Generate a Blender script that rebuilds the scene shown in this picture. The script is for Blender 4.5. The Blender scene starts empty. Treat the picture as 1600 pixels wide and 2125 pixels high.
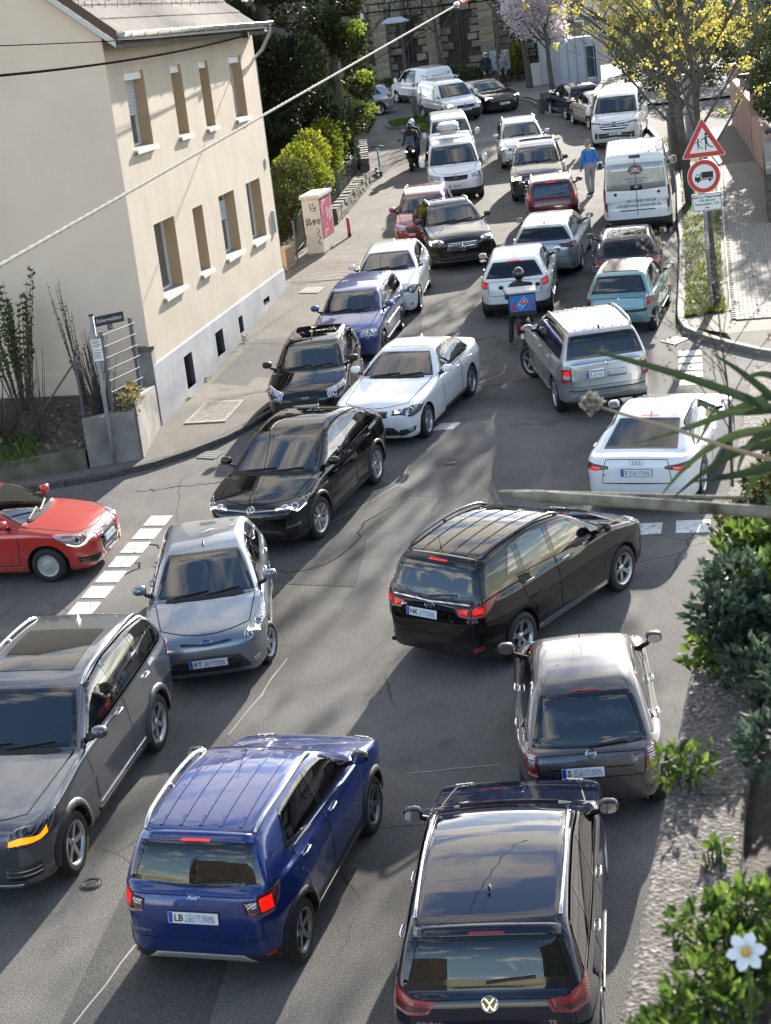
import bpy, bmesh, math, random
import numpy as np
from mathutils import Matrix, Vector, Euler
R_ = math.radians
random.seed(7); RNG = np.random.default_rng(7)
scene = bpy.context.scene
COL = scene.collection
# ---------------------------------------------------------------- camera, sky, sun, exposure
SLOPE = R_(3.55)                                   # the street climbs away from the camera
RX = Matrix.Rotation(SLOPE, 4, 'X')
def rd(x, y, z=0.0):                               # point given on the inclined street -> world
 return RX @ Vector((x, y, z))
CAM_F, CAM_H, CAM_P, CAM_R = 3662.4,9.783,0.328844,-0.121267
_cp, _sp, _cr, _sr = math.cos(CAM_P), math.sin(CAM_P), math.cos(CAM_R), math.sin(CAM_R)
_fw = Vector((0, _cp, -_sp)); _up = Vector((0, _sp, _cp)); _ri = Vector((1,0,0))
_r2 = _ri * _cr + _up * _sr; _u2 = _up * _cr - _ri * _sr
M = Matrix((_r2, _u2,-_fw)).transposed().to_4x4(); M.translation = Vector((0,0, CAM_H))
cd = bpy.data.cameras.new('camera'); cam = bpy.data.objects.new('camera', cd); COL.objects.link(cam)
cam.matrix_world = RX @ M
cd.sensor_fit = 'HORIZONTAL'; cd.sensor_width = 36; cd.lens = 36 * CAM_F / 1600
cd.clip_start = 0.1; cd.clip_end = 2000
cd.dof.use_dof = True; cd.dof.focus_distance = 27; cd.dof.aperture_fstop = 10
scene.camera = cam
SUN_EL, SUN_AZ = R_(20.0), math.atan2(0.33,0.944)  # azimuth measured from +Y towards +X
w = bpy.data.worlds.new('World'); scene.world = w; w.use_nodes = True
nt = w.node_tree; nt.nodes.clear()
def wn(t, **k):
 n = nt.nodes.new(t)
 for a, b in k.items(): setattr(n, a, b)
 return n
sky = wn('ShaderNodeTexSky', sky_type='NISHITA', sun_disc=False, sun_elevation=SUN_EL, sun_rotation=SUN_AZ,
         air_density=1.0, dust_density=0.35, ozone_density=1.6, altitude=250)
tc = wn('ShaderNodeTexCoord'); sx = wn('ShaderNodeSeparateXYZ'); nt.links.new(tc.outputs['Generated'], sx.inputs[0])
zz = wn('ShaderNodeMath', operation='MAXIMUM'); zz.inputs[1].default_value = 0.0; nt.links.new(sx.outputs['Z'], zz.inputs[0])
za = wn('ShaderNodeMath', operation='ADD'); za.inputs[1].default_value = 0.22; nt.links.new(zz.outputs[0], za.inputs[0])
dv = wn('ShaderNodeVectorMath', operation='DIVIDE'); cz = wn('ShaderNodeCombineXYZ')
for i in range(3): nt.links.new(za.outputs[0], cz.inputs[i])
nt.links.new(tc.outputs['Generated'], dv.inputs[0]); nt.links.new(cz.outputs[0], dv.inputs[1])
no = wn('ShaderNodeTexNoise'); no.inputs['Scale'].default_value = 3.6; no.inputs['Detail'].default_value = 7; no.inputs['Roughness'].default_value = 0.58
no.inputs['Distortion'].default_value = 0.35; nt.links.new(dv.outputs[0], no.inputs['Vector'])
cr = wn('ShaderNodeValToRGB'); cr.color_ramp.elements[0].position = 0.50; cr.color_ramp.elements[1].position = 0.60
cr.color_ramp.elements[0].color = (0,0,0,1); cr.color_ramp.elements[1].color = (1,1,1,1); cb = wn('ShaderNodeMath', operation='MULTIPLY_ADD'); cb.inputs[1].default_value = 0.07; nt.links.new(sx.outputs['Y'], cb.inputs[0]); nt.links.new(no.outputs['Fac'], cb.inputs[2]); nt.links.new(cb.outputs[0], cr.inputs[0])   # cloud thins out away from the sun side
# clouds take the sky's own brightness (bright towards the sun) and lose its blue
bw = wn('ShaderNodeRGBToBW'); nt.links.new(sky.outputs[0], bw.inputs[0])
cl = wn('ShaderNodeVectorMath', operation='SCALE'); cl.inputs[0].default_value = (1.0,0.93,0.82)
ca = wn('ShaderNodeMath', operation='MULTIPLY_ADD'); ca.inputs[1].default_value = 1.5; ca.inputs[2].default_value = 3.0
nt.links.new(bw.outputs[0], ca.inputs[0]); nt.links.new(ca.outputs[0], cl.inputs['Scale'])
gz = wn('ShaderNodeMath', operation='GREATER_THAN'); gz.inputs[1].default_value = 0.0; nt.links.new(sx.outputs['Z'], gz.inputs[0])
cm = wn('ShaderNodeMath', operation='MULTIPLY'); nt.links.new(cr.outputs[0], cm.inputs[0]); nt.links.new(gz.outputs[0], cm.inputs[1])
mx = wn('ShaderNodeMixRGB'); nt.links.new(cm.outputs[0], mx.inputs[0]); nt.links.new(sky.outputs[0], mx.inputs[1]); nt.links.new(cl.outputs[0], mx.inputs[2])
bg = wn('ShaderNodeBackground'); bg.inputs[1].default_value = 0.115; nt.links.new(mx.outputs[0], bg.inputs[0])
wo = wn('ShaderNodeOutputWorld'); nt.links.new(bg.outputs[0], wo.inputs[0])
sl = bpy.data.lights.new('sun', 'SUN'); sun = bpy.data.objects.new('sun', sl); COL.objects.link(sun)
sl.energy = 5.0; sl.angle = R_(0.53); sl.color = (1.0,0.93,0.83)
_sd = Vector((math.sin(SUN_AZ) * math.cos(SUN_EL), math.cos(SUN_AZ) * math.cos(SUN_EL), math.sin(SUN_EL)))
sun.rotation_euler = (-_sd).to_track_quat('-Z', 'Y').to_euler(); sun.location = _sd * 60
vs = scene.view_settings; vs.view_transform = 'Standard'; vs.look = 'None'; vs.gamma = 1; vs.use_curve_mapping = False
vs.exposure = 1.62
scene.render.engine = 'CYCLES'; scene.render.resolution_x = 771; scene.render.resolution_y = 1024
scene.cycles.max_bounces = 8; scene.cycles.transparent_max_bounces = 12; scene.cycles.caustics_reflective = False; scene.cycles.caustics_refractive = False
# ---------------------------------------------------------------- materials
MATS = {}
def mat(name, col=(.5,.5,.5), rough=.6, metal=0., coat=0., spec=.5, emit=None, es=0., coatr=.03, alpha=None, subsurf=None):
 if name in MATS: return MATS[name]
 m = bpy.data.materials.new(name); m.use_nodes = True; MATS[name] = m
 b = m.node_tree.nodes['Principled BSDF']
 b.inputs['Base Color'].default_value = (*col, 1); b.inputs['Roughness'].default_value = rough; b.inputs['Metallic'].default_value = metal
 b.inputs['Coat Weight'].default_value = coat; b.inputs['Coat Roughness'].default_value = coatr; b.inputs['Specular IOR Level'].default_value = spec
 if emit: b.inputs['Emission Color'].default_value = (*emit, 1); b.inputs['Emission Strength'].default_value = es
 return m
class NT:                                           # tiny node helper
 def __init__(s, m): s.m = m; s.t = m.node_tree; s.b = s.t.nodes['Principled BSDF']; s.tc = None
 def n(s, t, ins=None, **k):
  x = s.t.nodes.new(t)
  for a, v in k.items(): setattr(x, a, v)
  for a, v in (ins or {}).items():
   if hasattr(v, 'is_linked') or isinstance(v, bpy.types.NodeSocket): s.t.links.new(v, x.inputs[a])
   else: x.inputs[a].default_value = v
  return x
 def co(s, kind='Object'):
  if not s.tc: s.tc = s.n('ShaderNodeTexCoord')
  return s.tc.outputs[kind]
 def noise(s, scale, detail=4, rough=.55, vec=None, dist=0.):
  return s.n('ShaderNodeTexNoise', {'Vector': vec or s.co(), 'Scale': scale, 'Detail': detail, 'Roughness': rough, 'Distortion': dist}).outputs['Fac']
 def vor(s, scale, vec=None, feature='F1', out='Distance'):
  return s.n('ShaderNodeTexVoronoi', {'Vector': vec or s.co(), 'Scale': scale}, feature=feature).outputs[out]
 def ramp(s, fac, stops):
  r = s.n('ShaderNodeValToRGB', {0: fac}); e = r.color_ramp.elements
  while len(e) < len(stops): e.new(.5)
  for q, (p, c) in zip(e, stops):
   q.position = p; q.color = (*c, 1) if len(c) == 3 else c
  return r.outputs[0]
 def mix(s, f, a, b, mode='MIX'):
  x = s.n('ShaderNodeMixRGB', blend_type=mode)
  for i, v in enumerate((f, a, b)):
   if isinstance(v, bpy.types.NodeSocket): s.t.links.new(v, x.inputs[i])
   else: x.inputs[i].default_value = v if i == 0 else ((*v, 1) if len(v) == 3 else v)
  return x.outputs[0]
 def math(s, op, a, b=0.):
  x = s.n('ShaderNodeMath', operation=op)
  for i, v in enumerate((a, b)):
   if isinstance(v, bpy.types.NodeSocket): s.t.links.new(v, x.inputs[i])
   else: x.inputs[i].default_value = v
  return x.outputs[0]
 def bump(s, h, st=.3, d=.02):
  x = s.n('ShaderNodeBump', {'Height': h, 'Strength': st, 'Distance': d}); s.t.links.new(x.outputs[0], s.b.inputs['Normal']); return x
 def set(s, k, v): s.t.links.new(v, s.b.inputs[k])
def nmat(name, stops, scale=4, detail=5, rough=.85, bump=.3, bscale=40, bd=.01, extra=None):
 """diffuse surface: noise ramp colour + fine bump"""
 if name in MATS: return MATS[name]
 m = mat(name, rough=rough); t = NT(m)
 c = t.ramp(t.noise(scale, detail), stops)
 if extra: c = extra(t, c)
 t.set('Base Color', c); t.bump(t.noise(bscale, 4), bump, bd); return m
def glassmat(name, tint, rough=0.0, ior=2.1):
 if name in MATS: return MATS[name]
 m = bpy.data.materials.new(name); m.use_nodes = True; MATS[name] = m; t = m.node_tree; t.nodes.clear()
 tr = t.nodes.new('ShaderNodeBsdfTransparent'); tr.inputs[0].default_value = (*tint, 1)
 g = t.nodes.new('ShaderNodeBsdfGlossy'); g.inputs['Roughness'].default_value = rough; g.inputs[0].default_value = (1,1,1,1)
 f = t.nodes.new('ShaderNodeFresnel'); f.inputs[0].default_value = ior
 x = t.nodes.new('ShaderNodeMixShader'); o = t.nodes.new('ShaderNodeOutputMaterial')
 t.links.new(f.outputs[0], x.inputs[0]); t.links.new(tr.outputs[0], x.inputs[1]); t.links.new(g.outputs[0], x.inputs[2]); t.links.new(x.outputs[0], o.inputs[0])
 return m
# ---------------------------------------------------------------- mesh helpers
class MB:
 def __init__(s): s.v = []; s.f = []
 def add(s, v, f):
  o = len(s.v); s.v += [tuple(p) for p in v]; s.f += [tuple(i + o for i in q) for q in f]; return s
 def box(s, c, d, rot=None, mt=None):
  x, y, z = d[0] / 2, d[1] / 2, d[2] / 2
  v = [Vector((a * x, b * y, e * z)) for a in (-1,1) for b in (-1,1) for e in (-1,1)]
  if rot is not None: v = [rot @ p for p in v]
  v = [p + Vector(c) for p in v]
  return s.add(v, [(0,1,3,2),(4,6,7,5),(0,4,5,1),(2,3,7,6),(0,2,6,4),(1,5,7,3)])
 def prism(s, poly, z0, z1):                    # poly: list of (x,y) counter-clockwise
  n = len(poly); v = [(p[0], p[1], z0) for p in poly] + [(p[0], p[1], z1) for p in poly]
  return s.add(v, [tuple(range(n))[::-1], tuple(range(n, 2 * n))] + [(i, (i + 1) % n, n + (i + 1) % n, n + i) for i in range(n)])
 def quadprism(s, a, b, c, d, off):             # quad extruded by a vector
  a, b, c, d, off = map(Vector, (a, b, c, d, off))
  return s.add([a, b, c, d, a + off, b + off, c + off, d + off],[(0,3,2,1),(4,5,6,7),(0,1,5,4),(1,2,6,5),(2,3,7,6),(3,0,4,7)])
 def tube(s, pts, r, n=8, caps=True):
  pts = [Vector(p) for p in pts]; m = len(pts); rr = r if hasattr(r, '__len__') else [r] * m
  o = len(s.v); prev = None
  for i, p in enumerate(pts):
   t = (pts[min(i + 1, m - 1)] - pts[max(i - 1,0)]).normalized()
   if prev is None:
    a = t.orthogonal().normalized()
   else:
    a = (prev - t * prev.dot(t)).normalized()
   prev = a; b = t.cross(a)
   for k in range(n):
    an = 2 * math.pi * k / n; s.v.append(tuple(p + (a * math.cos(an) + b * math.sin(an)) * rr[i]))
  for i in range(m - 1):
   for k in range(n):
    s.f.append((o + i * n + k, o + i * n + (k + 1) % n, o + (i + 1) * n + (k + 1) % n, o + (i + 1) * n + k))
  if caps:
   s.f.append(tuple(o + k for k in range(n))[::-1]); s.f.append(tuple(o + (m - 1) * n + k for k in range(n)))
  return s
 def lathe(s, prof, n=24, M=None, close=False):  # prof: (r, h) about local Z
  o = len(s.v); m = len(prof)
  for i in range(n):
   a = 2 * math.pi * i / n; ca, sa = math.cos(a), math.sin(a)
   for r, h in prof:
    p = Vector((r * ca, r * sa, h)); s.v.append(tuple(M @ p if M else p))
  for i in range(n):
   j = (i + 1) % n
   for k in range(m - 1 + (1 if close else 0)):
    k2 = (k + 1) % m; s.f.append((o + i * m + k, o + j * m + k, o + j * m + k2, o + i * m + k2))
  return s
 def ell(s, c, r, n=12, m=8, e=1.0, rot=None):   # super-ellipsoid
  o = len(s.v); pw = lambda t, q: math.copysign(abs(t) ** q, t)
  for j in range(m + 1):
   ph = -math.pi / 2 + math.pi * j / m
   for i in range(n):
    th = 2 * math.pi * i / n
    p = Vector((r[0] * pw(math.cos(ph), e) * pw(math.cos(th), e), r[1] * pw(math.cos(ph), e) * pw(math.sin(th), e), r[2] * pw(math.sin(ph), e)))
    if rot is not None: p = rot @ p
    s.v.append(tuple(p + Vector(c)))
  for j in range(m):
   for i in range(n):
    s.f.append((o + j * n + i, o + j * n + (i + 1) % n, o + (j + 1) * n + (i + 1) % n, o + (j + 1) * n + i))
  return s
 def mesh(s, name, m=None, smooth=False):
  me = bpy.data.meshes.new(name); me.from_pydata(s.v, [], s.f); me.validate()
  if m: me.materials.append(m)
  if smooth: me.polygons.foreach_set('use_smooth', [True] * len(me.polygons))
  me.update(); return me
 def build(s, name, m=None, parent=None, smooth=False, mw=None):
  return link(name, s.mesh(name, m, smooth), parent, mw)
def link(name, data, parent=None, mw=None):
 o = bpy.data.objects.new(name, data); COL.objects.link(o)
 if parent: o.parent = parent
 if mw is not None: o.matrix_basis = mw
 return o
def tag(o, label=None, cat=None, group=None, kind=None):
 if label: o['label'] = label
 if cat: o['category'] = cat
 if group: o['group'] = group
 if kind: o['kind'] = kind
 return o
def empty(name, mw=None):
 o = bpy.data.objects.new(name, None); COL.objects.link(o); o.empty_display_size = .1
 if mw is not None: o.matrix_basis = mw
 return o
def frame_road(x, y, h=0.0, z=0.0): return RX @ Matrix.Translation((x, y, z)) @ Matrix.Rotation(h, 4, 'Z')
def frame_up(x, y, h=0.0, z=0.0):                    # upright thing whose foot is on the street plane
 return Matrix.Translation(rd(x, y, 0) + Vector((0,0, z))) @ Matrix.Rotation(h, 4, 'Z')
_fontcache = {}
def text_mesh(s, size=1.0, align='CENTER', bold=0.0):
 k = (s, size, align, bold)
 if k in _fontcache: return _fontcache[k]
 c = bpy.data.curves.new('lettering', 'FONT'); c.body = s; c.size = size; c.align_x = align; c.align_y = 'CENTER'; c.resolution_u = 2
 c.offset = bold
 o = bpy.data.objects.new('lettering', c); COL.objects.link(o)
 me = bpy.data.meshes.new_from_object(o); bpy.data.objects.remove(o); bpy.data.curves.remove(c)
 _fontcache[k] = me; return me
# ================================================================ car bodies: signed-distance shapes turned into meshes
def fillet(pts, d, n=5):
 out = []; m = len(pts)
 for i in range(m):
  p = np.array(pts[i][:2], float); r = pts[i][2] if len(pts[i]) > 2 else d
  a = np.array(pts[i - 1][:2], float); b = np.array(pts[(i + 1) % m][:2], float)
  la, lb = np.linalg.norm(a - p), np.linalg.norm(b - p)
  if r <= 1e-6 or la < 1e-6 or lb < 1e-6: out.append(p); continue
  A = p + (a - p) / la * min(r, .48 * la); B = p + (b - p) / lb * min(r, .48 * lb)
  for t in np.linspace(0,1, n): out.append((1 - t) ** 2 * A + 2 * t * (1 - t) * p + t * t * B)
 return np.array(out)
class Tab:                                           # tabulated 2D signed distance of a polygon
 def __init__(s, poly, res=.03, pad=.3):
  a = poly; b = np.roll(poly, -1,0); lo = poly.min(0) - pad; hi = poly.max(0) + pad
  s.lo, s.res = lo, res; nx, ny = (np.ceil((hi - lo) / res).astype(int) + 1)
  X, Y = np.meshgrid(lo[0] + res * np.arange(nx), lo[1] + res * np.arange(ny), indexing='ij')
  P = np.stack([X.ravel(), Y.ravel()],1); best = np.full(len(P),1e9); ins = np.zeros(len(P), bool)
  for i in range(len(a)):
   e = b[i] - a[i]; ll = e @ e
   if ll < 1e-12: continue
   w_ = P - a[i]; t = np.clip(w_ @ e / ll, 0,1); dd = w_ - t[:, None] * e
   best = np.minimum(best, dd[:, 0] ** 2 + dd[:, 1] ** 2)
   c = (a[i, 1] > P[:, 1]) != (b[i, 1] > P[:, 1])
   if abs(e[1]) > 1e-12: ins ^= c & (P[:, 0] < e[0] * (P[:, 1] - a[i, 1]) / e[1] + a[i, 0])
  D = (np.sqrt(best) * np.where(ins, -1,1)).reshape(nx, ny)
  k = np.array([.25,.5,.25])
  for _ in range(2):
   D = np.pad(D, 1, 'edge'); D = D[:-2] * k[0] + D[1:-1] * k[1] + D[2:] * k[2]; D = D[:, :-2] * k[0] + D[:, 1:-1] * k[1] + D[:, 2:] * k[2]
  s.D = D.astype(np.float32); s.nx, s.ny = nx, ny
 def __call__(s, x, y):
  u = np.clip((x - s.lo[0]) / s.res, 0, s.nx - 1.001); v = np.clip((y - s.lo[1]) / s.res, 0, s.ny - 1.001)
  i = u.astype(np.int32); j = v.astype(np.int32); fu = u - i; fv = v - j; D = s.D
  return (D[i, j] * (1 - fu) + D[i + 1, j] * fu) * (1 - fv) + (D[i, j + 1] * (1 - fu) + D[i + 1, j + 1] * fu) * fv
def smax(a, b, k): h = np.clip(.5 + .5 * (a - b) / k, 0,1); return b + (a - b) * h + k * h * (1 - h)
def smin(a, b, k): return -smax(-a, -b, k)
_E = [((0,0,0),(1,0,0)),((0,1,0),(1,1,0)),((0,0,1),(1,0,1)),((0,1,1),(1,1,1)),((0,0,0),(0,1,0)),((1,0,0),(1,1,0)),((0,0,1),(0,1,1)),((1,0,1),(1,1,1)),
      ((0,0,0),(0,0,1)),((1,0,0),(1,0,1)),((0,1,0),(0,1,1)),((1,1,0),(1,1,1))]
def surf_nets(V, lo, h):
 S = V < 0; n = np.array(V.shape)
 cnt = np.zeros(n - 1, np.int8)
 for a in (0,1):
  for b in (0,1):
   for c in (0,1): cnt += S[a:n[0] - 1 + a, b:n[1] - 1 + b, c:n[2] - 1 + c]
 act = (cnt > 0) & (cnt < 8); I = np.argwhere(act); idx = np.full(n - 1,-1, np.int32); idx[act] = np.arange(len(I))
 acc = np.zeros((len(I),3)); num = np.zeros(len(I))
 for p, q in _E:
  p, q = np.array(p), np.array(q); A = I + p; B = I + q
  va = V[A[:, 0], A[:, 1], A[:, 2]]; vb = V[B[:, 0], B[:, 1], B[:, 2]]; m = (va < 0) != (vb < 0)
  t = np.where(m, va / np.where(m, va - vb, 1),0)
  acc += (p + (q - p) * t[:, None]) * m[:, None]; num += m
 P = lo + h * (I + acc / num[:, None]); Q = []
 for ax in range(3):
  s0 = [slice(None)] * 3; s1 = [slice(None)] * 3; s0[ax] = slice(0,-1); s1[ax] = slice(1, None)
  a, b = S[tuple(s0)], S[tuple(s1)]; E = np.argwhere(a != b); fl = a[a != b]
  u, v = (ax + 1) % 3,(ax + 2) % 3
  ok = (E[:, u] > 0) & (E[:, v] > 0) & (E[:, u] < n[u] - 1) & (E[:, v] < n[v] - 1); E, fl = E[ok], fl[ok]
  du = np.zeros(3, int); du[u] = 1; dw = np.zeros(3, int); dw[v] = 1
  g = lambda e: idx[e[:, 0], e[:, 1], e[:, 2]]
  q = np.stack([g(E - du - dw), g(E - dw), g(E), g(E - du)],1)
  q[~fl] = q[~fl][:, ::-1]; Q.append(q)
 return P, np.concatenate(Q)
def inpoly(px, py, poly):
 r = np.zeros(len(px), bool); n = len(poly)
 for i in range(n):
  x0, y0 = poly[i]; x1, y1 = poly[(i + 1) % n]
  if abs(y1 - y0) < 1e-9: continue
  c = (y0 > py) != (y1 > py); r ^= c & (px < (x1 - x0) * (py - y0) / (y1 - y0) + x0)
 return r
def poly_eval(pl, n):                                # resample polyline (k,3) to n points by arc length
 pl = np.array(pl, float); d = np.r_[0, np.cumsum(np.linalg.norm(np.diff(pl, axis=0), axis=1))]; t = np.linspace(0, d[-1], n)
 return np.stack([np.interp(t, d, pl[:, k]) for k in range(pl.shape[1])],1)
def mesh_np(name, V, F, m, smooth=True, normals=None):
 me = bpy.data.meshes.new(name); F = np.asarray(F)
 me.vertices.add(len(V)); me.vertices.foreach_set('co', np.asarray(V, np.float32).ravel())
 k = F.shape[1]; me.loops.add(F.size); me.loops.foreach_set('vertex_index', F.ravel().astype(np.int32))
 me.polygons.add(len(F)); me.polygons.foreach_set('loop_start', np.arange(0, F.size, k, dtype=np.int32))
 me.polygons.foreach_set('use_smooth', np.full(len(F), smooth)); me.update(calc_edges=True)
 if m: me.materials.append(m)
 if normals is not None: me.normals_split_custom_set_from_vertices(np.asarray(normals, np.float32).tolist())
 return me
def compact(V, F, N=None):
 u, inv = np.unique(F, return_inverse=True); return V[u], inv.reshape(F.shape),(N[u] if N is not None else None)
PLASTIC = mat('black_plastic', (.018,.018,.019),.55); RUBBER = mat('tyre_rubber', (.014,.014,.014),.75)
GLOSSB = mat('gloss_black_trim', (.008,.008,.009),.08, coat=.6); CHROME = mat('chrome', (.75,.75,.76),.12,1.0)
ALLOY = mat('alloy_rim', (.52,.53,.55),.32,.9); DARKALLOY = mat('dark_alloy_rim', (.05,.05,.055),.3,.7)
LINER = mat('cabin_cloth', (.022,.022,.024),.9); SEAT = mat('seat_cloth', (.045,.045,.05),.85); SEATG = mat('grey_seat_cloth', (.16,.17,.18),.85)
UNDER = mat('underbody', (.008,.008,.008),.9); SEAM = mat('panel_gap', (.004,.004,.004),.8)
TAILRED = mat('tail_lamp_red', (.32,.008,.01),.12, coat=1.0); TAILDARK = mat('tail_lamp_smoked', (.06,.004,.006),.12, coat=1.0)
TAILLIT = mat('tail_lamp_glow', (.34,.008,.008),.15, emit=(1,.012,.006), es=.30, coat=1.0)
LENSW = mat('clear_lamp_lens', (.45,.47,.5),.12,.5, coat=1.0); LENSD = mat('dark_lamp_lens', (.05,.053,.06),.06,.2, coat=1.0)
DRL = mat('white_running_light', (.9,.9,.85),.3, emit=(1,.93,.8), es=1.6); AMBER = mat('amber_indicator', (.9,.35,.02),.3, emit=(1,.13,.0), es=1.1)
WARM = mat('warm_head_lamp', (.9,.8,.6),.3, emit=(1,.62,.28), es=2.2)
PLATEW = mat('plate_white', (.78,.78,.75),.4); PLATEB = mat('plate_blue', (.01,.06,.42),.4); INK = mat('black_ink', (.012,.012,.012),.6)
def _lens(m, a, b, sc):                               # moulded optics behind the lamp cover
 t = NT(m); w_ = t.n('ShaderNodeTexWave', {'Vector': t.co(), 'Scale': sc, 'Distortion': 3.0, 'Detail': 2.0}, bands_direction='DIAGONAL').outputs['Fac']; t.set('Base Color', t.ramp(w_, [(.25, a),(.75, b)])); t.bump(w_, .5,.01)
_lens(TAILRED, (.15,.003,.005),(.42,.012,.014),22); _lens(TAILDARK, (.03,.002,.004),(.12,.006,.009),22); _lens(LENSW, (.10,.105,.115),(.66,.68,.7),14); _lens(LENSD, (.012,.013,.016),(.12,.125,.14),14)
def _smear():
 m = mat('wiped_plate', (.5,.6,.75),.5); t = NT(m)
 t.set('Base Color', t.ramp(t.noise(38,5,.7),[(.38,(.16,.22,.36)),(.47,(.36,.44,.58)),(.55,(.62,.66,.70)),(.7,(.48,.54,.63))])); return m
SMEAR = _smear()
GLASS = glassmat('car_glass', (.22,.26,.27)); PRIV = glassmat('privacy_glass', (.03,.034,.04), ior=1.7); CLEARG = glassmat('clear_car_glass', (.55,.6,.58))
def paint(name, col, metal=.5, rough=.28):
 if name in MATS: return MATS[name]
 dk = max(col) < .05; m = mat(name, col, .5 if dk else rough, 0. if dk else metal, coat=1.0, coatr=.012, spec=0. if dk else .35); t = NT(m); m.node_tree.nodes['Principled BSDF'].inputs['Coat IOR'].default_value = 1.6
 # road film and dust: slightly duller, lighter patches
 d = t.ramp(t.noise(2.2,6,.65),[(.35,(0,0,0)),(.8,(1,1,1))])
 t.set('Base Color', t.mix(t.math('MULTIPLY', d, .006 if dk else .10), col, (.22,.2,.17)))
 sz_ = t.n('ShaderNodeSeparateXYZ', {0: t.co()}).outputs['Z']; mr = t.n('ShaderNodeMapRange', {0: sz_, 1: .62,2: .22}).outputs[0]; dirt = t.math('MULTIPLY', t.math('MULTIPLY', mr, t.ramp(t.noise(7,6,.7),[(.3,(.15,.15,.15)),(.7,(1,1,1))])),.55); t.set('Base Color', t.mix(dirt, t.b.inputs['Base Color'].links[0].from_socket, (.13,.115,.095)))
 t.set('Coat Weight', t.math('SUBTRACT', 1.0, dirt))
 t.set('Coat Roughness', t.math('MULTIPLY_ADD', d, .03)); t.t.nodes[-1].inputs[2].default_value = .01
 return m
class Car:
 def __init__(s, name, sp, x, y, head):
  s.sp = sp; s.P = P = dict(gc=.20, zn=.72, k=.06, kg=.09, bowf=.10, bowr=.06, crown=.035, tuck=1., wr=.60, wbelt=.06, tailx=.0, cladz=0, h=.034, hoodcrown=.05, noseround=1., tailround=1., floor_z=None)
  P.update(sp); L, W, H, WB, fo = P['L'], P['W'], P['H'], P['WB'], P['fo']
  s.L, s.W, s.H, s.WB, s.R = L, W, H, WB, P['R']; s.X0 = WB / 2 + fo; s.hw = W / 2
  s.root = empty(name, frame_road(x, y, head)); s.items = []; s.cuts = []
  s.paint = P['paint']; s.shape()
 def lx(s, xf): return s.X0 - xf
 # ---- shape
 def shape(s):
  P = s.P; L, W, H, gc, zn = s.L, s.W, s.H, P['gc'], P['zn']
  xc, zc = P['cowl']; xw, zw = P['wtop']; xe, ze = P['rend']; xg, zg = P['rglass']
  xt, zt = P.get('tail', (L - .04, zg - .10))
  fr = P.get('face', [(.13, gc - .01),(.03, gc + .07,.1),(0,.44,.12),(.03, zn - .12,.1)])
  rr = P.get('rface', [(L - .01, min(zt - .12,.75),.12),(L, .5,.1),(L - .05, gc + .14,.08),(L - .16, gc + .04)])
  A = fr + [(.12, zn, .16),(.40, zn + (zc - zn) * P.get('hoodb', .42),.4),(xc, zc, .1),(xg, zg, .25),(xt, zt, P.get('tailr', .12))] + rr
  s.TA = Tab(fillet(A, .1))
  n = P['noseround']; q = P['tailround']; hw = s.hw
  pl = [(0,.02),(0, hw * .58,.25),(.07 * n, hw * .80,.25),(.30 * n, hw * .955,.35),(.75, hw, .4),(L - .75, hw, .4),(L - .26 * q, hw * .955,.3),(L - .05 * q, hw * .80,.2),(L, hw * .55,.2),(L, .02)]
  pl = pl + [(a[0],-a[1]) + tuple(a[2:]) for a in pl[::-1]]
  s.TP = Tab(fillet(pl, .2))
  G = [(xc - .12, zc - .35,0),(xc, zc, .02),(xw, zw, .22)] + [tuple(p) for p in P.get('roof', [((xw + xe) / 2 - .15, H, .6)])] + [(xe, ze, P.get('rer', .2)),(xg, zg, .1),(xg + .02, zg - .4,0)]
  s.TG = Tab(fillet(G, .2)); s.zb = (zc + zg) / 2
  z = np.array([gc, gc + .10,.44,.56,.70,.80,.87, zc, 1.2,3.]) if zc > .9 else 0; t = np.array([.085,.030,.014,.016,.007,.0,.018, P['wbelt'], P['wbelt'] + .08, P['wbelt'] + .9]) * 1.0
  z = np.maximum.accumulate(z + np.arange(10) * 1e-4); t[:4] *= P['tuck']; zz_ = np.linspace(0,3,301); tt = np.interp(zz_, z, t); kk = np.ones(5) / 5; s.tz = np.convolve(np.pad(tt, 2, 'edge'), kk, 'valid')
  zb = P.get('beltz', (zc + zg) / 2); wb = hw - P['wbelt'] - .015; f = np.clip((zz_ - zb) / (H - zb),-1,1.3)
  s.tg = np.where(f < 0, f * .05,(wb - P['wr'] * 1.0) * (.80 * f + .20 * f ** 3)); s.wb = wb
  s.taper = P.get('taper', .05)
 def F(s, p):
  P = s.P; x = s.X0 - p[..., 0]; y = np.abs(p[..., 1]); z = p[..., 2]; y2 = y * y
  lo = s.TA(x, z + P['hoodcrown'] * y2 * np.clip((z - .55) / .25,0,1)); zi = np.clip(z / 3 * 300,0,299.99); i = zi.astype(np.int32); fr = zi - i
  tz = s.tz[i] * (1 - fr) + s.tz[i + 1] * fr; d = smax(lo, s.TP(x, y) + tz, P['k'])
  m = np.clip((x - P['wtop'][0]) / (P['rend'][0] - P['wtop'][0] + .01),0,1); m = m * m * (3 - 2 * m)
  xx = x + y2 * (-P['bowf'] * (1 - m) + P['bowr'] * m)
  g = s.TG(xx, z + P['crown'] * y2); tg = s.tg[i] * (1 - fr) + s.tg[i + 1] * fr
  xm = (P['cowl'][0] + P['rglass'][0]) / 2; hl = (P['rglass'][0] - P['cowl'][0]) / 2
  e = np.clip(np.abs(x - xm) / hl, 0,1.2); sd = y - s.wb + tg + s.taper * e * e
  g = smax(g, sd, P['kg']); d = smin(d, g, .035)
  Ra = s.R + P.get('archgap', .045)
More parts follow.
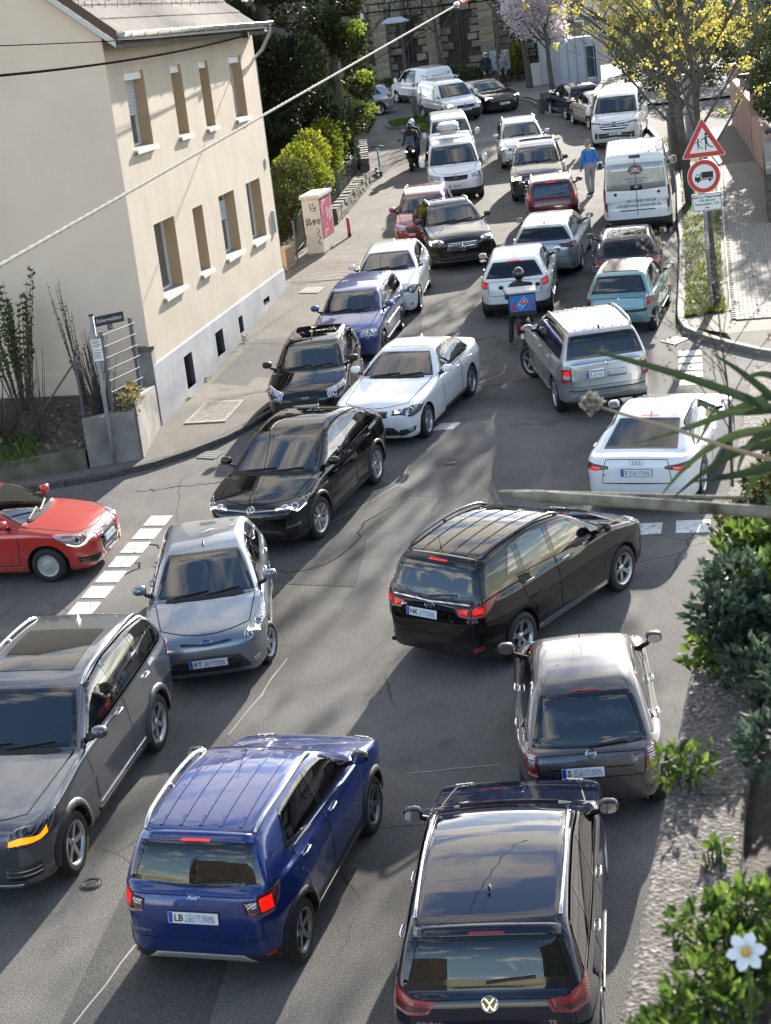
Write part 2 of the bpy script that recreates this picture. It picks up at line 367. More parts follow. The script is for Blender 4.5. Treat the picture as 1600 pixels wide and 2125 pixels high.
  for ax in (s.WB / 2,-s.WB / 2):
   dx = p[..., 0] - ax; c = np.where(z > s.R, np.hypot(dx, z - s.R), np.abs(dx)) - Ra
   c = np.maximum(c, (s.hw - .27) - y); d = smax(d, -c, .012)
  return d
 def grad(s, p, e=.008, f0=None):
  g = np.empty_like(p); f0 = s.F(p) if f0 is None else f0
  for k in range(3):
   a = p.copy(); a[..., k] += e; g[..., k] = (s.F(a) - f0) / e
  return g
 def gradc(s, p, e=.010):
  g = np.empty_like(p)
  for k in range(3):
   a = p.copy(); a[..., k] += e; b = p.copy(); b[..., k] -= e; g[..., k] = s.F(a) - s.F(b)
  return g / np.maximum(np.linalg.norm(g, axis=-1, keepdims=True),1e-9)
 def snap(s, p, it=5, clampd=.15):
  p = np.array(p, float)
  for _ in range(it):
   f0 = s.F(p); g = s.grad(p, f0=f0); n2 = np.maximum((g * g).sum(-1),.15); st = (f0 / n2)[..., None] * g
   ln = np.linalg.norm(st, axis=-1, keepdims=True); p = p - st * np.minimum(1, clampd / np.maximum(ln, 1e-9))
  return p, s.gradc(p)
 # ---- queued surface patches. seeds are (xf, y, z): xf measured back from the nose
 def seed(s, pts): a = np.array(pts, float); a[:, 0] = s.X0 - a[:, 0]; return a
 def patch(s, name, m, top, bot, off=.004, nu=10, nv=6, parent=None, mirror=False, cut=None, ring=None, key=None, inset=0., label=None, thick=0.):
  T, B = poly_eval(s.seed(top), nu), poly_eval(s.seed(bot), nu); t = np.linspace(0,1, nv)[:, None, None]
  g = T[None] * (1 - t) + B[None] * t
  s.items.append(dict(kind='patch', name=name, m=m, g=g, off=off, parent=parent, cut=cut, ring=ring, key=key, label=label, thick=thick))
  if mirror:
   g2 = g.copy(); g2[..., 1] *= -1; g2 = g2[:, ::-1]
   s.items.append(dict(kind='patch', name=name, m=m, g=g2, off=off, parent=(parent + '-' if parent else None), cut=cut, ring=ring, key=(key + '-' if key else None), label=None, thick=thick))
 def strip(s, name, m, pts, wd=.008, off=.0035, n=16, parent=None, mirror=False, closed=False, height=0.):
  for sg in ((1,-1) if mirror else (1,)):
   a = s.seed(pts); a[:, 1] *= sg
   s.items.append(dict(kind='strip', name=name, m=m, g=poly_eval(a, n)[None], off=off, wd=wd, parent=parent, key=None, height=height, label=None))
 def child(s, name, mb, m, parent=None, smooth=True, mw=None): return mb.build(name, m, parent or s.root, smooth, mw)
 def build(s):
  P = s.P; h = P['h']; lo = np.array([s.X0 - s.L - .12,0,.06]); hi = np.array([s.X0 + .12, s.hw + .12, s.H + .12])
  nx, nz = int((hi[0] - lo[0]) / h) + 2, int((hi[2] - lo[2]) / h) + 2; ny = int(hi[1] / h) + 2
  X = lo[0] + h * np.arange(nx); Y = h * (np.arange(ny) + .5); Z = lo[2] + h * np.arange(nz)
  G = np.stack(np.meshgrid(X, Y, Z, indexing='ij'),-1).astype(np.float32); V = s.F(G); V = np.concatenate([V[:, ::-1], V],1)
  v, q = surf_nets(V, np.array([lo[0],-h * (ny - .5), lo[2]]), h)
  v, nrm = s.snap(v, 3,.03)
  # snap all queued items together
  sh = [it['g'].shape for it in s.items]; allp = np.concatenate([it['g'].reshape(-1,3) for it in s.items])
  ap, an = s.snap(allp, 6); o = 0
  for it, hh in zip(s.items, sh):
   n = hh[0] * hh[1]; it['p'] = ap[o:o + n].reshape(hh); it['n'] = an[o:o + n].reshape(hh); o += n
  c = v[q].mean(1); cn = nrm[q].mean(1); keep = np.ones(len(q), bool)
  for it in s.items:
   if it.get('cut'):
    p = it['p']; lp = np.concatenate([p[0], p[1:, -1], p[-1,-2::-1], p[-2:0:-1,0]])
    a, b = {'side': (0,2), 'top': (0,1), 'rear': (1,2)}[it['cut']]
    poly = lp[:, [a, b]]; w0, w1 = poly.min(0), poly.max(0); cand = np.nonzero((v[:, a] > w0[0]) & (v[:, a] < w1[0]) & (v[:, b] > w0[1]) & (v[:, b] < w1[1]))[0]
    vin = np.zeros(len(v), bool); vin[cand[inpoly(v[cand, a], v[cand, b], poly)]] = True; ins = vin[q].all(1)
    mn = it['n'].reshape(-1,3).mean(0); ctr = p.reshape(-1,3).mean(0)
    ins &= (cn @ (mn / np.linalg.norm(mn)) > .2)
    if it['cut'] == 'side': ins &= (c[:, 1] * ctr[1] > 0)
    keep &= ~ins
  # classify the rest
  rad = np.minimum(np.hypot(c[:, 0] - s.WB / 2, c[:, 2] - s.R), np.hypot(c[:, 0] + s.WB / 2, c[:, 2] - s.R))
  Ra = s.R + P.get('archgap', .045)
  arch = (np.abs(c[:, 1]) > s.hw - .33) & (rad < Ra + .02) & ((np.abs(cn[:, 1]) < .55) | (np.abs(c[:, 1]) < s.hw - .2))
  low = np.minimum(np.abs(c[:, 0] - s.WB / 2), np.abs(c[:, 0] + s.WB / 2)) < Ra + .01
  arch |= low & (c[:, 2] < s.R) & (np.abs(c[:, 1]) > s.hw - .33) & (np.abs(cn[:, 1]) < .5)
  under = ((cn[:, 2] < -.6) & (c[:, 2] < P['gc'] + .16) | (np.abs(c[:, 1]) < s.hw - .25) & (c[:, 2] < s.R * 1.6) & low & (rad < Ra + .05)) & ~arch
  body = keep & ~arch & ~under
  def emit(nm, sel, m, par=None):
   if not sel.any(): return None
   a, f, nn = compact(v, q[sel], nrm); return link(nm, mesh_np(nm, a, f, m, True, nn), par or s.root)
  if P['cladz']:
   bm = bmesh.new(); a, f, nn = compact(v, q[body], nrm); vs_ = [bm.verts.new(p) for p in a]
   for fc in f:
    try: bm.faces.new([vs_[i] for i in fc])
    except ValueError: pass
   arcs = P.get('archclad', 0.)
   bmesh.ops.bisect_plane(bm, geom=bm.verts[:] + bm.edges[:] + bm.faces[:], plane_co=(0,0, P['cladz']), plane_no=(0,0,1), dist=1e-5)
   me1 = bpy.data.meshes.new('body'); bm.to_mesh(me1); bm.free()
   n = len(me1.vertices); VV = np.empty(n * 3, np.float32); me1.vertices.foreach_get('co', VV); VV = VV.reshape(-1,3).astype(float)
   fl = [tuple(p.vertices) for p in me1.polygons]; cen = np.array([VV[list(f)].mean(0) for f in fl]); gN = s.gradc(VV)
   bpy.data.meshes.remove(me1); lowf = cen[:, 2] < P['cladz']
   for nm, sel, m in (('body', ~lowf, s.paint),('cladding', lowf, P.get('cladm', PLASTIC))):
    ff = [fl[i] for i in np.nonzero(sel)[0]]; u = sorted({i for f in ff for i in f}); mp = {k: j for j, k in enumerate(u)}
    me = bpy.data.meshes.new(nm); me.from_pydata(VV[u].tolist(),[],[tuple(mp[i] for i in f) for f in ff]); me.materials.append(m)
    me.polygons.foreach_set('use_smooth', [True] * len(me.polygons)); me.update(); me.normals_split_custom_set_from_vertices(gN[u].tolist()); link(nm, me, s.root)
  else: emit('body', body, s.paint)

  for ax in (1,-1):
   for sg in (1,-1): emit('wheel_arch_liner', arch & (c[:, 0] * ax > 0) & (c[:, 1] * sg > 0), UNDER)
  emit('underbody', under, UNDER)
  # inner lining of the cabin
  lin = keep & (c[:, 2] > .62) & (c[:, 0] < s.X0 - P['cowl'][0] + .05) & (np.abs(cn[:, 2]) <= 1)
  a, f, nn = compact(v, q[lin], nrm); link('cabin_lining', mesh_np('cabin_lining', a - nn * .028, f, P.get('liner', LINER)), s.root)
  objs = s.objs = {}
  for it in s.items:
   p, n_ = it['p'] + it['n'] * it['off'], it['n']; par = objs.get(it['parent'], s.root) if it['parent'] else s.root
   if it['kind'] == 'patch':
    nv_, nu_ = p.shape[:2]; I = np.arange(nv_ * nu_).reshape(nv_, nu_); f = np.stack([I[:-1, :-1], I[:-1,1:], I[1:, 1:], I[1:, :-1]],-1).reshape(-1,4)
    d1 = p[1:, :-1] - p[:-1, :-1]; d2 = p[:-1,1:] - p[:-1, :-1]
    if (np.cross(d1, d2) * n_[:-1, :-1]).sum() > 0: f = f[:, ::-1]
    pv = p.reshape(-1,3); nn = n_.reshape(-1,3)
    if it['thick']:                       # give the patch real edges
     b = np.concatenate([I[0], I[1:, -1], I[-1,-2::-1], I[-2:0:-1,0]]); k = len(pv); pv2 = np.concatenate([pv, pv[b] - nn[b] * it['thick']]); j = np.arange(len(b)); j2 = (j + 1) % len(b)
     sf = np.stack([b[j], b[j2], k + j2, k + j],1); f = np.concatenate([f, sf]); pv = pv2; nn = None
    ob = link(it['name'], mesh_np(it['name'], pv, f, it['m'], True, nn), par)
    if it['label']: ob['label'] = it['label']
    if it['key']: objs[it['key']] = ob
    if it['ring']:
     wdt, m, off2 = it['ring']
     lp = np.concatenate([p[0], p[1:, -1], p[-1,-2::-1], p[-2:0:-1,0]]); ln_ = np.concatenate([n_[0], n_[1:, -1], n_[-1,-2::-1], n_[-2:0:-1,0]])
     ctr = lp.mean(0); tn = np.roll(lp, -1,0) - np.roll(lp, 1,0); tn /= np.maximum(np.linalg.norm(tn, axis=1, keepdims=True),1e-9)
     iw = np.cross(ln_, tn); iw *= np.sign((iw * (ctr - lp)).sum(1).mean()) if True else 1
     # mitre: keep corner width
     n_lp = len(lp); dots = np.clip((iw * (ctr - lp)).sum(1),0, None)
     inn = lp + iw * wdt + ln_ * off2; outr = lp - iw * .006 + ln_ * off2
     vv = np.concatenate([outr, inn]); j = np.arange(n_lp); j2 = (j + 1) % n_lp; ff = np.stack([j, j2, n_lp + j2, n_lp + j],1)
     e1 = vv[ff[:, 1]] - vv[ff[:, 0]]; e2 = vv[ff[:, 3]] - vv[ff[:, 0]]
     if (np.cross(e1, e2) * ln_).sum() < 0: ff = ff[:, ::-1]
     link(it['name'].split('_')[0] + '_frame' if it['name'] != 'side_window' else 'window_frame', mesh_np('frame', vv, ff, m, True, np.concatenate([ln_, ln_])), ob)
   else:
    p0, n0 = p[0], n_[0]; tn = np.gradient(p0, axis=0); tn /= np.maximum(np.linalg.norm(tn, axis=1, keepdims=True),1e-9)
    sd = np.cross(n0, tn) * it['wd'] / 2; k = len(p0); j = np.arange(k - 1)
    if it['height']:
     hh = n0 * it['height']; vv = np.concatenate([p0 - sd - n0 * .01, p0 - sd + hh, p0 + sd + hh, p0 + sd - n0 * .01])
     ff = np.concatenate([np.stack([r * k + j, r * k + j + 1,(r + 1) * k + j + 1,(r + 1) * k + j],1) for r in range(3)])[:, ::-1]
     ff = np.concatenate([ff, [[0, k, 2 * k, 3 * k],[4 * k - 1,3 * k - 1,2 * k - 1, k - 1]]])
     link(it['name'], mesh_np(it['name'], vv, ff, it['m'], False), par)
    else:
     vv = np.concatenate([p0 - sd, p0 + sd]); ff = np.stack([j, j + 1, k + j + 1, k + j],1)[:, ::-1]
     link(it['name'], mesh_np(it['name'], vv, ff, it['m'], True, np.concatenate([n0, n0])), par)
  return s.root
 def pt(s, xf, y, z):                               # one surface point + normal
  p, n = s.snap(s.seed([(xf, y, z)])); return Vector(p[0]), Vector(n[0])
 def basis(s, xf, y, z, off=.0):
  """frame on the surface: local Z = outward normal, local Y = up along the surface"""
  p, n = s.pt(xf, y, z); up = Vector((0,0,1)); r = up.cross(n)
  if r.length < .05: r = Vector((0,1,0))
  r.normalize(); u = n.cross(r); Mx = Matrix((r, u, n)).transposed().to_4x4(); Mx.translation = p + n * off; return Mx
# ================================================================ wheels, glass, lamps and trim for a Car
_wheelcache = {}
def wheel_meshes(R, style, rimcol):
 k = (round(R, 3), style, rimcol.name)
 if k in _wheelcache: return _wheelcache[k]
 wd = .21; M = Matrix.Rotation(-math.pi / 2,4, 'X')          # lathe Z -> +Y (outer side)
 rr = R * (.66 if style != 'hub' else .60); hz = wd / 2
 tyre = MB().lathe([(rr, -hz + .02),(rr + .03,-hz),(R - .03,-hz),(R - .006,-hz + .03),(R, -.02),(R - .004,-.012),(R, -.006),(R, .03),(R - .005,.036),(R, .042),(R - .008, hz - .03),(R - .032, hz - .002),(rr + .045, hz),(rr + .02, hz - .004),(rr, hz - .014)],36, M)
 rim = MB().lathe([(rr - .02,-hz + .02),(rr - .022, hz - .05),(rr - .012, hz - .02),(rr + .008, hz - .008),(rr + .006, hz - .002),(rr - .016, hz - .012),(rr - .03, hz - .04),(rr - .035,-hz + .03)],36, M)
 def spoke(a, w0, w1, z0=.062, z1=.088, r0=.03, r1=None, twist=0):
  r1 = r1 or rr - .012; ca, sa = math.cos(a), math.sin(a); ca2, sa2 = math.cos(a + twist), math.sin(a + twist); pts = []
  for r, wv, zt, c_, s_ in ((r0, w0, z0, ca, sa),(r1, w1, z1, ca2, sa2)):
   for sgn in (-1,1):
    x, y = r * c_ - sgn * wv / 2 * s_, r * s_ + sgn * wv / 2 * c_
    pts += [M @ Vector((x, y, zt)), M @ Vector((x, y, zt - .03))]
  rim.add(pts, [(0,4,6,2),(1,3,7,5),(0,1,5,4),(2,6,7,3)])
 if style == 'spoke5':
  for i in range(5): spoke(2 * math.pi * i / 5,.075,.05)
 elif style == 'double5':
  for i in range(5):
   for d in (-.13,.13): spoke(2 * math.pi * i / 5 + d, .032,.028)
 elif style == 'spoke10':
  for i in range(10): spoke(2 * math.pi * i / 10,.03,.028)
 elif style == 'twist5':
  for i in range(5): spoke(2 * math.pi * i / 5,.05,.10, twist=.35); spoke(2 * math.pi * i / 5,.03,.03, twist=-.3)
 elif style == 'y5':
  for i in range(5): spoke(2 * math.pi * i / 5,.06,.05, r1=rr * .6); spoke(2 * math.pi * i / 5 + .17,.03,.03, r0=rr * .5); spoke(2 * math.pi * i / 5 - .17,.03,.03, r0=rr * .5)
 if style == 'hub':                                           # pressed hubcap with slots
  n = 8; ri = rr * .58
  rim.lathe([(0,.096),(ri * .4,.098),(ri, .088)],32, M)
  rim.lathe([(rr * .86,.086),(rr, .092)],32, M)
  for i in range(n):
   a = 2 * math.pi * i / n; spoke(a, .085,.11,.086,.086, ri - .01, rr * .88)
 rim.lathe([(0,.078),(.028,.076),(.045,.068),(.065,.055),(.068,.02)],16, M)
 disc = MB().lathe([(.05,-.0),(rr * .72,-.0),(rr * .74,-.01)],24, M)
 _wheelcache[k] = (tyre.mesh('tyre', RUBBER, True), rim.mesh('rim', rimcol, False), disc.mesh('brake_disc', mat('brake_steel', (.025,.024,.022),.6,.3), False)); return _wheelcache[k]
def ring_mb(mb, r, t, c=(0,0), n=20, z=.003, sx=1., sy=1.):
 o = len(mb.v)
 for i in range(n):
  a = 2 * math.pi * i / n
  for rr, zz_ in ((r - t / 2, z - .003),(r, z + .003),(r + t / 2, z - .003)): mb.v.append((c[0] + rr * math.cos(a) * sx, c[1] + rr * math.sin(a) * sy, zz_))
 for i in range(n):
  j = (i + 1) % n
  for k in (0,1): mb.f.append((o + i * 3 + k, o + i * 3 + k + 1, o + j * 3 + k + 1, o + j * 3 + k))
def bar(mb, a, b, wv, z=.003):
 a, b = Vector((*a, 0)), Vector((*b, 0)); d = (b - a).normalized(); nrm = Vector((-d.y, d.x, 0)) * wv / 2
 mb.add([a - nrm + Vector((0,0, z)), b - nrm + Vector((0,0, z)), b + nrm + Vector((0,0, z)), a + nrm + Vector((0,0, z))],[(0,1,2,3)])
def disc_mb(mb, r, c=(0,0), n=24, z=.001, sx=1., sy=1.):
 o = len(mb.v); mb.v += [(c[0] + r * sx * math.cos(2 * math.pi * i / n), c[1] + r * sy * math.sin(2 * math.pi * i / n), z) for i in range(n)]; mb.f.append(tuple(range(o, o + n)))
FORDBLUE = mat('badge_blue', (.01,.04,.22),.2, coat=1.)
def badge(car, kind, xf, z, y=0., sc=1.):
 Mx = car.basis(xf, y, z, .006); a = MB(); b = None; bm_ = None
 if kind == 'vw':
  b = MB(); disc_mb(b, .058); bm_ = GLOSSB; ring_mb(a, .06,.012)
  for sg in (-1,1):
   bar(a, (sg * .032,.045),(0,.004),.011,.004); bar(a, (sg * .053,.01),(sg * .026,-.046),.011,.004); bar(a, (sg * .026,-.046),(0,-.006),.011,.0045)
 elif kind == 'star':
  ring_mb(a, .06,.009)
  for q in range(3): an = math.pi / 2 + q * 2 * math.pi / 3; a.add([(0,0,.008),(.012 * math.cos(an + 1.05),.012 * math.sin(an + 1.05),.002),(.058 * math.cos(an),.058 * math.sin(an),.003),(.012 * math.cos(an - 1.05),.012 * math.sin(an - 1.05),.002)],[(0,1,2),(0,2,3)])
 elif kind == 'ford':
  b = MB(); disc_mb(b, .058, sx=1., sy=.42); bm_ = FORDBLUE; ring_mb(a, .06,.012, sx=1., sy=.45)
  t = text_mesh('Ford', .04); a.add([(v.co.x, v.co.y, .004) for v in t.vertices],[tuple(p.vertices) for p in t.polygons])
 elif kind == 'audi':
  for i in range(4): ring_mb(a, .037,.009,((i - 1.5) * .053,0), z=.003 + .001 * (i % 2))
 elif kind == 'hyundai':
  ring_mb(a, .06,.010, sx=1., sy=.55); bar(a, (-.03,-.024),(-.018,.024),.012); bar(a, (.018,-.024),(.03,.024),.012); bar(a, (-.022,-.006),(.022,.007),.010,.004)
 elif kind == 'nissan':
  ring_mb(a, .05,.012); bar(a, (-.064,0),(.064,0),.02,.006)
 elif kind == 'bmw':
  b = MB(); disc_mb(b, .038); bm_ = PLATEW; ring_mb(a, .04,.008)
  c2 = MB();
  for q in (0,2): c2.add([(0,0,.002)] + [(.026 * math.cos(math.pi / 2 * q + t_ * math.pi / 8),.026 * math.sin(math.pi / 2 * q + t_ * math.pi / 8),.002) for t_ in range(5)],[(0,1,2,3,4,5)])
  o2 = c2.build('badge_quarter', FORDBLUE, car.root, mw=Mx @ Matrix.Scale(sc, 4))
 elif kind == 'gen':
  b = MB(); disc_mb(b, .045, sy=.7); bm_ = CHROME
 S = Matrix.Scale(sc, 4); ob = a.build('badge', CHROME, car.root, mw=Mx @ S) if a.v else None
 if b: b.build('badge_field', bm_, ob or car.root, mw=(Matrix() if ob else Mx @ S))
def lettering(car, s, xf, y, z, size, m=CHROME, off=.006, align='CENTER', parent=None, M=None):
 me = text_mesh(s, size, align).copy(); me.materials.clear(); me.materials.append(m); return link('lettering', me, parent or car.root, M if M is not None else car.basis(xf, y, z, off))
def plate(car, xf, z, txt='', y=0., smear=True, full='', off=.012, wd=.52):
 Mx = car.basis(xf, y, z, off); n = Mx.col[2].to_3d();
 p = MB().box((0,0,0),(wd, .112,.012)).build('number_plate', PLATEW, car.root, mw=Mx)
 MB().box((0,0,-.002),(wd + .014,.126,.010)).build('plate_holder', PLASTIC, p)
 MB().box((-wd / 2 + .026,0,.0066),(.042,.106,.002)).build('country_band', PLATEB, p)
 if full: txt = full
 t = text_mesh(txt, .098, 'LEFT', .002).copy(); t.materials.clear(); t.materials.append(INK)
 o = link('plate_lettering', t, p, Matrix.Translation((-wd / 2 + .062,-.004,.0085)) @ Matrix.Scale(.92,4,(1,0,0)))
 if smear and not full:
  wt = max(v.co.x for v in t.vertices) * .92 if len(t.vertices) else 0.; x0 = -wd / 2 + .075 + wt; x1 = wd / 2 - .02
  if x1 > x0: MB().add([(x0,-.042,.0078),(x1,-.042,.0078),(x1 - .02,.03,.0078),(x0 + .02,.044,.0078)],[(0,1,2,3)]).build('wiped_characters', SMEAR, p)
def mirror_pair(car, xf, z, m, out=.07, sz=(.07,.10,.07), turn=None):
 for sg in (1,-1):
  p, n = car.pt(xf, sg * (car.hw - .05), z - .06); c = Vector((car.lx(xf) - .02, sg * (car.hw + out), z + .01)); b = MB()
  b.ell(c, sz, 16,10,.72); h = car.child('door_mirror', b, m)
  a = MB().tube([p - Vector((0, sg * .03,0)),(p + c) / 2 + Vector((.01,0,-.02)), c - Vector((0, sg * .05,.03))],[.035,.028,.03],8); car.child('mirror_arm', a, PLASTIC, h)
  g = MB(); N = 14
  g.add([(c.x - sz[0] * 1.02, c.y + sz[1] * .8 * math.copysign(abs(math.cos(t)) ** .7, math.cos(t)), c.z + sz[2] * .78 * math.copysign(abs(math.sin(t)) ** .7, math.sin(t))) for t in [2 * math.pi * i / N for i in range(N)]],[tuple(range(N))[::-1]])
  car.child('mirror_glass', g, mat('mirror_glass', (.8,.82,.85),.02,1.), h, False)
def rails(car, x0, x1, y, m, hgt=.05, r=.018, flat=False):
 for sg in (1,-1):
  n = 14; t = np.linspace(0,1, n); xs = x0 + (x1 - x0) * t; P, N = car.snap(car.seed([(a, sg * (y + .05 * (1 - (2 * b - 1) ** 2) * .4), car.H) for a, b in zip(xs, t)]))
  lift = hgt * np.minimum(1, np.minimum(t, 1 - t) / .12); pts = P + N * (lift * (0.15 if flat else 1))[:, None] + N * (.008 if flat else 0)
  car.child('roof_rail', MB().tube([Vector(p) for p in pts], r, 8), m)
  if not flat and hgt > .045:
   for k in (n // 2,): car.child('rail_foot', MB().tube([Vector(P[k]), Vector(pts[k])],[.025,.018],6), m)
def sharkfin(car, xf, m, y=0.):
 p, n = car.pt(xf, y, car.H); b = MB(); Lf = .085
 b.add([p + Vector((Lf, 0,-.004)), p + Vector((0,.022,-.006)), p + Vector((-Lf, .020,-.006)), p + Vector((-Lf, -.020,-.006)), p + Vector((0,-.022,-.006)), p + Vector((-Lf * .75,0,.062)), p + Vector((-Lf * .95,0,.055))],
          [(0,1,5),(0,5,4),(1,2,6,5),(4,5,6,3),(2,3,6)]); car.child('roof_antenna', b, m)
def rod(car, xf, y, ln=.5, back=.35):
 p, n = car.pt(xf, y, car.H); car.child('rod_antenna', MB().tube([p, p + Vector((-back * .15,0,.03)), p + Vector((-back, 0, ln))],[.012,.006,.003],6), PLASTIC)
def seats(car, hip, dark=True, wheel=True, rows=((None, 2),(None, 3))):
 P = car.P; m = SEAT if dark else SEATG; xcab = P['cowl'][0]; x1 = xcab + P.get('seatoff', 1.12); x2 = min(x1 + .88, P['rglass'][0] - .55)
 top = min(car.H - .38, hip + .62)
 for xf, ys in ((x1,(-.36,.36)),(x2,(-.40,0,.40))):
  zr = np.interp(xf + .45,[P['wtop'][0], P['rend'][0], P['rglass'][0]],[car.H, P['rend'][1], P['rglass'][1]]); top = min(top, zr - .36)
  for y in ys:
   lx = car.lx(xf); b = MB(); wv = .245 if len(ys) == 2 else .205
   b.ell((lx + .06, y, hip - .06),(.27, wv, .10),12,8,.55)
   b.ell((lx - .22, y, (hip + top) / 2 - .02),(.085, wv * .95,(top - hip) / 2 + .08),12,8,.6, Matrix.Rotation(-.22,3, 'Y'))
   b.ell((lx - .32, y, top + .10),(.055,.13,.085),10,6,.65); car.child('seat', b, m)
 d = MB().ell((car.lx(xcab + .22),0, P['cowl'][1] - .10),(.26, car.hw - .20,.14),14,8,.5); car.child('dashboard', d, LINER)
 if wheel:
  st = MB(); Mx = Matrix.Translation((car.lx(xcab + .55),.36, P['cowl'][1] - .03)) @ Matrix.Rotation(R_(-65),4, 'Y')
  n = 20; pts = [Mx @ Vector((.175 * math.cos(2 * math.pi * i / n),.175 * math.sin(2 * math.pi * i / n),0)) for i in range(n + 1)]; st.tube(pts, .016,6, False)
  st.tube([Mx @ Vector((0,-.17,0)), Mx @ Vector((0,.17,0))],.018,6); st.ell(Mx @ Vector((0,0,-.01)),(.05,.06,.05),8,6); car.child('steering_wheel', st, PLASTIC)
 fl = MB().box((car.lx((xcab + P['rglass'][0]) / 2),0,.36),(P['rglass'][0] - xcab, car.W - .3,.04)); car.child('cabin_floor', fl, UNDER, smooth=False)
def driver_mb():
 return None
def dress(car, o):
 """o: options. builds the parts that nearly every car shows"""
 P = car.P; L, W, H, hw, X0 = car.L, car.W, car.H, car.hw, car.X0; xc, zc = P['cowl']; xw, zw = P['wtop']; xe, ze = P['rend']; xg, zg = P['rglass']; wr, wb = P['wr'], car.wb
 pm = car.paint; fm = o.get('framem', GLOSSB); gl = o.get('glass', GLASS); rgl = o.get('rglassm', PRIV); lod = o.get('lod', 0)
 ny = 12 if lod == 0 else 8
 # windscreen
 yt, yb = wr - .035, wb - .075; f = o.get('wsb', .07)
 sb = .13 / max(.3, math.hypot(xw - xc, zw - zc))
 tp = (xw - .04, zw - .012); bp = (xc + (xw - xc) * f, zc + (zw - zc) * f + .012)
 bow = lambda y: P['bowf'] * y * y
 car.patch('windscreen', gl, [(tp[0] + bow(y), y, tp[1]) for y in np.linspace(-yt, yt, 7)],[(bp[0] + bow(y), y, bp[1]) for y in np.linspace(-yb, yb, 7)],.002,16, ny, cut='top', ring=(.045, GLOSSB, .0025), key='ws')
 for y0, y1 in ((-.62 * yb, .05),(.0,.62 * yb + .05)):
  car.strip('wiper', PLASTIC, [(bp[0] - .015 + bow(y0), y0, bp[1]),(bp[0] + .03,(y0 + y1) / 2, bp[1] + .02),(bp[0] + .06 + bow(y1), y1, bp[1] + .045)],.022,.012,8, height=.012)
 # rear window
 if o.get('rwin', 1):
  yt, yb = o.get('rwt', wr - .05), o.get('rwb', wb - .12); a, b = o.get('rwf', (.10,.93)); cutm = o.get('rwcut', 'rear')
  tp = (xe + (xg - xe) * a, ze + (zg - ze) * a); bp = (xe + (xg - xe) * b, ze + (zg - ze) * b); bow = lambda y: -P['bowr'] * y * y
  dip = o.get('rwdip', .0)
  car.patch('rear_window', rgl, [(tp[0] + bow(y), y, tp[1]) for y in np.linspace(yt, -yt, 7)],[(bp[0] + bow(y), y, bp[1] - dip * (1 - (y / yb) ** 2)) for y in np.linspace(yb, -yb, 7)],.002,14, ny, cut=cutm, ring=(.042, GLOSSB, .0025))
  if o.get('rwiper', 1): car.strip('rear_wiper', PLASTIC, [(bp[0],.02, bp[1] + .015 - dip),(bp[0] - .01,-.16, bp[1] + .035 - dip * .8),(bp[0] - .02,-.40, bp[1] + .05 - dip * .6)],.022,.010,8, height=.012)
 if o.get('spoiler'):
  s_ = o['spoiler']; car.patch('roof_spoiler', pm, [(xe - .10, y, ze + .01) for y in np.linspace(wr - .02,-(wr - .02),7)],[(xe + (xg - xe) * .09 + .01, y, ze + (zg - ze) * .06) for y in np.linspace(wr - .02,-(wr - .02),7)],.010,12,5, thick=.012)
 if o.get('third', 'r'):
  tz = o.get('thirdz', .07); car.patch('high_brake_lamp', TAILLIT if 'l' in o.get('third', '') else TAILRED, [(xe + (xg - xe) * tz - .02, y, ze + (zg - ze) * tz + .012) for y in (.15,0,-.15)],[(xe + (xg - xe) * tz, y, ze + (zg - ze) * tz - .012) for y in (.15,0,-.15)],.012,6,2)
 # side windows
 bz0, bz1 = o.get('belt', (zc + .03, zg + .03)); d = o.get('dlo'); drop = o.get('drop', .10)
 xs = [xw - .1, xw + .25,(xw + xe) / 2, xe - .4, xe, xe + .2]; rf = P.get('roof', [((xw + xe) / 2 - .15, H, .6)])
 rx = [xc, xw] + [p[0] for p in rf] + [xe, xg]; rz = [zc, zw] + [p[1] for p in rf] + [ze, zg]
 ztop = lambda x: np.interp(x, rx, rz) - drop - .02 * max(0,(xw + .25 - x) / .35)
 zbel = lambda x: np.interp(x, [d[0], d[4]],[bz0, bz1])
 if d:
  edges_b = [d[0]] + list(d[2]) + [d[4]]; edges_t = [d[1]] + [x - (.02 if True else 0) for x in d[2]] + [d[3]]
  for i in range(len(edges_b) - 1):
   g0 = 0 if i == 0 else .035; g1 = 0 if i == len(edges_b) - 2 else .035
   b0, b1, t0, t1 = edges_b[i] + g0, edges_b[i + 1] - g1, edges_t[i] + g0, edges_t[i + 1] - g1
   tops = [(x, wr + .03, ztop(x)) for x in np.linspace(t0, t1,6)]; bots = [(x, wb + .01, zbel(x)) for x in np.linspace(b0, b1,6)]
   car.patch('side_window', (rgl if i > 0 else gl), tops, bots, .002,10,7, mirror=True, cut='side', ring=(.030, fm, .0025))
   if i > 0: car.patch('window_pillar', GLOSSB, [(edges_t[i] - .03, wr + .03, ztop(edges_t[i])),(edges_t[i] + .03, wr + .03, ztop(edges_t[i]))],[(edges_b[i] - .03, wb + .01, zbel(edges_b[i])),(edges_b[i] + .03, wb + .01, zbel(edges_b[i]))],.003,3,6, mirror=True)
  if o.get('chromeline'):
   car.strip('window_trim', o['chromeline'],[(x, wb + .012, zbel(x) - .012) for x in np.linspace(d[0] - .02, d[4],10)] + [(d[4] + .02, wb, zbel(d[4]) + .02),((d[3] + d[4]) / 2 + .02,(wr + wb) / 2 + .02,(zbel(d[4]) + ztop(d[3])) / 2 + .02),(d[3] + .01, wr + .03, ztop(d[3]) + .012)] + [(x, wr + .03, ztop(x) + .012) for x in np.linspace(d[3], d[1],8)],.022,.005,40, mirror=True)
 # doors, bonnet, tailgate: thin panels with a dark gap round them
 dr = o.get('doors')
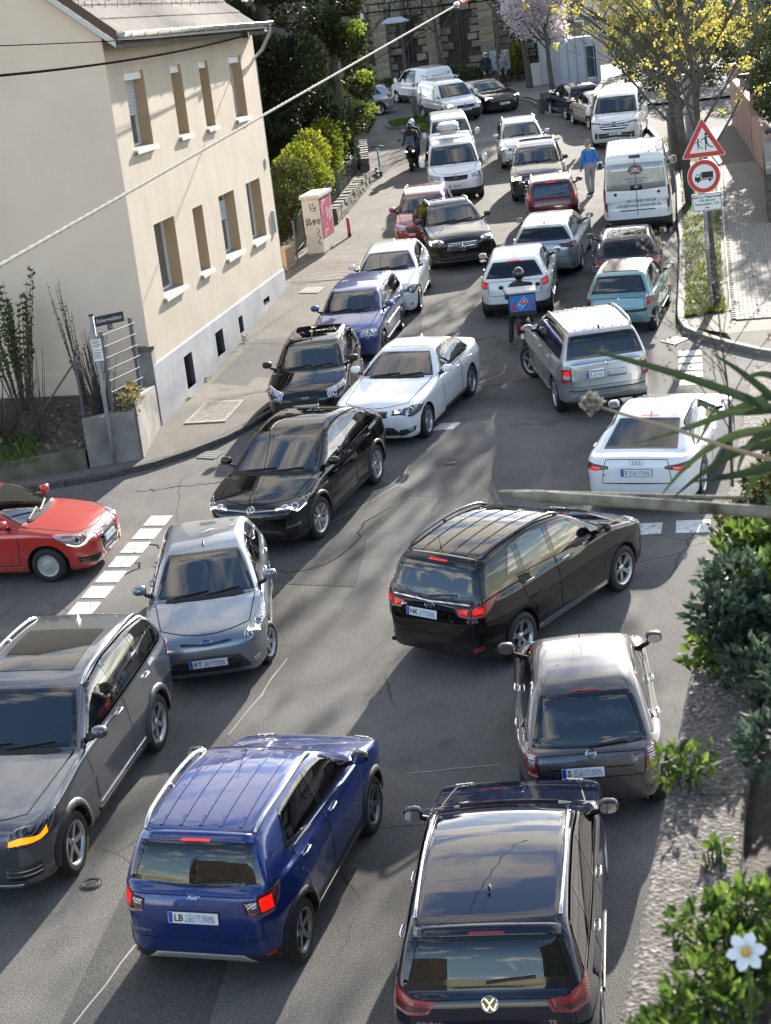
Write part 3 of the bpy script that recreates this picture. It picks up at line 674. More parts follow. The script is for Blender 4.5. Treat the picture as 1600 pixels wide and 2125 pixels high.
 if dr:
  zlo = o.get('doorz', P['gc'] + .17)
  for i in range(len(dr)):
   t0, t1, b0, b1 = dr[i]; yy = hw - .02
   tops = [(x, hw - .07, zbel(np.clip(x, d[0], d[4])) - .05) for x in np.linspace(t0, t1,6)]; bots = [(x, yy, zlo) for x in np.linspace(b0, b1,6)]
   car.patch('door', pm, tops, bots, .0025,10,9, mirror=True, ring=(.006, SEAM, .0012), key='door%d' % i)
   hx = (t1 - .20) if not o.get('hfront') else t0 + .15; hz = (bz0 + bz1) / 2 - o.get('hdrop', .13)
   for key, sg in (('door%d' % i, 1),('door%d-' % i, -1)):
    p, n = car.pt(hx, sg * hw, hz); hm = o.get('handlem', pm)
    b = MB().tube([p + Vector((.11,0,0)) + n * .004, p + Vector((.08,0,.002)) + n * .026, p + Vector((-.06,0,.004)) + n * .028, p + Vector((-.10,0,.004)) + n * .004],[.010,.012,.012,.010],8)
    car.items.append(dict(kind='obj', mb=b, m=hm, name='door_handle', parent=key))
  if o.get('sidestrip'):
   sz, sm = o['sidestrip']; car.strip('side_moulding', sm, [(dr[0][0] + .1, hw, sz),((dr[0][0] + dr[-1][1]) / 2, hw, sz),(dr[-1][3] - .05, hw, sz)],.05,.003,10, mirror=True, height=.014)
  car.strip('sill_strip', o.get('sillm', PLASTIC),[(dr[0][2] - .05, hw, P['gc'] + .12),(dr[-1][3] + .02, hw, P['gc'] + .12)],.055,.004,10, mirror=True, height=.012)
 bn = o.get('bonnet', 1)
 if bn:
  yb_ = hw * .82
  car.patch('bonnet', pm, [(xc - .03 + .12 * (y / yb_) ** 2, y, zc) for y in np.linspace(-yb_, yb_, 9)],[(.17 + .22 * (y / yb_) ** 2, y * .86, P['zn'] + .03) for y in np.linspace(-yb_, yb_, 9)],.0025,14,9, ring=(.008, SEAM, .0012))
 tg = o.get('tailgate')
 if tg:
  z0, z1, yf0, yf1 = tg
  car.patch('tailgate', pm, [(L - .06, y, z0) for y in np.linspace(hw * yf0,-hw * yf0,9)],[(L, y, z1) for y in np.linspace(hw * yf1,-hw * yf1,9)],.003,12,8, ring=(.006, SEAM, .0012))
 # lamps
 for nm, end, m in (('head', 'f', o.get('headm', LENSD)),('tail', 'r', o.get('tailm', TAILRED)),('fog', 'f', LENSW),('reflector', 'r', TAILRED),('tail_inner', 'r', o.get('tailim', TAILRED))):
  if nm in o:
   cv = lambda pts: [((dx if end == 'f' else L - dx), yf * hw, z) for dx, yf, z in pts]
   T, B = map(cv, o[nm]); car.patch({'head': 'headlight', 'tail': 'tail_light', 'fog': 'fog_lamp', 'reflector': 'reflector', 'tail_inner': 'tail_light_inner'}[nm], m, T, B, .006,12,7, mirror=True, key=nm, thick=.012, ring=(o['lampring'] if nm == 'head' and 'lampring' in o else None))
 for nm, end in (('drl', 'f'),('lit', 'r'),('taildrl', 'r')):
  if nm in o:
   for e in (o[nm] if isinstance(o[nm], list) else [o[nm]]):
    T, B, m = e[:3]; cv = lambda pts: [((dx if end == 'f' else L - dx), yf * hw, z) for dx, yf, z in pts]
    car.patch('lamp_glow', m, cv(T), cv(B),.0095,10,4, mirror=len(e) < 4, parent='head' if end == 'f' else 'tail')
 # grilles and dark intakes: (list of (top, bottom, material, slats))
 for T, B, m, sl_ in o.get('grille', []):
  car.patch('grille', m, [(dx, yf * hw, z) for dx, yf, z in T],[(dx, yf * hw, z) for dx, yf, z in B],.005,14,5, thick=.01, key='gr%d' % id(T))
  for k in range(sl_):
   t = (k + 1) / (sl_ + 1); pts = [tuple(np.array(a) * (1 - t) + np.array(b) * t) for a, b in zip(poly_eval(np.array(T, float),7), poly_eval(np.array(B, float),7))]
   car.strip('grille_slat', o.get('slatm', GLOSSB),[(dx, yf * hw * .97, z) for dx, yf, z in pts],.014,.006,12, height=.012, parent='gr%d' % id(T))
 for T, B, m in o.get('panels', []): car.patch('trim_panel', m, [(a, b * hw, c) for a, b, c in T],[(a, b * hw, c) for a, b, c in B],.005,12,5, thick=.008)
 for pts, wd_, m in o.get('lines', []): car.strip('trim_line', m, [(a, b * hw, c) for a, b, c in pts], wd_, .004,18, height=.006)
 for pts, wd_, m in o.get('mlines', []): car.strip('trim_line', m, [(a, b * hw, c) for a, b, c in pts], wd_, .004,18, mirror=True, height=.006)
 objs = [i for i in car.items if i['kind'] == 'obj']; car.items = [i for i in car.items if i['kind'] != 'obj']
 if o.get('ribs'):                                      # pressed ribs on the roof
  x0, x1, n, span = o['ribs']
  for y in np.linspace(-span, span, n): car.strip('roof_rib', pm, [(x, y, H) for x in np.linspace(x0, x1,6)],.035,.001,10, height=.008)
 car.build()
 for it in objs: it['mb'].build(it['name'], it['m'], car.objs.get(it['parent'], car.root), True)
 # wheels
 ty, rm, ds = wheel_meshes(car.R, o.get('rim', 'double5'), o.get('rimm', ALLOY)); st = o.get('steer', 0.)
 for ax in (1,-1):
  for sg in (1,-1):
   Mx = Matrix.Translation((ax * car.WB / 2, sg * (hw - .125), car.R)) @ Matrix.Rotation((st if ax > 0 else 0) + (0 if sg > 0 else math.pi),4, 'Z') @ Matrix.Rotation(random.uniform(0,6),4, 'Y')
   wv = link('wheel', ty, car.root, Mx); link('rim', rm, wv); link('brake_disc', ds, wv)
 if o.get('arches'):
  for ax in (1,-1):
   for sg in (1,-1):
    aw = o.get('archw', .07); n = 13; an = np.linspace(-.12, math.pi + .12, n); Rr = car.R + P.get('archgap', .045) + aw * .45
    pts = [(X0 - ax * car.WB / 2 - Rr * math.cos(t), sg * (hw - .01), car.R + Rr * math.sin(t)) for t in an]; p, nn = car.snap(car.seed(pts)); vs_, fs = [],[]
    p0 = Vector((ax * car.WB / 2,0, car.R)); b = MB()
    for i in range(n):
     q = Vector(p[i]); rdir = Vector((q.x - p0.x, 0, q.z - p0.z)).normalized(); nv = Vector((0, sg, 0));
     for rr_, of in ((-aw * .5,.022),(-aw * .3,.03),(aw * .3,.022),(aw * .5,-.004)): b.v.append(tuple(q + rdir * rr_ + nv * of))
    for i in range(n - 1):
     for k in range(3): f4 = (i * 4 + k, i * 4 + k + 1, i * 4 + k + 5, i * 4 + k + 4); b.f.append(f4 if sg < 0 else f4[::-1])
    car.child('wheel_arch_trim', b, o['arches'])
 mz = o.get('mirz', bz0 + .07); mirror_pair(car, o.get('mirx', (d[0] if d else xc + .3) + .02), mz, o.get('mirm', pm), o.get('mirout', .065), o.get('mirsz', (.07,.10,.07)))
 if 'head' in o and lod < 2 and not o.get('noproj'):                            # projector lenses inside the lamp
  T, B = np.array(o['head'][0]), np.array(o['head'][1])
  for f_, r_ in ((.28,.055),(.62,.05)):
   c_ = poly_eval(T, 9)[int(f_ * 8)] * .5 + poly_eval(B, 9)[int(f_ * 8)] * .5
   for sg in (1,-1):
    Mx = car.basis(c_[0], sg * c_[1] * hw, c_[2],.0085); b = MB(); ring_mb(b, r_, .014, n=16); ob = b.build('lamp_ring', CHROME, car.root, mw=Mx); b = MB(); disc_mb(b, r_ * .85, n=16, z=.002); b.build('projector', LENSW if f_ < .5 else LENSD, ob)
 if lod == 0: seats(car, o.get('hip', .36 * H), o.get('darkseat', True))
 elif lod == 1: seats(car, o.get('hip', .36 * H), True, False)
 return car
# ================================================================ the street and its edges (coordinates on the inclined street plane)
def sheet(name, pts, z, m, parent=None, kind='structure', label=None):
 b = MB(); b.add([(x, y, z) for x, y in pts],[tuple(range(len(pts)))]); o = b.build(name, m, parent, mw=None if parent else RX)
 if not parent and kind: o['kind'] = kind
 return o
def asphalt(name, c0, c1, c2, seed=0., wear=True):
 m = mat(name, rough=.93, spec=.25); t = NT(m); v = t.co('Object')
 big = t.noise(.35 , 5,.6, dist=.6); grain = t.noise(55,3,.7); fine = t.vor(70)
 c = t.ramp(big, [(.30, c0),(.52, c1),(.75, c2)])
 # light dusty tyre sweeps
 mp = t.n('ShaderNodeMapping', {'Vector': v}); mp.inputs['Scale'].default_value = (1.2,.35,1); mp.inputs['Rotation'].default_value = (0,0,.45)
 sw = t.ramp(t.noise(.9,6,.7, mp.outputs[0],1.2),[(.54,(0,0,0)),(.72,(1,1,1))])
 if wear: c = t.mix(t.math('MULTIPLY', sw, .30), c, (.24,.225,.195))
 c = t.mix(.75, c, t.ramp(grain, [(.34,(.16,.16,.16)),(.5,(.5,.5,.5)),(.66,(1,.98,.95))]), 'OVERLAY')
 c = t.mix(t.math('MULTIPLY', t.ramp(t.noise(38,2,.5),[(.66,(0,0,0)),(.74,(1,1,1))]),.35), c, (.30,.29,.27))
 # dark oil / damp blotches with their own outline
 bl = t.ramp(t.noise(.8,5,.6, dist=.9),[(.62,(0,0,0)),(.70,(1,1,1))]); c = t.mix(t.math('MULTIPLY', bl, .35), c, (.035,.034,.033))
 # fine crack network
 ck = t.ramp(t.vor(.55, t.mix(.12, v, t.n('ShaderNodeTexNoise', {'Vector': v, 'Scale': 3.0}).outputs['Color']), 'DISTANCE_TO_EDGE'),[(.0,(1,1,1)),(.012,(0,0,0))])
 cm_ = t.math('MULTIPLY', ck, t.ramp(t.noise(.22,2),[(.52,(0,0,0)),(.6,(1,1,1))])); c = t.mix(t.math('MULTIPLY', cm_, .7), c, (.02,.02,.02))
 t.set('Base Color', c); t.bump(t.mix(.5, fine, grain),.55,.012); return m
ASPH = asphalt('asphalt', (.085,.082,.078),(.125,.12,.113),(.19,.182,.167))
ASPH2 = asphalt('dark_asphalt_patch', (.062,.06,.058),(.08,.078,.075),(.11,.105,.1), wear=False)
PAVA = asphalt('pavement_asphalt', (.10,.092,.082),(.135,.125,.108),(.18,.165,.14))
TARL = []
ROAD = sheet('road', [(-160,-60),(160,-60),(160,320),(-160,320)],0., ASPH)
sheet('asphalt_repair', [(-2.6,26.2),(-.6,25.3),(-.35,27.4),(.55,29.6),(-.4,31.0),(-2.4,29.5)],.004, ASPH2, ROAD)
sheet('asphalt_repair', [(-3.9,13.5),(-2.4,13.2),(-1.9,17.2),(-3.2,17.8)],.004, ASPH2, ROAD)
def _pm():
 m = mat('road_paint', (.62,.62,.60),.7); t = NT(m); w_ = t.ramp(t.noise(9,6,.7),[(.34,(0,0,0)),(.46,(1,1,1))]); cc = t.ramp(t.vor(2.2, feature='DISTANCE_TO_EDGE'),[(.0,(0,0,0)),(.02,(1,1,1))])
 t.set('Base Color', t.mix(t.math('MULTIPLY', w_, cc),(.16,.155,.145),(.64,.64,.62))); t.bump(t.noise(60),.4,.006); return m
RPAINT = _pm()
def lerp2(a, b, t): return (a[0] + (b[0] - a[0]) * t, a[1] + (b[1] - a[1]) * t)
# block markings of the left crossing edge: six short blocks
for k in range(7):
 t0, t1 = (k - .38) / 6,(k + .38) / 6; a = (-4.22,29.76); b = (-5.05,25.86)
 p0, p1 = lerp2(a, b, t0), lerp2(a, b, t1); sheet('crossing_block', [p0, p1,(p1[0] + .40, p1[1] - .13),(p0[0] + .40, p0[1] - .13)],.007, RPAINT, ROAD)
for k in range(5):
 a = (6.70,36.97); b = (6.20,34.35); p0, p1 = lerp2(a, b, (k - .0) / 4.6), lerp2(a, b, (k + .72) / 4.6)
 sheet('crossing_block', [p0, p1,(p1[0] + .47, p1[1] - .13),(p0[0] + .48, p0[1] - .12)],.007, RPAINT, ROAD)
for q in ([(3.99,26.57),(4.38,26.48),(4.26,25.99),(3.89,26.05)],[(4.60,26.49),(5.12,26.34),(5.0,25.78),(4.48,25.93)],[(3.35,26.72),(3.78,26.62),(3.68,26.10),(3.25,26.2)],[(1.06,33.2),(1.30,33.65),(1.70,33.54),(1.51,33.14)]): sheet('stop_line_block', q[::-1],.007, RPAINT, ROAD)
CHALK = mat('chalk_line', (.34,.33,.30),.9)
def line(name, pts, wd, z, m, parent):
 b = MB(); P_ = [Vector((x, y, z)) for x, y in pts]
 for i, p in enumerate(P_):
  t = (P_[min(i + 1, len(P_) - 1)] - P_[max(i - 1,0)]).normalized(); n = Vector((-t.y, t.x, 0)) * wd / 2 * random.uniform(.6,1.3); b.v += [tuple(p - n), tuple(p + n)]
 b.f += [(2 * i, 2 * i + 2,2 * i + 3,2 * i + 1) for i in range(len(P_) - 1)]; return b.build(name, m, parent)
def wob(pts, n, a):
 q = poly_eval(np.array(pts, float), n); q[1:-1] += RNG.normal(0, a, (n - 2,2)); return q.tolist()
for pts in ([(-.13,18.95),(1.0,18.9)],[(-.1,18.05),(.35,18.0)],[(-1.62,22.85),(-2.0,21.6),(-2.35,20.6)],[(.55,31.2),(.35,30.2),(-.1,29.5),(-1.0,28.4)],[(-3.1,15.9),(-3.7,14.3),(-3.9,13.2)],[(2.2,36.2),(2.9,36.9),(3.0,37.6)],[(-.2,16.4),(.25,16.3)]): line('chalk_line', wob(pts, 9,.012),.022,.0065, CHALK, ROAD)
CRACK = mat('crack_filler', (.03,.029,.028),1., spec=.05)
for pts in ([(-1.6,26.3),(-.9,26.5),(-.5,27.4),(-.4,28.3),(.1,28.9)],[(-1.6,26.3),(-2.3,26.9)],[(-4.1,28.5),(-3.5,27.9),(-3.0,27.6)],[(-4.4,28.0),(-4.1,27.4),(-4.6,26.9)],[(3.2,38.9),(5.2,38.5)],[(-1.5,44.2),(1.5,45.8)],[(2.2,40.1),(3.1,40.3)]): line('crack', wob(pts, 14,.05),.028,.0062, CRACK, ROAD)
TAR = mat('tar_seam', (.052,.05,.048),1., spec=.1)
for q in TARL: line('tar_seam', wob(q, 40,.025),.03,.0058, TAR, ROAD)
for q in ([(-4.6,31.6),(-2.6,31.5),(-1.0,31.4)],): line('tar_seam', wob(q, 60,.04),.024,.0056, TAR, ROAD)
IRON = nmat('cast_iron', [(.3,(.03,.028,.026)),(.7,(.075,.07,.065))],12, rough=.6, bump=.5, bscale=60)
def manhole(x, y, r, nm='manhole_cover'):
 b = MB(); disc_mb(b, r, n=28, z=.008); ring_mb(b, r * .82, r * .1, n=28, z=.012)
 for k in range(-3,4): bar(b, (-r * .5, k * r * .16),(r * .5, k * r * .16), r * .06,.013)
 o = b.build(nm, IRON, ROAD, mw=Matrix.Translation((x, y, 0))); b2 = MB(); ring_mb(b2, r * 1.08, r * .14, n=28, z=.009); b2.build('cover_frame', mat('worn_concrete', (.10,.095,.085),.9), o); return o
manhole(1.32,31.0,.13); manhole(-3.72,17.25,.11)
# gully gratings
def grating(pts, nm='gully_grate'):
 a, b_, c_, d_ = [Vector((*p, 0)) for p in pts]; o = sheet(nm, pts, .005, mat('gully_dark', (.01,.01,.01),.9), ROAD); g = MB()
 n = 7
 for k in range(n + 1):
  t = k / n; g.quadprism(a.lerp(b_, t) + Vector((-.012,0,.006)), d_.lerp(c_, t) + Vector((-.012,0,.006)), d_.lerp(c_, t) + Vector((.012,0,.006)), a.lerp(b_, t) + Vector((.012,0,.006)),(0,0,.012))
 for k in range(4):
  t = k / 3; g.quadprism(a.lerp(d_, t) + Vector((0,-.014,.006)), b_.lerp(c_, t) + Vector((0,-.014,.006)), b_.lerp(c_, t) + Vector((0,.014,.006)), a.lerp(d_, t) + Vector((0,.014,.006)),(0,0,.0125))
 g.build('grate_bars', mat('worn_steel', (.30,.29,.27),.6,.4), o)
grating([(6.53,37.98),(6.74,37.55),(7.11,37.91),(6.87,38.22)]); grating([(-3.55,33.32),(-3.2,33.1),(-3.05,33.45),(-3.4,33.68)])
# ---- kerbs: separate stones along a line
KERB = nmat('kerb_granite', [(.3,(.16,.15,.135)),(.6,(.27,.255,.23)),(.8,(.36,.34,.31))],30, rough=.85, bump=.5, bscale=90)
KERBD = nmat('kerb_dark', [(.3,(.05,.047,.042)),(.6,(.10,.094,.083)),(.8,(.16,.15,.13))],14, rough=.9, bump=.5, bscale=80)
def kerb(name, pts, wd, h, m, step=1.0, side=1, taper=None):
 root = empty(name, RX); root['kind'] = 'structure'; q = np.array(pts, float); d = np.r_[0, np.cumsum(np.linalg.norm(np.diff(q, axis=0), axis=1))]; n = max(1, int(round(d[-1] / step)))
 P = lambda t: Vector((np.interp(t, d, q[:, 0]), np.interp(t, d, q[:, 1]),0))
 for k in range(n):
  t0, t1 = d[-1] * k / n + .006, d[-1] * (k + 1) / n - .006; a, b = P(t0), P(t1); e = (b - a).normalized(); nn = Vector((-e.y, e.x, 0)) * side * wd; hh = h * (taper((t0 + t1) / 2 / d[-1]) if taper else 1) + random.uniform(-.004,.004)
  mb = MB(); bv = .02
  pr = [(0,-.02),(0, hh - bv),(bv / wd, hh),(1, hh),(1,-.02)]
  v = [a + nn * u + Vector((0,0, z)) for u, z in pr] + [b + nn * u + Vector((0,0, z)) for u, z in pr]
  mb.add(v, [(i, i + 1,6 + i, 5 + i) for i in range(4)] + [(4,3,2,1,0),(5,6,7,8,9)]); mb.build('kerb_stone', m, root)
 return root
def smoothline(pts, n=40):
 p = np.array(pts, float); q = [p[0]]
 for i in range(1, len(p) - 1):
  a = p[i] + (p[i - 1] - p[i]) * .4; b = p[i] + (p[i + 1] - p[i]) * .4
  for t in np.linspace(0,1,6): q.append((1 - t) ** 2 * a + 2 * t * (1 - t) * p[i] + t * t * b)
 q.append(p[-1]); return [tuple(x) for x in q]
KL = smoothline([(-14,31.6),(-6.74,32.36),(-4.9,32.62),(-3.9,33.3),(-2.91,34.24),(-2.2,35.5),(-1.77,36.88),(-1.55,38.3)])
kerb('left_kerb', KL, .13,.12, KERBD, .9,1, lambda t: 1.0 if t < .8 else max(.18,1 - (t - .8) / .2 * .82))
# left pavement: raised at the corner, running out flush beside the parked cars
SE = KL[2:] + [(-1.2,41),(-.35,46),(.6,52),(1.3,58),(2.3,66),(2.9,73),(3.0,79)]
b = MB(); IN = [(-7.5,33.0),(-4.9,33.2),(-4.5,35.9),(-3.4,42),(-2.03,48.95),(-2.2,52.4),(-.9,57),(.75,66.4),(.9,73),(1.6,79)]
N = 44; so, si = poly_eval(np.array(SE), N), poly_eval(np.array(IN), N); nv = 7
hgt = lambda x, y: .115 * float(np.clip((38.6 - y) / 1.6,0,1)) + .010
for i in range(N):
 for j in range(nv): p = so[i] + (si[i] - so[i]) * j / (nv - 1) + (np.array([-.12,.05]) if j == 0 and so[i][1] < 38.6 else 0); b.v.append((p[0], p[1], hgt(*p) + .006 * j / nv))
b.f += [(i * nv + j, (i + 1) * nv + j, (i + 1) * nv + j + 1, i * nv + j + 1) for i in range(N - 1) for j in range(nv - 1)]
LPAVE = b.build('left_pavement', PAVA, None, True, RX); LPAVE['kind'] = 'structure'
sheet('asphalt_repair', [(-3.7,38.6),(-2.0,38.0),(-.9,42.5),(-2.7,43)],.022, ASPH2, LPAVE); sheet('asphalt_repair', [(-1.9,49.6),(-.1,49.2),(.3,52.0),(-1.7,52.5)],.022, PAVA, LPAVE)
# inspection cover filled with small setts, and a plain one further up
fr = nmat('cover_concrete', [(.3,(.2,.185,.15)),(.7,(.34,.32,.27))],10)
q = [Vector((-3.94,35.46,0)), Vector((-3.56,37.06,0)), Vector((-2.71,36.79,0)), Vector((-3.06,35.25,0))]; o = MB()
zc_ = .135; ctr = sum(q, Vector()) / 4; inn = [ctr + (p - ctr) * .86 for p in q]
for i in range(4): o.quadprism(q[i] + Vector((0,0, zc_ - .02)), q[(i + 1) % 4] + Vector((0,0, zc_ - .02)), inn[(i + 1) % 4] + Vector((0,0, zc_ - .02)), inn[i] + Vector((0,0, zc_ - .02)),(0,0,.035))
cov = o.build('inspection_cover', fr, LPAVE); o = MB(); rows, cols = 16,10
o.add([p + Vector((0,0, zc_ - .005)) for p in inn],[(0,3,2,1)])
for i in range(rows):
 for j in range(cols):
  u, v = (i + .5) / rows, (j + .5) / cols; p = inn[0].lerp(inn[1], u).lerp(inn[3].lerp(inn[2], u), v); o.box(p + Vector((0,0, zc_)),(.062,.078,.024 + random.uniform(-.004,.006)), Matrix.Rotation(-.2 + random.uniform(-.08,.08),3, 'Z'))
so_ = o.build('sett_filling', nmat('sett_stone', [(.3,(.13,.12,.10)),(.7,(.30,.28,.23))],16), cov); so_['kind'] = 'stuff'
sheet('inspection_cover', [(-1.65,48.03),(-1.11,47.71),(-.91,48.44),(-1.43,48.69)],.03, fr, LPAVE); sheet('cover_lid', [(-1.56,48.06),(-1.16,47.84),(-1.0,48.38),(-1.4,48.58)],.034, nmat('lid_grey', [(.3,(.16,.15,.13)),(.7,(.24,.23,.2))],8), LPAVE)
line('crack', wob([(-4.2,36.9),(-2.2,37.6),(-1.4,37.5)],12,.03),.03,.10, CRACK, LPAVE)
for a_ in range(7): yy = 49.2 + a_ * .5; line('crack', wob([(-1.9, yy),(-.9, yy + .15),(.1, yy - .1)],12,.05),.03,.024, CRACK, LPAVE)
# right side: kerb, grass verge, brick pavement
KRL = smoothline([(10.6,33.0),(8.28,35.61),(7.65,36.89),(7.15,38.2),(7.12,39.3),(7.89,42.95),(9.12,49.0),(9.46,51.1),(11.2,60.0),(12.2,69.0),(12.6,76)])
kerb('right_kerb', KRL, .16,.13, KERB, .95,-1)
GR = nmat('verge_soil', [(.35,(.045,.04,.025)),(.6,(.07,.075,.03)),(.8,(.10,.12,.04))],3, bump=.6, bscale=30)
VER = sheet('grass_verge', [(7.30,39.5),(8.40,39.55),(10.62,50.3),(12.7,60),(13.6,69.5),(12.4,69),(11.35,60),(9.6,51),(8.05,42.9)],.12, GR)
def gravelly(nm): return nmat(nm, [(.3,(.10,.095,.085)),(.55,(.19,.18,.16)),(.75,(.27,.255,.23))],45,3, bump=.5, bscale=70)
BRICKBED = nmat('paving_sand', [(.3,(.07,.065,.055)),(.7,(.12,.11,.09))],12)
PVR = sheet('right_pavement', [(7.35,38.4),(7.32,39.48),(8.42,39.52),(10.66,50.3),(12.75,60),(13.66,69.5),(15.6,70),(14.1,60),(12.4,50),(13.5,44),(13.8,38.6),(9.2,37.4),(7.9,37.6)],.115, BRICKBED)
sheet('side_street_pavement', [(7.86,36.9),(7.9,37.58),(9.2,37.38),(13.8,38.58),(22,40),(22,30),(10.8,33.05),(8.45,35.7)],.12, PAVA)
BR = [nmat('paving_brick_a', [(.3,(.19,.175,.15)),(.7,(.27,.25,.215))],8, bump=.4), nmat('paving_brick_b', [(.3,(.16,.15,.13)),(.7,(.235,.22,.19))],8, bump=.4), nmat('paving_brick_c', [(.3,(.23,.21,.18)),(.7,(.32,.295,.25))],8, bump=.4)]
bm_ = [MB().box((0,0,.0),(.188,.092,.03)).mesh('brick', m_) for m_ in BR]; rest = MB(); nb = 0; hd_ = math.atan2(50.26 - 39.6,10.62 - 8.4); e = Vector((math.cos(hd_), math.sin(hd_),0)); nrm_ = Vector((math.sin(hd_),-math.cos(hd_),0)); o0 = Vector((8.46,39.5,.128)); Rb = Matrix.Rotation(hd_ - math.pi / 2,3, 'Z')
cells = []
for i in range(-9,215):
 for j in range(0,10):
  p = o0 + e * (i * .1 + .05) + nrm_ * (j * .2 + (.1 if i % 2 else 0) + .06); y = p.y; xr = np.interp(y, [38.6,44,50,60],[13.8,13.5,12.3,14.0])
  if p.x < xr: cells.append((i, p))
for i, p in sorted(cells, key=lambda c_: c_[0]):
 p = p + Vector((0,0, random.uniform(-.003,.003)))
 if nb < 300: o = link('brick', bm_[random.choice((0,0,1,1,2))], PVR, Matrix.Translation(p) @ Matrix.Rotation(hd_ - math.pi / 2,4, 'Z')); nb += 1
 else: rest.box(p, (.188,.092,.03), Rb)
ro = rest.build('brick_field', BR[0], PVR); ro['kind'] = 'stuff'
# edging between grass and bricks
kerb('verge_edging', [(8.40,39.55),(10.62,50.3),(12.7,60.0)],.05,.15, mat('edging_pale', (.36,.34,.29),.8),1.0,-1)
# near right kerb and gravel pavement below the terrace
KN = [(2.5,14.0),(3.75,19.5),(4.7,22.6),(5.6,25.6),(7.7,29.8),(10.6,31.4),(16,32.9)]
kerb('near_kerb', smoothline(KN),.22,.12, KERB, 1.0,-1)
sheet('near_pavement', [(2.1,14.0)] + [(x + .2, y - .08) for x, y in KN[1:]] + [(30,33),(30,8),(2.1,8)],.10, gravelly('chippings'))
# traffic islands and beds at the far bend
GRASSM = None
for nm, pts in (('planted_bed', [(2.25,84.5),(2.6,82.6),(4.15,82.9),(4.2,85.2)]),('planted_bed', [(2.9,81.3),(3.15,79.2),(4.2,79.6),(4.2,81.4)])):
 bd = kerb(nm, pts + [pts[0]],.12,.14, KERB, .8,-1); sheet('bed_soil', [tuple(np.array(p) * .97 + np.mean(pts, 0) * .03) for p in pts],.10, GR, bd)
kerb('far_right_kerb', smoothline([(8.2,90.2),(9.3,88.4),(9.6,86),(9.5,82),(9.7,80.4),(10.6,80),(14,79)]),.15,.12, KERB, 1., -1)
sheet('far_right_pavement', [(8.3,90.3),(9.4,88.5),(9.72,86),(9.62,82),(9.85,80.6),(12,80.2),(20,79),(30,92),(12,100),(6,97)],.115, gravelly('far_paving'))
kerb('far_left_kerb', [(-8,99),(2.2,97.6),(3.4,96.2),(6,95),(8.2,90.2)],.15,.12, KERB, 1.2,1)
sheet('church_forecourt', [(-8,99.1),(2.2,97.75),(3.4,96.35),(6,95.15),(8.2,90.4),(20,90),(20,130),(-20,130)],.10, gravelly('forecourt'))
# ================================================================ vegetation helpers
def leafmat(name, stops, trans=.45, rough=.6, scale=1.2):
 if name in MATS: return MATS[name]
 m = mat(name, rough=rough, spec=.3); t = NT(m); at = t.n('ShaderNodeAttribute', attribute_name='rnd'); geo = t.n('ShaderNodeNewGeometry')
 f = t.math('ADD', t.math('MULTIPLY', at.outputs['Fac'],.6), t.math('MULTIPLY', t.noise(scale, 3,.5, geo.outputs['Position']),.4)); c = t.ramp(f, stops); t.set('Base Color', c)
 tr = t.n('ShaderNodeBsdfTranslucent', {'Color': c}); mx_ = t.n('ShaderNodeMixShader'); mx_.inputs[0].default_value = trans; out = t.t.nodes['Material Output']
 t.t.links.new(t.b.outputs[0], mx_.inputs[1]); t.t.links.new(tr.outputs[0], mx_.inputs[2]); t.t.links.new(mx_.outputs[0], out.inputs[0]); return m
def leaves(name, P, size, m, parent=None, aspect=1.8, dirs=None, jit=.9, kind=None, mw=None, fold=.25, szvar=.45):
 n = len(P); P = np.asarray(P, float); a = RNG.normal(size=(n, 3)) if dirs is None else np.asarray(dirs, float) + RNG.normal(0, jit, (n, 3)); a /= np.linalg.norm(a, axis=1, keepdims=True)
 r = RNG.normal(size=(n, 3)); b = np.cross(a, r); b /= np.maximum(np.linalg.norm(b, axis=1, keepdims=True),1e-6); c = np.cross(a, b)
 s = (np.asarray(size) * (1 + RNG.uniform(-szvar, szvar, n)))[:, None]; w_ = s / aspect
 # pointed leaf: base, two shoulders, tip; folded along the midrib
 V = np.stack([P, P + a * s * .45 + b * w_ * .5 + c * w_ * fold, P + a * s, P + a * s * .45 - b * w_ * .5 + c * w_ * fold],1).reshape(-1,3); k = np.arange(n) * 4
 F = np.concatenate([np.stack([k, k + 1, k + 2],1), np.stack([k, k + 2, k + 3],1)]); me = mesh_np(name, V, F, m, False); at = me.attributes.new('rnd', 'FLOAT', 'FACE'); rv = RNG.uniform(0,1, n).astype(np.float32); at.data.foreach_set('value', np.concatenate([rv, rv]))
 o = link(name, me, parent, mw)
 if kind: o['kind'] = kind
 return o
def blob_pts(n, blobs, shell=.55):
 """points in lumpy volume: list of (cx,cy,cz, rx,ry,rz)"""
 B = np.array(blobs, float); vol = np.prod(B[:, 3:],1) ** .67; k = RNG.choice(len(B), n, p=vol / vol.sum()); d = RNG.normal(size=(n, 3)); d /= np.linalg.norm(d, axis=1, keepdims=True)
 r = shell + (1 - shell) * RNG.uniform(0,1, n) ** .6; return B[k, :3] + d * B[k, 3:] * r[:, None], d
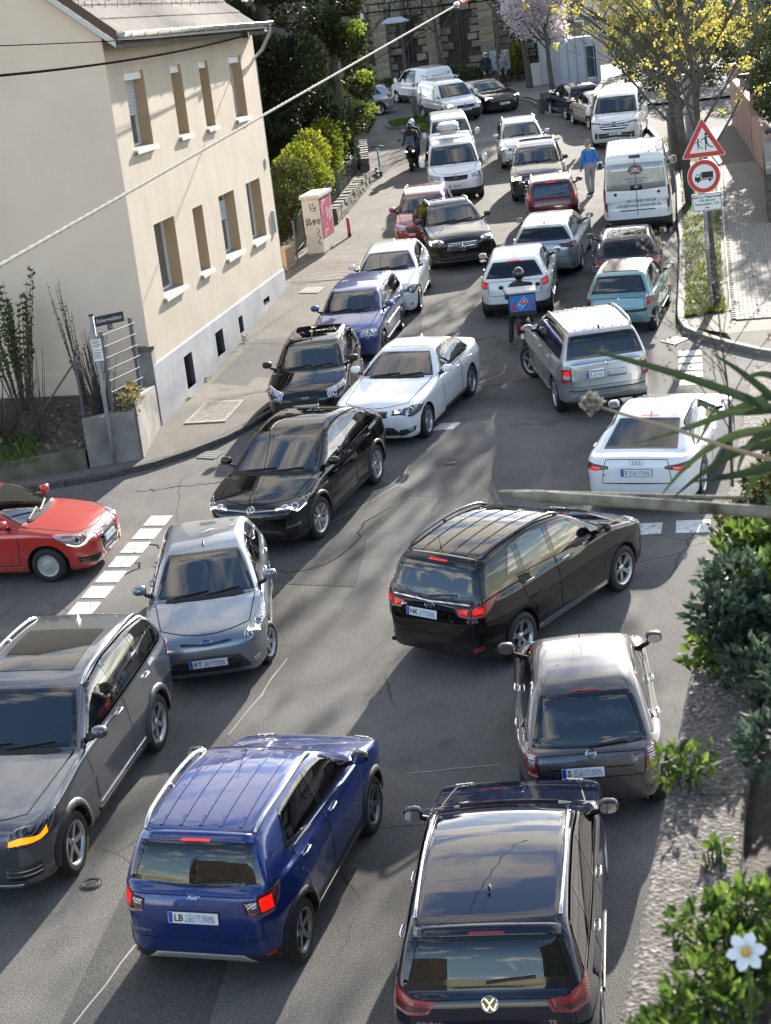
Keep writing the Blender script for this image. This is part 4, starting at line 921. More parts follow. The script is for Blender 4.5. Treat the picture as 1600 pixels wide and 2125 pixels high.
def branches(base, h, r, n1=7, spread=.6, levels=3, seed=0, lean=(0,0), split=.35, up=.35):
 """tapered trunk with limbs; returns MB and twig end points"""
 rnd = random.Random(seed); mb = MB(); ends = []
 def grow(p, d, L, r0, lv):
  pts = [p]; n = 5 if lv == 0 else 4; q = p.copy(); dd = d.copy()
  for i in range(n):
   dd = (dd + Vector((rnd.uniform(-1,1), rnd.uniform(-1,1), rnd.uniform(-.3,.6))) * (.06 if lv == 0 else .16)).normalized(); q = q + dd * L / n; pts.append(q.copy())
  mb.tube(pts, [r0 * (1 - .62 * i / n) for i in range(n + 1)],7 if lv == 0 else (5 if lv == 1 else 4), False)
  if lv >= levels: ends.extend(pts[2:]); return
  if lv >= levels - 1: ends.extend(pts[3:])
  m = n1 if lv == 0 else rnd.randint(3,5)
  for k in range(m):
   t = (split if lv == 0 else .25) + (1 - (split if lv == 0 else .25)) * (k + rnd.random()) / m; i = min(int(t * n), n - 1); o = pts[i].lerp(pts[i + 1], t * n - i)
   an = rnd.uniform(0,2 * math.pi); nd = (dd * .5 + Vector((math.cos(an), math.sin(an), up)) * (spread + .3 * lv * .5)).normalized(); grow(o, nd, L * rnd.uniform(.42,.62) if lv else L * rnd.uniform(.40,.58), r0 * (1 - .6 * t) * .55, lv + 1)
 grow(Vector(base), Vector((lean[0], lean[1],1)).normalized(), h, r, 0); return mb, ends
BARK = nmat('bark', [(.3,(.045,.038,.03)),(.6,(.10,.085,.068)),(.8,(.15,.13,.105))],7,6, bump=.9, bscale=25, bd=.03)
BARKP = nmat('pale_bark', [(.3,(.09,.08,.07)),(.7,(.20,.18,.16))],7,6, bump=.6, bscale=25)
TWIG = mat('twig', (.055,.045,.036),.85)
# ================================================================ the house on the left
A_ = rd(-4.37,35.94); e_ = Vector((.17775,.98408,0)); HM = Matrix((e_, Vector((-e_.y, e_.x, 0)), Vector((0,0,1)))).transposed().to_4x4(); HM.translation = A_
HOUSE = empty('house', HM); tag(HOUSE, 'beige rendered two-storey house with deep narrow windows and grey plinth', 'house')
def render_mat(name, c0, c1, c2, streak=True):
 if name in MATS: return MATS[name]
 m = mat(name, rough=.92, spec=.2); t = NT(m); mp = t.n('ShaderNodeMapping', {'Vector': t.co()}); mp.inputs['Scale'].default_value = (1,1,.12)
 c = t.ramp(t.noise(.8,6,.6),[(.3, c0),(.55, c1),(.8, c2)])
 if streak: c = t.mix(t.math('MULTIPLY', t.ramp(t.noise(3.2,5,.6, mp.outputs[0]),[(.46,(0,0,0)),(.8,(1,1,1))]),.3), c, tuple(x * .7 for x in c0))
 t.set('Base Color', c); t.bump(t.noise(60,3,.6),.35,.012); return m
FAC = render_mat('facade_render', (.47,.405,.325),(.53,.46,.375),(.57,.50,.41)); GAB = render_mat('gable_render', (.68,.54,.42),(.72,.575,.45),(.75,.61,.485), False)
REV = render_mat('reveal_paint', (.42,.30,.185),(.47,.34,.21),(.50,.37,.24), False); PLI = render_mat('plinth_render', (.30,.31,.33),(.40,.41,.43),(.50,.51,.52))
S0, S1, ZE = -.32,13.2,7.86; DEP = 9.6
OPEN = [(.80,2.24,5.70,7.25),(4.40,5.33,5.70,7.25),(6.97,7.87,5.70,7.25),(10.08,11.45,5.70,7.25),(1.30,2.95,2.54,4.08),(4.55,5.48,2.54,4.04),(7.10,8.73,2.54,4.04),(10.12,11.77,2.50,4.04)]
BASE = [(1.95,2.65,.37,1.09),(4.85,5.60,.52,1.08),(7.26,7.70,.63,1.03),(10.18,10.92,.84,.99)]
ZP = 1.36
def wall_with_holes(x0, x1, z0, z1, holes, y=0.):
 xs = sorted({x0, x1} | {v for h in holes for v in h[:2]}); zs = sorted({z0, z1} | {v for h in holes for v in h[2:]}); b = MB(); idx = {}
 def vid(i, j):
  if (i, j) not in idx: idx[i, j] = len(b.v); b.v.append((xs[i], y, zs[j]))
  return idx[i, j]
 for i in range(len(xs) - 1):
  for j in range(len(zs) - 1):
   cx, cz = (xs[i] + xs[i + 1]) / 2,(zs[j] + zs[j + 1]) / 2
   if any(h[0] < cx < h[1] and h[2] < cz < h[3] for h in holes): continue
   b.f.append((vid(i, j), vid(i + 1, j), vid(i + 1, j + 1), vid(i, j + 1)))
 return b
wall_with_holes(S0, S1, ZP, ZE + .1, OPEN).build('facade', FAC, HOUSE); wall_with_holes(S0 - .0, S1,-.4, ZP, BASE, -.035).build('plinth', PLI, HOUSE)
MB().add([(S0,-.035, ZP),(S1,-.035, ZP),(S1,0, ZP + .03),(S0,0, ZP + .03)],[(0,1,2,3)]).build('plinth_ledge', PLI, HOUSE)
RZ = ZE + .1 + DEP / 2 * .84
b = MB(); b.add([(S0,0, ZP),(S0,0, ZE + .1),(S0, DEP / 2, RZ),(S0, DEP, ZE + .1),(S0, DEP, ZP)],[(0,1,2,3,4)]); b.add([(S1,0,-.4),(S1, DEP, -.4),(S1, DEP, ZE + .1),(S1, DEP / 2, RZ),(S1,0, ZE + .1)],[(0,1,2,3,4)]); b.add([(S0, DEP, -.4),(S0, DEP, ZE),(S1, DEP, ZE),(S1, DEP, -.4)],[(0,1,2,3)]); b.build('gable_wall', GAB, HOUSE)
MB().box((S0 + .18, DEP / 2,(ZP - .4) / 2),(.42, DEP, ZP + .4)).build('gable_base', GAB, HOUSE)
WHITEF = mat('window_white', (.68,.69,.70),.4); CURT = mat('curtain', (.55,.55,.53),.9); SHUT = nmat('roller_shutter', [(.3,(.42,.44,.47)),(.7,(.5,.52,.55))],3)
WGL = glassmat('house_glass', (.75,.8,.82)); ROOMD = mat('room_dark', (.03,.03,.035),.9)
for k, (x0, x1, z0, z1) in enumerate(OPEN):
 d = .34; w_ = MB(); w_.add([(x0,0, z0),(x0, d, z0),(x0, d, z1),(x0,0, z1)],[(0,1,2,3)]); w_.add([(x1,0, z0),(x1,0, z1),(x1, d, z1),(x1, d, z0)],[(0,1,2,3)]); w_.add([(x0,0, z1),(x0, d, z1),(x1, d, z1),(x1,0, z1)],[(0,1,2,3)]); w_.add([(x0,0, z0),(x1,0, z0),(x1, d, z0),(x0, d, z0)],[(0,1,2,3)])
 W = w_.build('window', REV, HOUSE)
 f = MB(); t_ = .07; y = d - .04
 for q in ((x0 + t_ / 2,(z0 + z1) / 2, t_, z1 - z0),(x1 - t_ / 2,(z0 + z1) / 2, t_, z1 - z0),((x0 + x1) / 2, z0 + t_ / 2, x1 - x0 - 2 * t_, t_),((x0 + x1) / 2, z1 - t_ / 2, x1 - x0 - 2 * t_, t_)): f.box((q[0], y, q[1]),(q[2] - .002,.06, q[3] - .002))
 if x1 - x0 > 1.2: f.box(((x0 + x1) / 2, y, (z0 + z1) / 2),(.09,.055, z1 - z0 - 2 * t_))
 f.build('window_frame', WHITEF, W); MB().add([(x0 + t_, y + .01, z0 + t_),(x1 - t_, y + .01, z0 + t_),(x1 - t_, y + .01, z1 - t_),(x0 + t_, y + .01, z1 - t_)],[(0,1,2,3)]).build('pane', WGL, W)
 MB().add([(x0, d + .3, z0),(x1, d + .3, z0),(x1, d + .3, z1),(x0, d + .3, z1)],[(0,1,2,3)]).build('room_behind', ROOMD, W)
 c_ = MB(); n = 16
 for i in range(n + 1): xx = x0 + (x1 - x0) * i / n; yy = d + .0 + .02 * (i % 2); c_.v += [(xx, yy, z0),(xx, yy, z1)]
 c_.f += [(2 * i, 2 * i + 2,2 * i + 3,2 * i + 1) for i in range(n)]; c_.build('curtain', CURT, W)
 sl_ = MB(); sl_.box(((x0 + x1) / 2 + .03,-.02, z0 - .04),(x1 - x0 + .20,.12,.05)); sl_.box(((x0 + x1) / 2 + .03,-.076, z0 - .075),(x1 - x0 + .20,.014,.06)); sl_.build('sill', mat('sill_cream', (.66,.64,.56),.5), W)
 MB().add([(x0,.0, z0 + .004),(x1,0, z0 + .004),(x1, d - .07, z0 + .03),(x0, d - .07, z0 + .03)],[(0,1,2,3)]).build('sill_slope', mat('sill_zinc', (.30,.32,.34),.5,.3), W)
 if k < 4: MB().box(((x0 + x1) / 2,.17, z1 - .085),(x1 - x0 - .004,.22,.165)).build('shutter_box', WHITEF, W)
 if k in (0,6):
  zb_ = z0 + (z1 - z0) * (.42 if k == 0 else .55)
  for i in range(int((z1 - .17 - zb_) / .06)): MB().box(((x0 + x1) / 2, d - .085, zb_ + .03 + i * .06),(x1 - x0 - .01,.02,.054)).build('shutter_slat', SHUT, W)
for x0, x1, z0, z1 in BASE:
 d = .3; w_ = MB(); w_.add([(x0,-.035, z0),(x0, d, z0),(x0, d, z1),(x0,-.035, z1)],[(0,1,2,3)]); w_.add([(x1,-.035, z0),(x1,-.035, z1),(x1, d, z1),(x1, d, z0)],[(0,1,2,3)]); w_.add([(x0,-.035, z1),(x0, d, z1),(x1, d, z1),(x1,-.035, z1)],[(0,1,2,3)]); w_.add([(x0, d, z0),(x1, d, z0),(x1, d, z1),(x0, d, z1)],[(0,1,2,3)])
 W = w_.build('cellar_opening', mat('cellar_dark', (.11,.11,.115),.9), HOUSE)
 for i in range(4): MB().tube([(x0 + (x1 - x0) * (i + .5) / 4,.05, z0),(x0 + (x1 - x0) * (i + .5) / 4,.05, z1)],.012,6).build('cellar_bar', mat('iron_bar', (.02,.02,.02),.6,.5), W)
# roof: tile courses with corrugation
TILE = nmat('roof_tile', [(.3,(.075,.062,.054)),(.55,(.12,.10,.088)),(.8,(.17,.15,.13))],2.2,6, bump=.4, bscale=30)
nr = 14; sl_len = (DEP / 2 + .40) / nr; xs = np.linspace(S0 - .22, S1 + .28,270)
for side in (0,1):
 for r in range(nr):
  b = MB(); y0 = -.40 + r * sl_len - .05; y1 = -.40 + (r + 1) * sl_len
  for x in xs:
   wv = .05 * abs(math.sin((x - S0) * math.pi / .21))
   for y, lift in ((y0,.055),(y1,.018)):
    z = ZE + .16 + y * .84 + lift + wv; b.v.append((x, y if side == 0 else DEP - y, z))
  f = [(2 * i, 2 * i + 2,2 * i + 3,2 * i + 1) for i in range(len(xs) - 1)]; b.f += f if side == 0 else [q[::-1] for q in f]
  b.build('tile_course', TILE, HOUSE, True)
MB().add([(S0 - .2,-.36, ZE + .0),(S1 + .26,-.36, ZE + .0),(S1 + .26,.02, ZE + .02),(S0 - .2,.02, ZE + .02)],[(0,3,2,1)]).build('soffit', mat('soffit_paint', (.58,.54,.47),.8), HOUSE)
b = MB(); b.quadprism((S0 - .2,-.38, ZE + .0),(S1 + .26,-.38, ZE),(S1 + .26,-.38, ZE + .16),(S0 - .2,-.38, ZE + .16),(0,.03,0)); b.build('fascia', mat('soffit_paint', (.58,.54,.47)), HOUSE)
b = MB(); b.add([(S0 - .24,-.40, ZE - .02),(S0 - .24, DEP / 2, ZE - .02 + (DEP / 2 + .4) * .84),(S0 - .24, DEP / 2, ZE + .20 + (DEP / 2 + .4) * .84),(S0 - .24,-.40, ZE + .20)],[(0,1,2,3)]); b.build('verge_board', mat('verge_brown', (.10,.05,.035),.7), HOUSE)
b = MB(); b.add([(S0 - .23,-.34, ZE - .12),(S0 - .23, DEP / 2, ZE - .12 + (DEP / 2 + .34) * .84),(S0 - .23, DEP / 2, ZE + .0 + (DEP / 2 + .34) * .84),(S0 - .23,-.34, ZE - .0)],[(0,1,2,3)]); b.build('verge_batten', mat('verge_pale', (.55,.52,.48),.7), HOUSE)
ZINC = nmat('zinc', [(.3,(.22,.23,.24)),(.7,(.36,.37,.38))],6, rough=.45, bump=.15)
b = MB(); n = 9
for x in (S0 - .26, S1 + .30):
 for k in range(n): a = math.pi * k / (n - 1); b.v.append((x, -.48 - .085 * math.cos(a), ZE + .15 - .085 * math.sin(a)))
b.f += [(k, k + 1, n + k + 1, n + k) for k in range(n - 1)]; b.f += [tuple(range(n)), tuple(range(2 * n - 1, n - 1,-1))]; gut = b.build('gutter', ZINC, HOUSE, True)
MB().tube([(S0 - .26,-.565, ZE + .152),(S1 + .30,-.565, ZE + .152)],.012,6).build('gutter_bead', ZINC, gut)
for i in range(14): MB().box((S0 + .2 + i * 1.0,-.48, ZE + .105),(.02,.178,.10)).build('gutter_bracket', ZINC, gut)
MB().tube([(S1 + .05,-.50, ZE + .08),(S1 + .08,-.46, ZE - .15),(S1 + .12,-.2, ZE - .55),(S1 + .12,.05, ZE - .75),(S1 + .12,.06, ZE - 2.5),(S1 + .12,.06,.9)],.05,10).build('downpipe', ZINC, HOUSE, True)
for i in range(14):
 for zz_ in (0,1): MB().tube([(S0 + .8 + i * .9,.62 + zz_ * 2.4, ZE + .16 + (.62 + zz_ * 2.4) * .84 + .02),(S0 + .8 + i * .9,.60 + zz_ * 2.4, ZE + .16 + (.62 + zz_ * 2.4) * .84 + .22),(S0 + .8 + i * .9,.85 + zz_ * 2.4, ZE + .16 + (.85 + zz_ * 2.4) * .84 + .06)],.014,5).build('snow_guard', ZINC, HOUSE)
MB().box((12.75,-.02,4.35),(.18,.03,.24)).build('house_number_plate', mat('plate_grey', (.5,.5,.5),.5), HOUSE); link('house_number', (lambda t: (t.materials.append(INK), t)[1])(text_mesh('12', .16).copy()), HOUSE, Matrix.Translation((12.75,-.037,4.35)) @ Matrix.Rotation(math.pi / 2,4, 'X'))
MB().box((12.75,-.04,2.75),(.16,.08,.6)).build('letter_box', mat('plate_grey', (.5,.5,.5),.5), HOUSE)
# ================================================================ corner garden, wall, railing, street name
CONC = nmat('stained_concrete', [(.25,(.11,.105,.095)),(.5,(.21,.20,.18)),(.75,(.32,.305,.28))],1.6,7, bump=.5, bscale=20); MOSS = nmat('mossy_concrete', [(.3,(.06,.065,.035)),(.55,(.13,.125,.085)),(.8,(.22,.21,.16))],2.2,7, bump=.6, bscale=20)
def wallseg(name, p0, p1, h0, h1, th, m, label, cat='wall', base=-.1, cap=None, parent=None):
 a, b2 = rd(*p0), rd(*p1); d = (b2 - a); nn = Vector((-d.y, d.x, 0)).normalized() * th; mb = MB()
 lo = [a + Vector((0,0, base)), b2 + Vector((0,0, base)), b2 + nn + Vector((0,0, base)), a + nn + Vector((0,0, base))]; hi = [a + Vector((0,0, h0)), b2 + Vector((0,0, h1)), b2 + nn + Vector((0,0, h1)), a + nn + Vector((0,0, h0))]
 mb.add(lo + hi, [(0,3,2,1),(4,5,6,7),(0,1,5,4),(1,2,6,5),(2,3,7,6),(3,0,4,7)]); o = mb.build(name, m, parent)
 if label: tag(o, label, cat)
 return o
wallseg('garden_wall', (-4.58,33.32),(-4.42,35.55),1.28,1.0,.28, CONC, 'stained rendered garden wall running from the street sign to the house corner')
wallseg('garden_wall', (-5.62,33.1),(-4.62,33.28),1.05,1.15,.3, CONC, 'short broken concrete wall behind the street sign pole')
lw = wallseg('low_wall', (-14,32.55),(-5.66,33.02),.42,.5,.22, MOSS, 'low mossy wall along the side street at the left edge')
p = wallseg('gate_pillar', (-4.40,35.58),(-4.36,35.88),1.75,1.72,.34, CONC, 'concrete gate pillar with mossy cap against the house corner', 'pillar');
mb = MB().box(rd(-4.55,35.72) + Vector((0,0,1.77)),(.46,.42,.07), Matrix.Rotation(.0,3, 'Z')); mb.build('pillar_cap', MOSS, p)
b = MB(); pts = [(-14,32.8,.30),(-5.6,33.3,.45),(-4.9,33.55,.95),(-4.7,35.9,.9),(-9,36.8,1.1),(-14,37,1.1)]; b.add([rd(x, y) + Vector((0,0, z)) for x, y, z in pts],[(0,1,2,3,4,5)]); gs = b.build('garden_soil', nmat('leafy_soil', [(.3,(.03,.026,.018)),(.5,(.075,.06,.042)),(.7,(.15,.12,.085))],9,7, bump=.8, bscale=40)); gs['kind'] = 'structure'
n = 900; pp = np.array([rd(x, y) + Vector((0,0, np.interp(y, [32.9,36.5],[.42,1.05]) + .02)) for x, y in zip(RNG.uniform(-12,-4.9, n), RNG.uniform(33.1,36, n))]); leaves('leaf_litter', pp, .09, leafmat('litter_leaf', [(.2,(.10,.07,.04)),(.5,(.20,.15,.09)),(.8,(.32,.26,.18))],.1), aspect=1.5, kind='stuff')
n = 1800; pp = np.array([rd(x, y) + Vector((0,0, np.interp(y, [32.9,36.5],[.40,1.0]))) for x, y in zip(RNG.uniform(-9.5,-6.6, n), RNG.uniform(32.85,34.2, n))]); leaves('garden_grass', pp, .16, leafmat('grass_blade', [(.2,(.05,.09,.015)),(.6,(.11,.19,.03)),(.9,(.22,.27,.07))],.4), aspect=7, dirs=np.tile([0,0,1.],(n, 1)), jit=.4, kind='stuff')
# metal railing on the wall
RM = frame_up(-5.03,33.36, math.atan2(1.5,.42)); ra = empty('railing', RM); tag(ra, 'galvanised metal railing with seven bars behind the street sign', 'railing'); GALV = mat('galvanised', (.11,.115,.12),.75,.0)
for x in (0,1.5): MB().box((x, 0,1.85),(.07,.07,1.7)).build('post', GALV, ra)
for k in range(7): MB().tube([(-.06,-.045,1.28 + k * .225),(1.6,-.045,1.22 + k * .225)],.011,6).build('bar', GALV, ra)
# mesh fence posts in the garden
for i, (x, y, h) in enumerate(((-5.75,34.2,2.1),(-7.9,34.0,1.9))):
 fp = empty('fence_post', frame_up(x, y)); MB().tube([(0,0,.4),(0,0, h)],.032,8).build('post', GALV, fp); MB().tube([(0,0, h - .1),(-1.1,.1,.75)],.022,6).build('brace', GALV, fp); tag(fp, ('grey tubular fence post with slanting brace left of the street sign', 'second grey fence post among the bare shrubs at the left edge')[i], 'fence post')
# street name pole
st = empty('street_sign', frame_up(-5.14,33.19)); tag(st, 'street name sign Schurwaldstr. on a grey pole at the left corner', 'sign')
MB().tube([(0,0,0),(0,0,3.05)],.042,10).build('pole', nmat('weathered_steel', [(.3,(.19,.195,.20)),(.7,(.30,.305,.31))],5, rough=.55), st, True); MB().tube([(0,0,3.05),(0,0,3.09)],.048,10).build('pole_cap', PLASTIC, st)
SB = Matrix.Translation((.06,-.02,2.93)) @ Matrix.Rotation(R_(35),4, 'Z'); nb_ = mat('sign_dark_blue', (.012,.014,.028),.35)
sp_ = MB().box((.31,0,0),(.62,.02,.19)).build('name_board', nb_, st, mw=SB)
def textobj(s, size, m, parent, M_, bold=0., align='CENTER'):
 me = text_mesh(s, size, align, bold).copy(); me.materials.clear(); me.materials.append(m); return link('lettering', me, parent, M_)
TX = Matrix.Rotation(math.pi / 2,4, 'X'); SW = mat('sign_white', (.72,.72,.70),.45)
textobj('Schurwaldstr.', .105, SW, sp_, Matrix.Translation((.31,-.0115,0)) @ TX)
s2 = MB().box((.30,0,-.15),(.10,.018,.10)).build('number_board', nb_, st, mw=SB); textobj('12', .075, SW, s2, Matrix.Translation((.30,-.0105,-.15)) @ TX)
for z in (2.50,2.28): q = MB().box((.02,-.052, z),(.19,.012,.20)).build('notice_plate', SW, st); b = MB(); [b.add([(-.06,-.0595, z + .06 - k * .035),(.10 - .03 * (k % 2),-.0595, z + .06 - k * .035),(.10 - .03 * (k % 2),-.0595, z + .072 - k * .035),(-.06,-.0595, z + .072 - k * .035)],[(0,1,2,3)]) for k in range(4)]; b.build('notice_print', INK, q)
# shrubs in the garden
def stemshrub(name, x, y, h, ns, nl, m, label, spread=.5, z0=.6, lsz=.07, grp=None):
 root = empty(name, frame_up(x, y, 0, z0)); st_ = MB(); P = []; D = []
 for k in range(ns):
  a = random.uniform(0,6.28); r = random.uniform(.1,1) * spread; top = Vector((r * math.cos(a), r * math.sin(a), h * random.uniform(.6,1))); b0 = Vector((r * .25 * math.cos(a), r * .25 * math.sin(a),0)); pts = [b0.lerp(top, t) + Vector((random.uniform(-.04,.04), random.uniform(-.04,.04),0)) * (0 < t < 1) for t in (0,.3,.6,1)]
  st_.tube(pts, [.014,.011,.008,.003],5, False)
  for i in range(nl): t = random.uniform(.35,1.0); p = pts[0].lerp(pts[3], t) if t > 1 else Vector(poly_eval(np.array([list(q) for q in pts]),21)[int(t * 20)]); P.append(p); D.append((random.uniform(-1,1), random.uniform(-1,1),.7))
 st_.build('stems', TWIG, root)
 if P: leaves('foliage', P, lsz, m, root, 1.9, D, .3)
 tag(root, label, 'shrub', grp); return root
LG = leafmat('shrub_leaf', [(.2,(.04,.065,.02)),(.5,(.085,.12,.035)),(.85,(.17,.19,.07))],.35)
stemshrub('leafy_shrub', -7.1,35.2,3.0,34,60, LG, 'tall olive green shrub against the gable wall at the left edge', .75,.9,.085); stemshrub('budding_shrub', -5.75,35.0,2.8,9,34, leafmat('bud_leaf', [(.2,(.06,.05,.02)),(.6,(.12,.10,.04)),(.9,(.2,.17,.07))],.3), 'thin budding shrub with bare stems in front of the gable', .45,.9,.05)
stemshrub('bare_shrub', -6.6,33.9,2.2,16,3, LG, 'bare grey shrub stems above the low mossy wall', .9,.6,.05); stemshrub('bare_shrub', -7.6,34.2,1.7,70,2, LG, 'dense dry brush behind the low mossy wall', 1.1,.5,.05); stemshrub('bare_shrub', -5.4,34.3,1.8,44,4, LG, 'tangled dry brush left of the metal railing', .6,.8,.05)
iv, dn = blob_pts(700,[(-4.75,33.45,0,.22,.25,.16),(-4.72,34.0,0,.16,.4,.2)],.5); iv = np.array([list(rd(a, b2) + Vector((0,0,1.30 + c_))) for a, b2, c_ in iv]); iv[:, 2] -= np.abs(RNG.normal(0,.12, len(iv))); ivy = leaves('ivy', iv, .085, leafmat('ivy_leaf', [(.2,(.10,.10,.03)),(.5,(.22,.19,.08)),(.85,(.38,.32,.16))],.3), aspect=1.3); tag(ivy, 'yellowish ivy hanging over the garden wall beside the sign pole', 'ivy')
for i, (x, y) in enumerate(((-4.1,37.6),(-3.85,39.5),(-3.2,43.2),(-2.2,34.2))):
 n = 90; pp = np.stack([x + RNG.normal(0,.12, n), y + RNG.normal(0,.25, n), np.zeros(n)],1); pp = np.array([list(rd(*q[:2]) + Vector((0,0,.03))) for q in pp]); o = leaves('weeds', pp, .10, leafmat('weed_leaf', [(.2,(.06,.09,.015)),(.6,(.14,.19,.03)),(.9,(.26,.28,.06))],.4), aspect=2.5, dirs=np.tile([0,0,.8],(n, 1)), jit=.6); tag(o, ('leafy weeds at the first cellar opening', 'weeds at the foot of the house plinth between the cellar openings', 'sparse weeds at the plinth near the third cellar opening', 'small weed tuft growing at the corner kerb')[i], 'weeds')
# ================================================================ hedge, fence, cabinet and evergreens on the left
HY = leafmat('hedge_leaf', [(.15,(.055,.085,.012)),(.45,(.14,.18,.02)),(.7,(.30,.31,.03)),(.9,(.50,.44,.04))],.5, scale=.9); HD = leafmat('hedge_dark_leaf', [(.2,(.03,.05,.012)),(.6,(.08,.10,.025)),(.9,(.18,.17,.05))],.35)
def bush(name, blobs, n, size, m, label, cat='bush', grp=None, stems=6):
 c0 = np.mean([b_[:2] for b_ in blobs],0); root = empty(name, Matrix.Translation(rd(*c0))); o = rd(*c0); B = []
 for bx_, by_, bz_, *r in blobs: q = rd(bx_, by_) - o; B.append((q.x, q.y, q.z + bz_, *r))
 P, D = blob_pts(n, B); D = D + np.array([0,0,.4]); leaves('foliage', P, size, m, root, 1.8, D, .7); s_ = MB()
 for k in range(stems): b_ = B[k % len(B)]; s_.tube([(b_[0] * .8 + random.uniform(-.2,.2), b_[1] * .8 + random.uniform(-.2,.2),-.05),(b_[0], b_[1], b_[2])],[.03,.012],5, False)
 s_.build('stems', TWIG, root)['kind'] = 'stuff'; tag(root, label, cat, grp); return root
bush('hedge', [(-2.1,57.0,1.0,.8,1.4,.9),(-1.75,58.3,1.6,.7,1.2,.8),(-2.6,56.0,.8,.6,1.0,.8)],6500,.10, HD, 'olive hedge behind the graffitied cabinet')
bush('hedge', [(-1.45,60.5,1.7,.8,1.6,.9),(-1.1,62.4,1.9,.7,1.5,.9),(-1.9,59.2,1.6,.6,1.0,.8),(-1.0,61.2,1.1,.6,1.6,.8)],9000,.10, HY, 'round bright yellow-green hedge above the wire fence')
bush('hedge', [(-.55,65.2,1.9,.65,1.8,.9),(-.2,67.3,1.8,.55,1.6,.9),(-.5,64.6,1.1,.5,1.6,.8)],8000,.10, HY, 'farther yellow-green hedge reaching toward the scooter')
FWIRE = mat('fence_wire', (.05,.055,.05),.6,.3)
fr_ = [(-1.7,52.6),(-1.35,55.6),(-.95,57.6),(-.25,62),(.5,66.2)]
fc = empty('wire_fence', Matrix.Translation(rd(-1.7,52.6))); tag(fc, 'low wire mesh fence on a stone base in front of the hedge', 'fence'); o0 = rd(-1.7,52.6)
for i in range(len(fr_) - 1):
 a, b2 = rd(*fr_[i]) - o0, rd(*fr_[i + 1]) - o0; L_ = (b2 - a).length; n = int(L_ / .11); mb = MB()
 for k in range(n):
  p = a.lerp(b2, k / n); q = a.lerp(b2, min(1,(k + 8) / n)); mb.tube([p + Vector((0,0,.35)), q + Vector((0,0,1.2))],.005,3, False); q2 = a.lerp(b2, max(0,(k - 8) / n)); mb.tube([p + Vector((0,0,.35)), q2 + Vector((0,0,1.2))],.005,3, False)
 mb.tube([a + Vector((0,0,1.2)), b2 + Vector((0,0,1.2))],.008,4); w_ = mb.build('wire_mesh', FWIRE, fc); w_['kind'] = 'stuff'
 for k in range(int(L_ / 2) + 1): MB().tube([a.lerp(b2, k * 2 / L_) + Vector((0,0,.1)), a.lerp(b2, k * 2 / L_) + Vector((0,0,1.28))],.03,6).build('post', GALV, fc)
STONE = [nmat('rubble_%d' % k, [(.3, tuple(x * .75 for x in c_)),(.7, c_)],5,6, bump=.8, bscale=18, bd=.03) for k, c_ in enumerate([(.12,.108,.085),(.15,.132,.10),(.09,.083,.07)])]
def stonewall(root, p0, p1, h, th, cl, rh, gap=.015, lim=None, names='stone'):
 d = p1 - p0; L_ = d.length; e = d.normalized(); an = math.atan2(e.y, e.x); z = 0; r = 0; nrm = Vector((e.y, -e.x, 0))
 eh = Vector((e.x, e.y, 0)).normalized()
 while z < h - .02:
  hh = min(rh * random.uniform(.8,1.2), h - z); x = random.uniform(-.5,0) * cl
  while x < L_:
   w_ = cl * random.uniform(.6,1.4); x0, x1 = max(0, x), min(L_, x + w_)
   if x1 - x0 > .05:
    th2 = th + random.uniform(-.03,.03); c_ = p0 + d * ((x0 + x1) / 2 / L_) + Vector((0,0, z + hh / 2)) - nrm * 0
    v = MB().box((0,0,0),(x1 - x0 - gap, th2, hh - gap)).v; jit = [(a + random.uniform(-.012,.012), b_ + random.uniform(-.02,.02), c2 + random.uniform(-.01,.01)) for a, b_, c2 in v]
    mb = MB(); mb.add(jit, [(0,1,3,2),(4,6,7,5),(0,4,5,1),(2,3,7,6),(0,2,6,4),(1,5,7,3)]); mb.build(names, random.choice(STONE), root, mw=Matrix.Translation(c_) @ Matrix.Rotation(an, 4, 'Z'))
   x += w_
  z += hh; r += 1
sw_ = empty('rubble_wall', Matrix.Translation(rd(-.65,58.2))); tag(sw_, 'low rubble stone wall at the foot of the hedge beside the scooter', 'wall'); o1 = rd(-.65,58.2)
stonewall(sw_, rd(-.55,58.6) - o1, rd(.82,66.6) - o1,.55,.3,.55,.2); stonewall(sw_, rd(.82,66.6) - o1, rd(.9,72.5) - o1,1.0,.3,.6,.25)
b = MB(); b.add([rd(x, y) + Vector((0,0, z)) for x, y, z in ((-.75,58.6,.3),(.72,66.6,.6),(.8,73,.7),(-9,73,.6),(-9,50,.2),(-2.3,50,.1),(-1.9,53,.1))],[(0,1,2,3,4,5,6)]); q = b.build('hedge_bank', GR); q['kind'] = 'structure'
pl_ = wallseg('gate_post_wall', (-2.0,51.6),(-1.75,52.4),.62,.6,.3, render_mat('tan_render', (.42,.30,.19),(.47,.34,.22),(.5,.37,.25), False), 'short tan rendered wall block beside the cabinet')
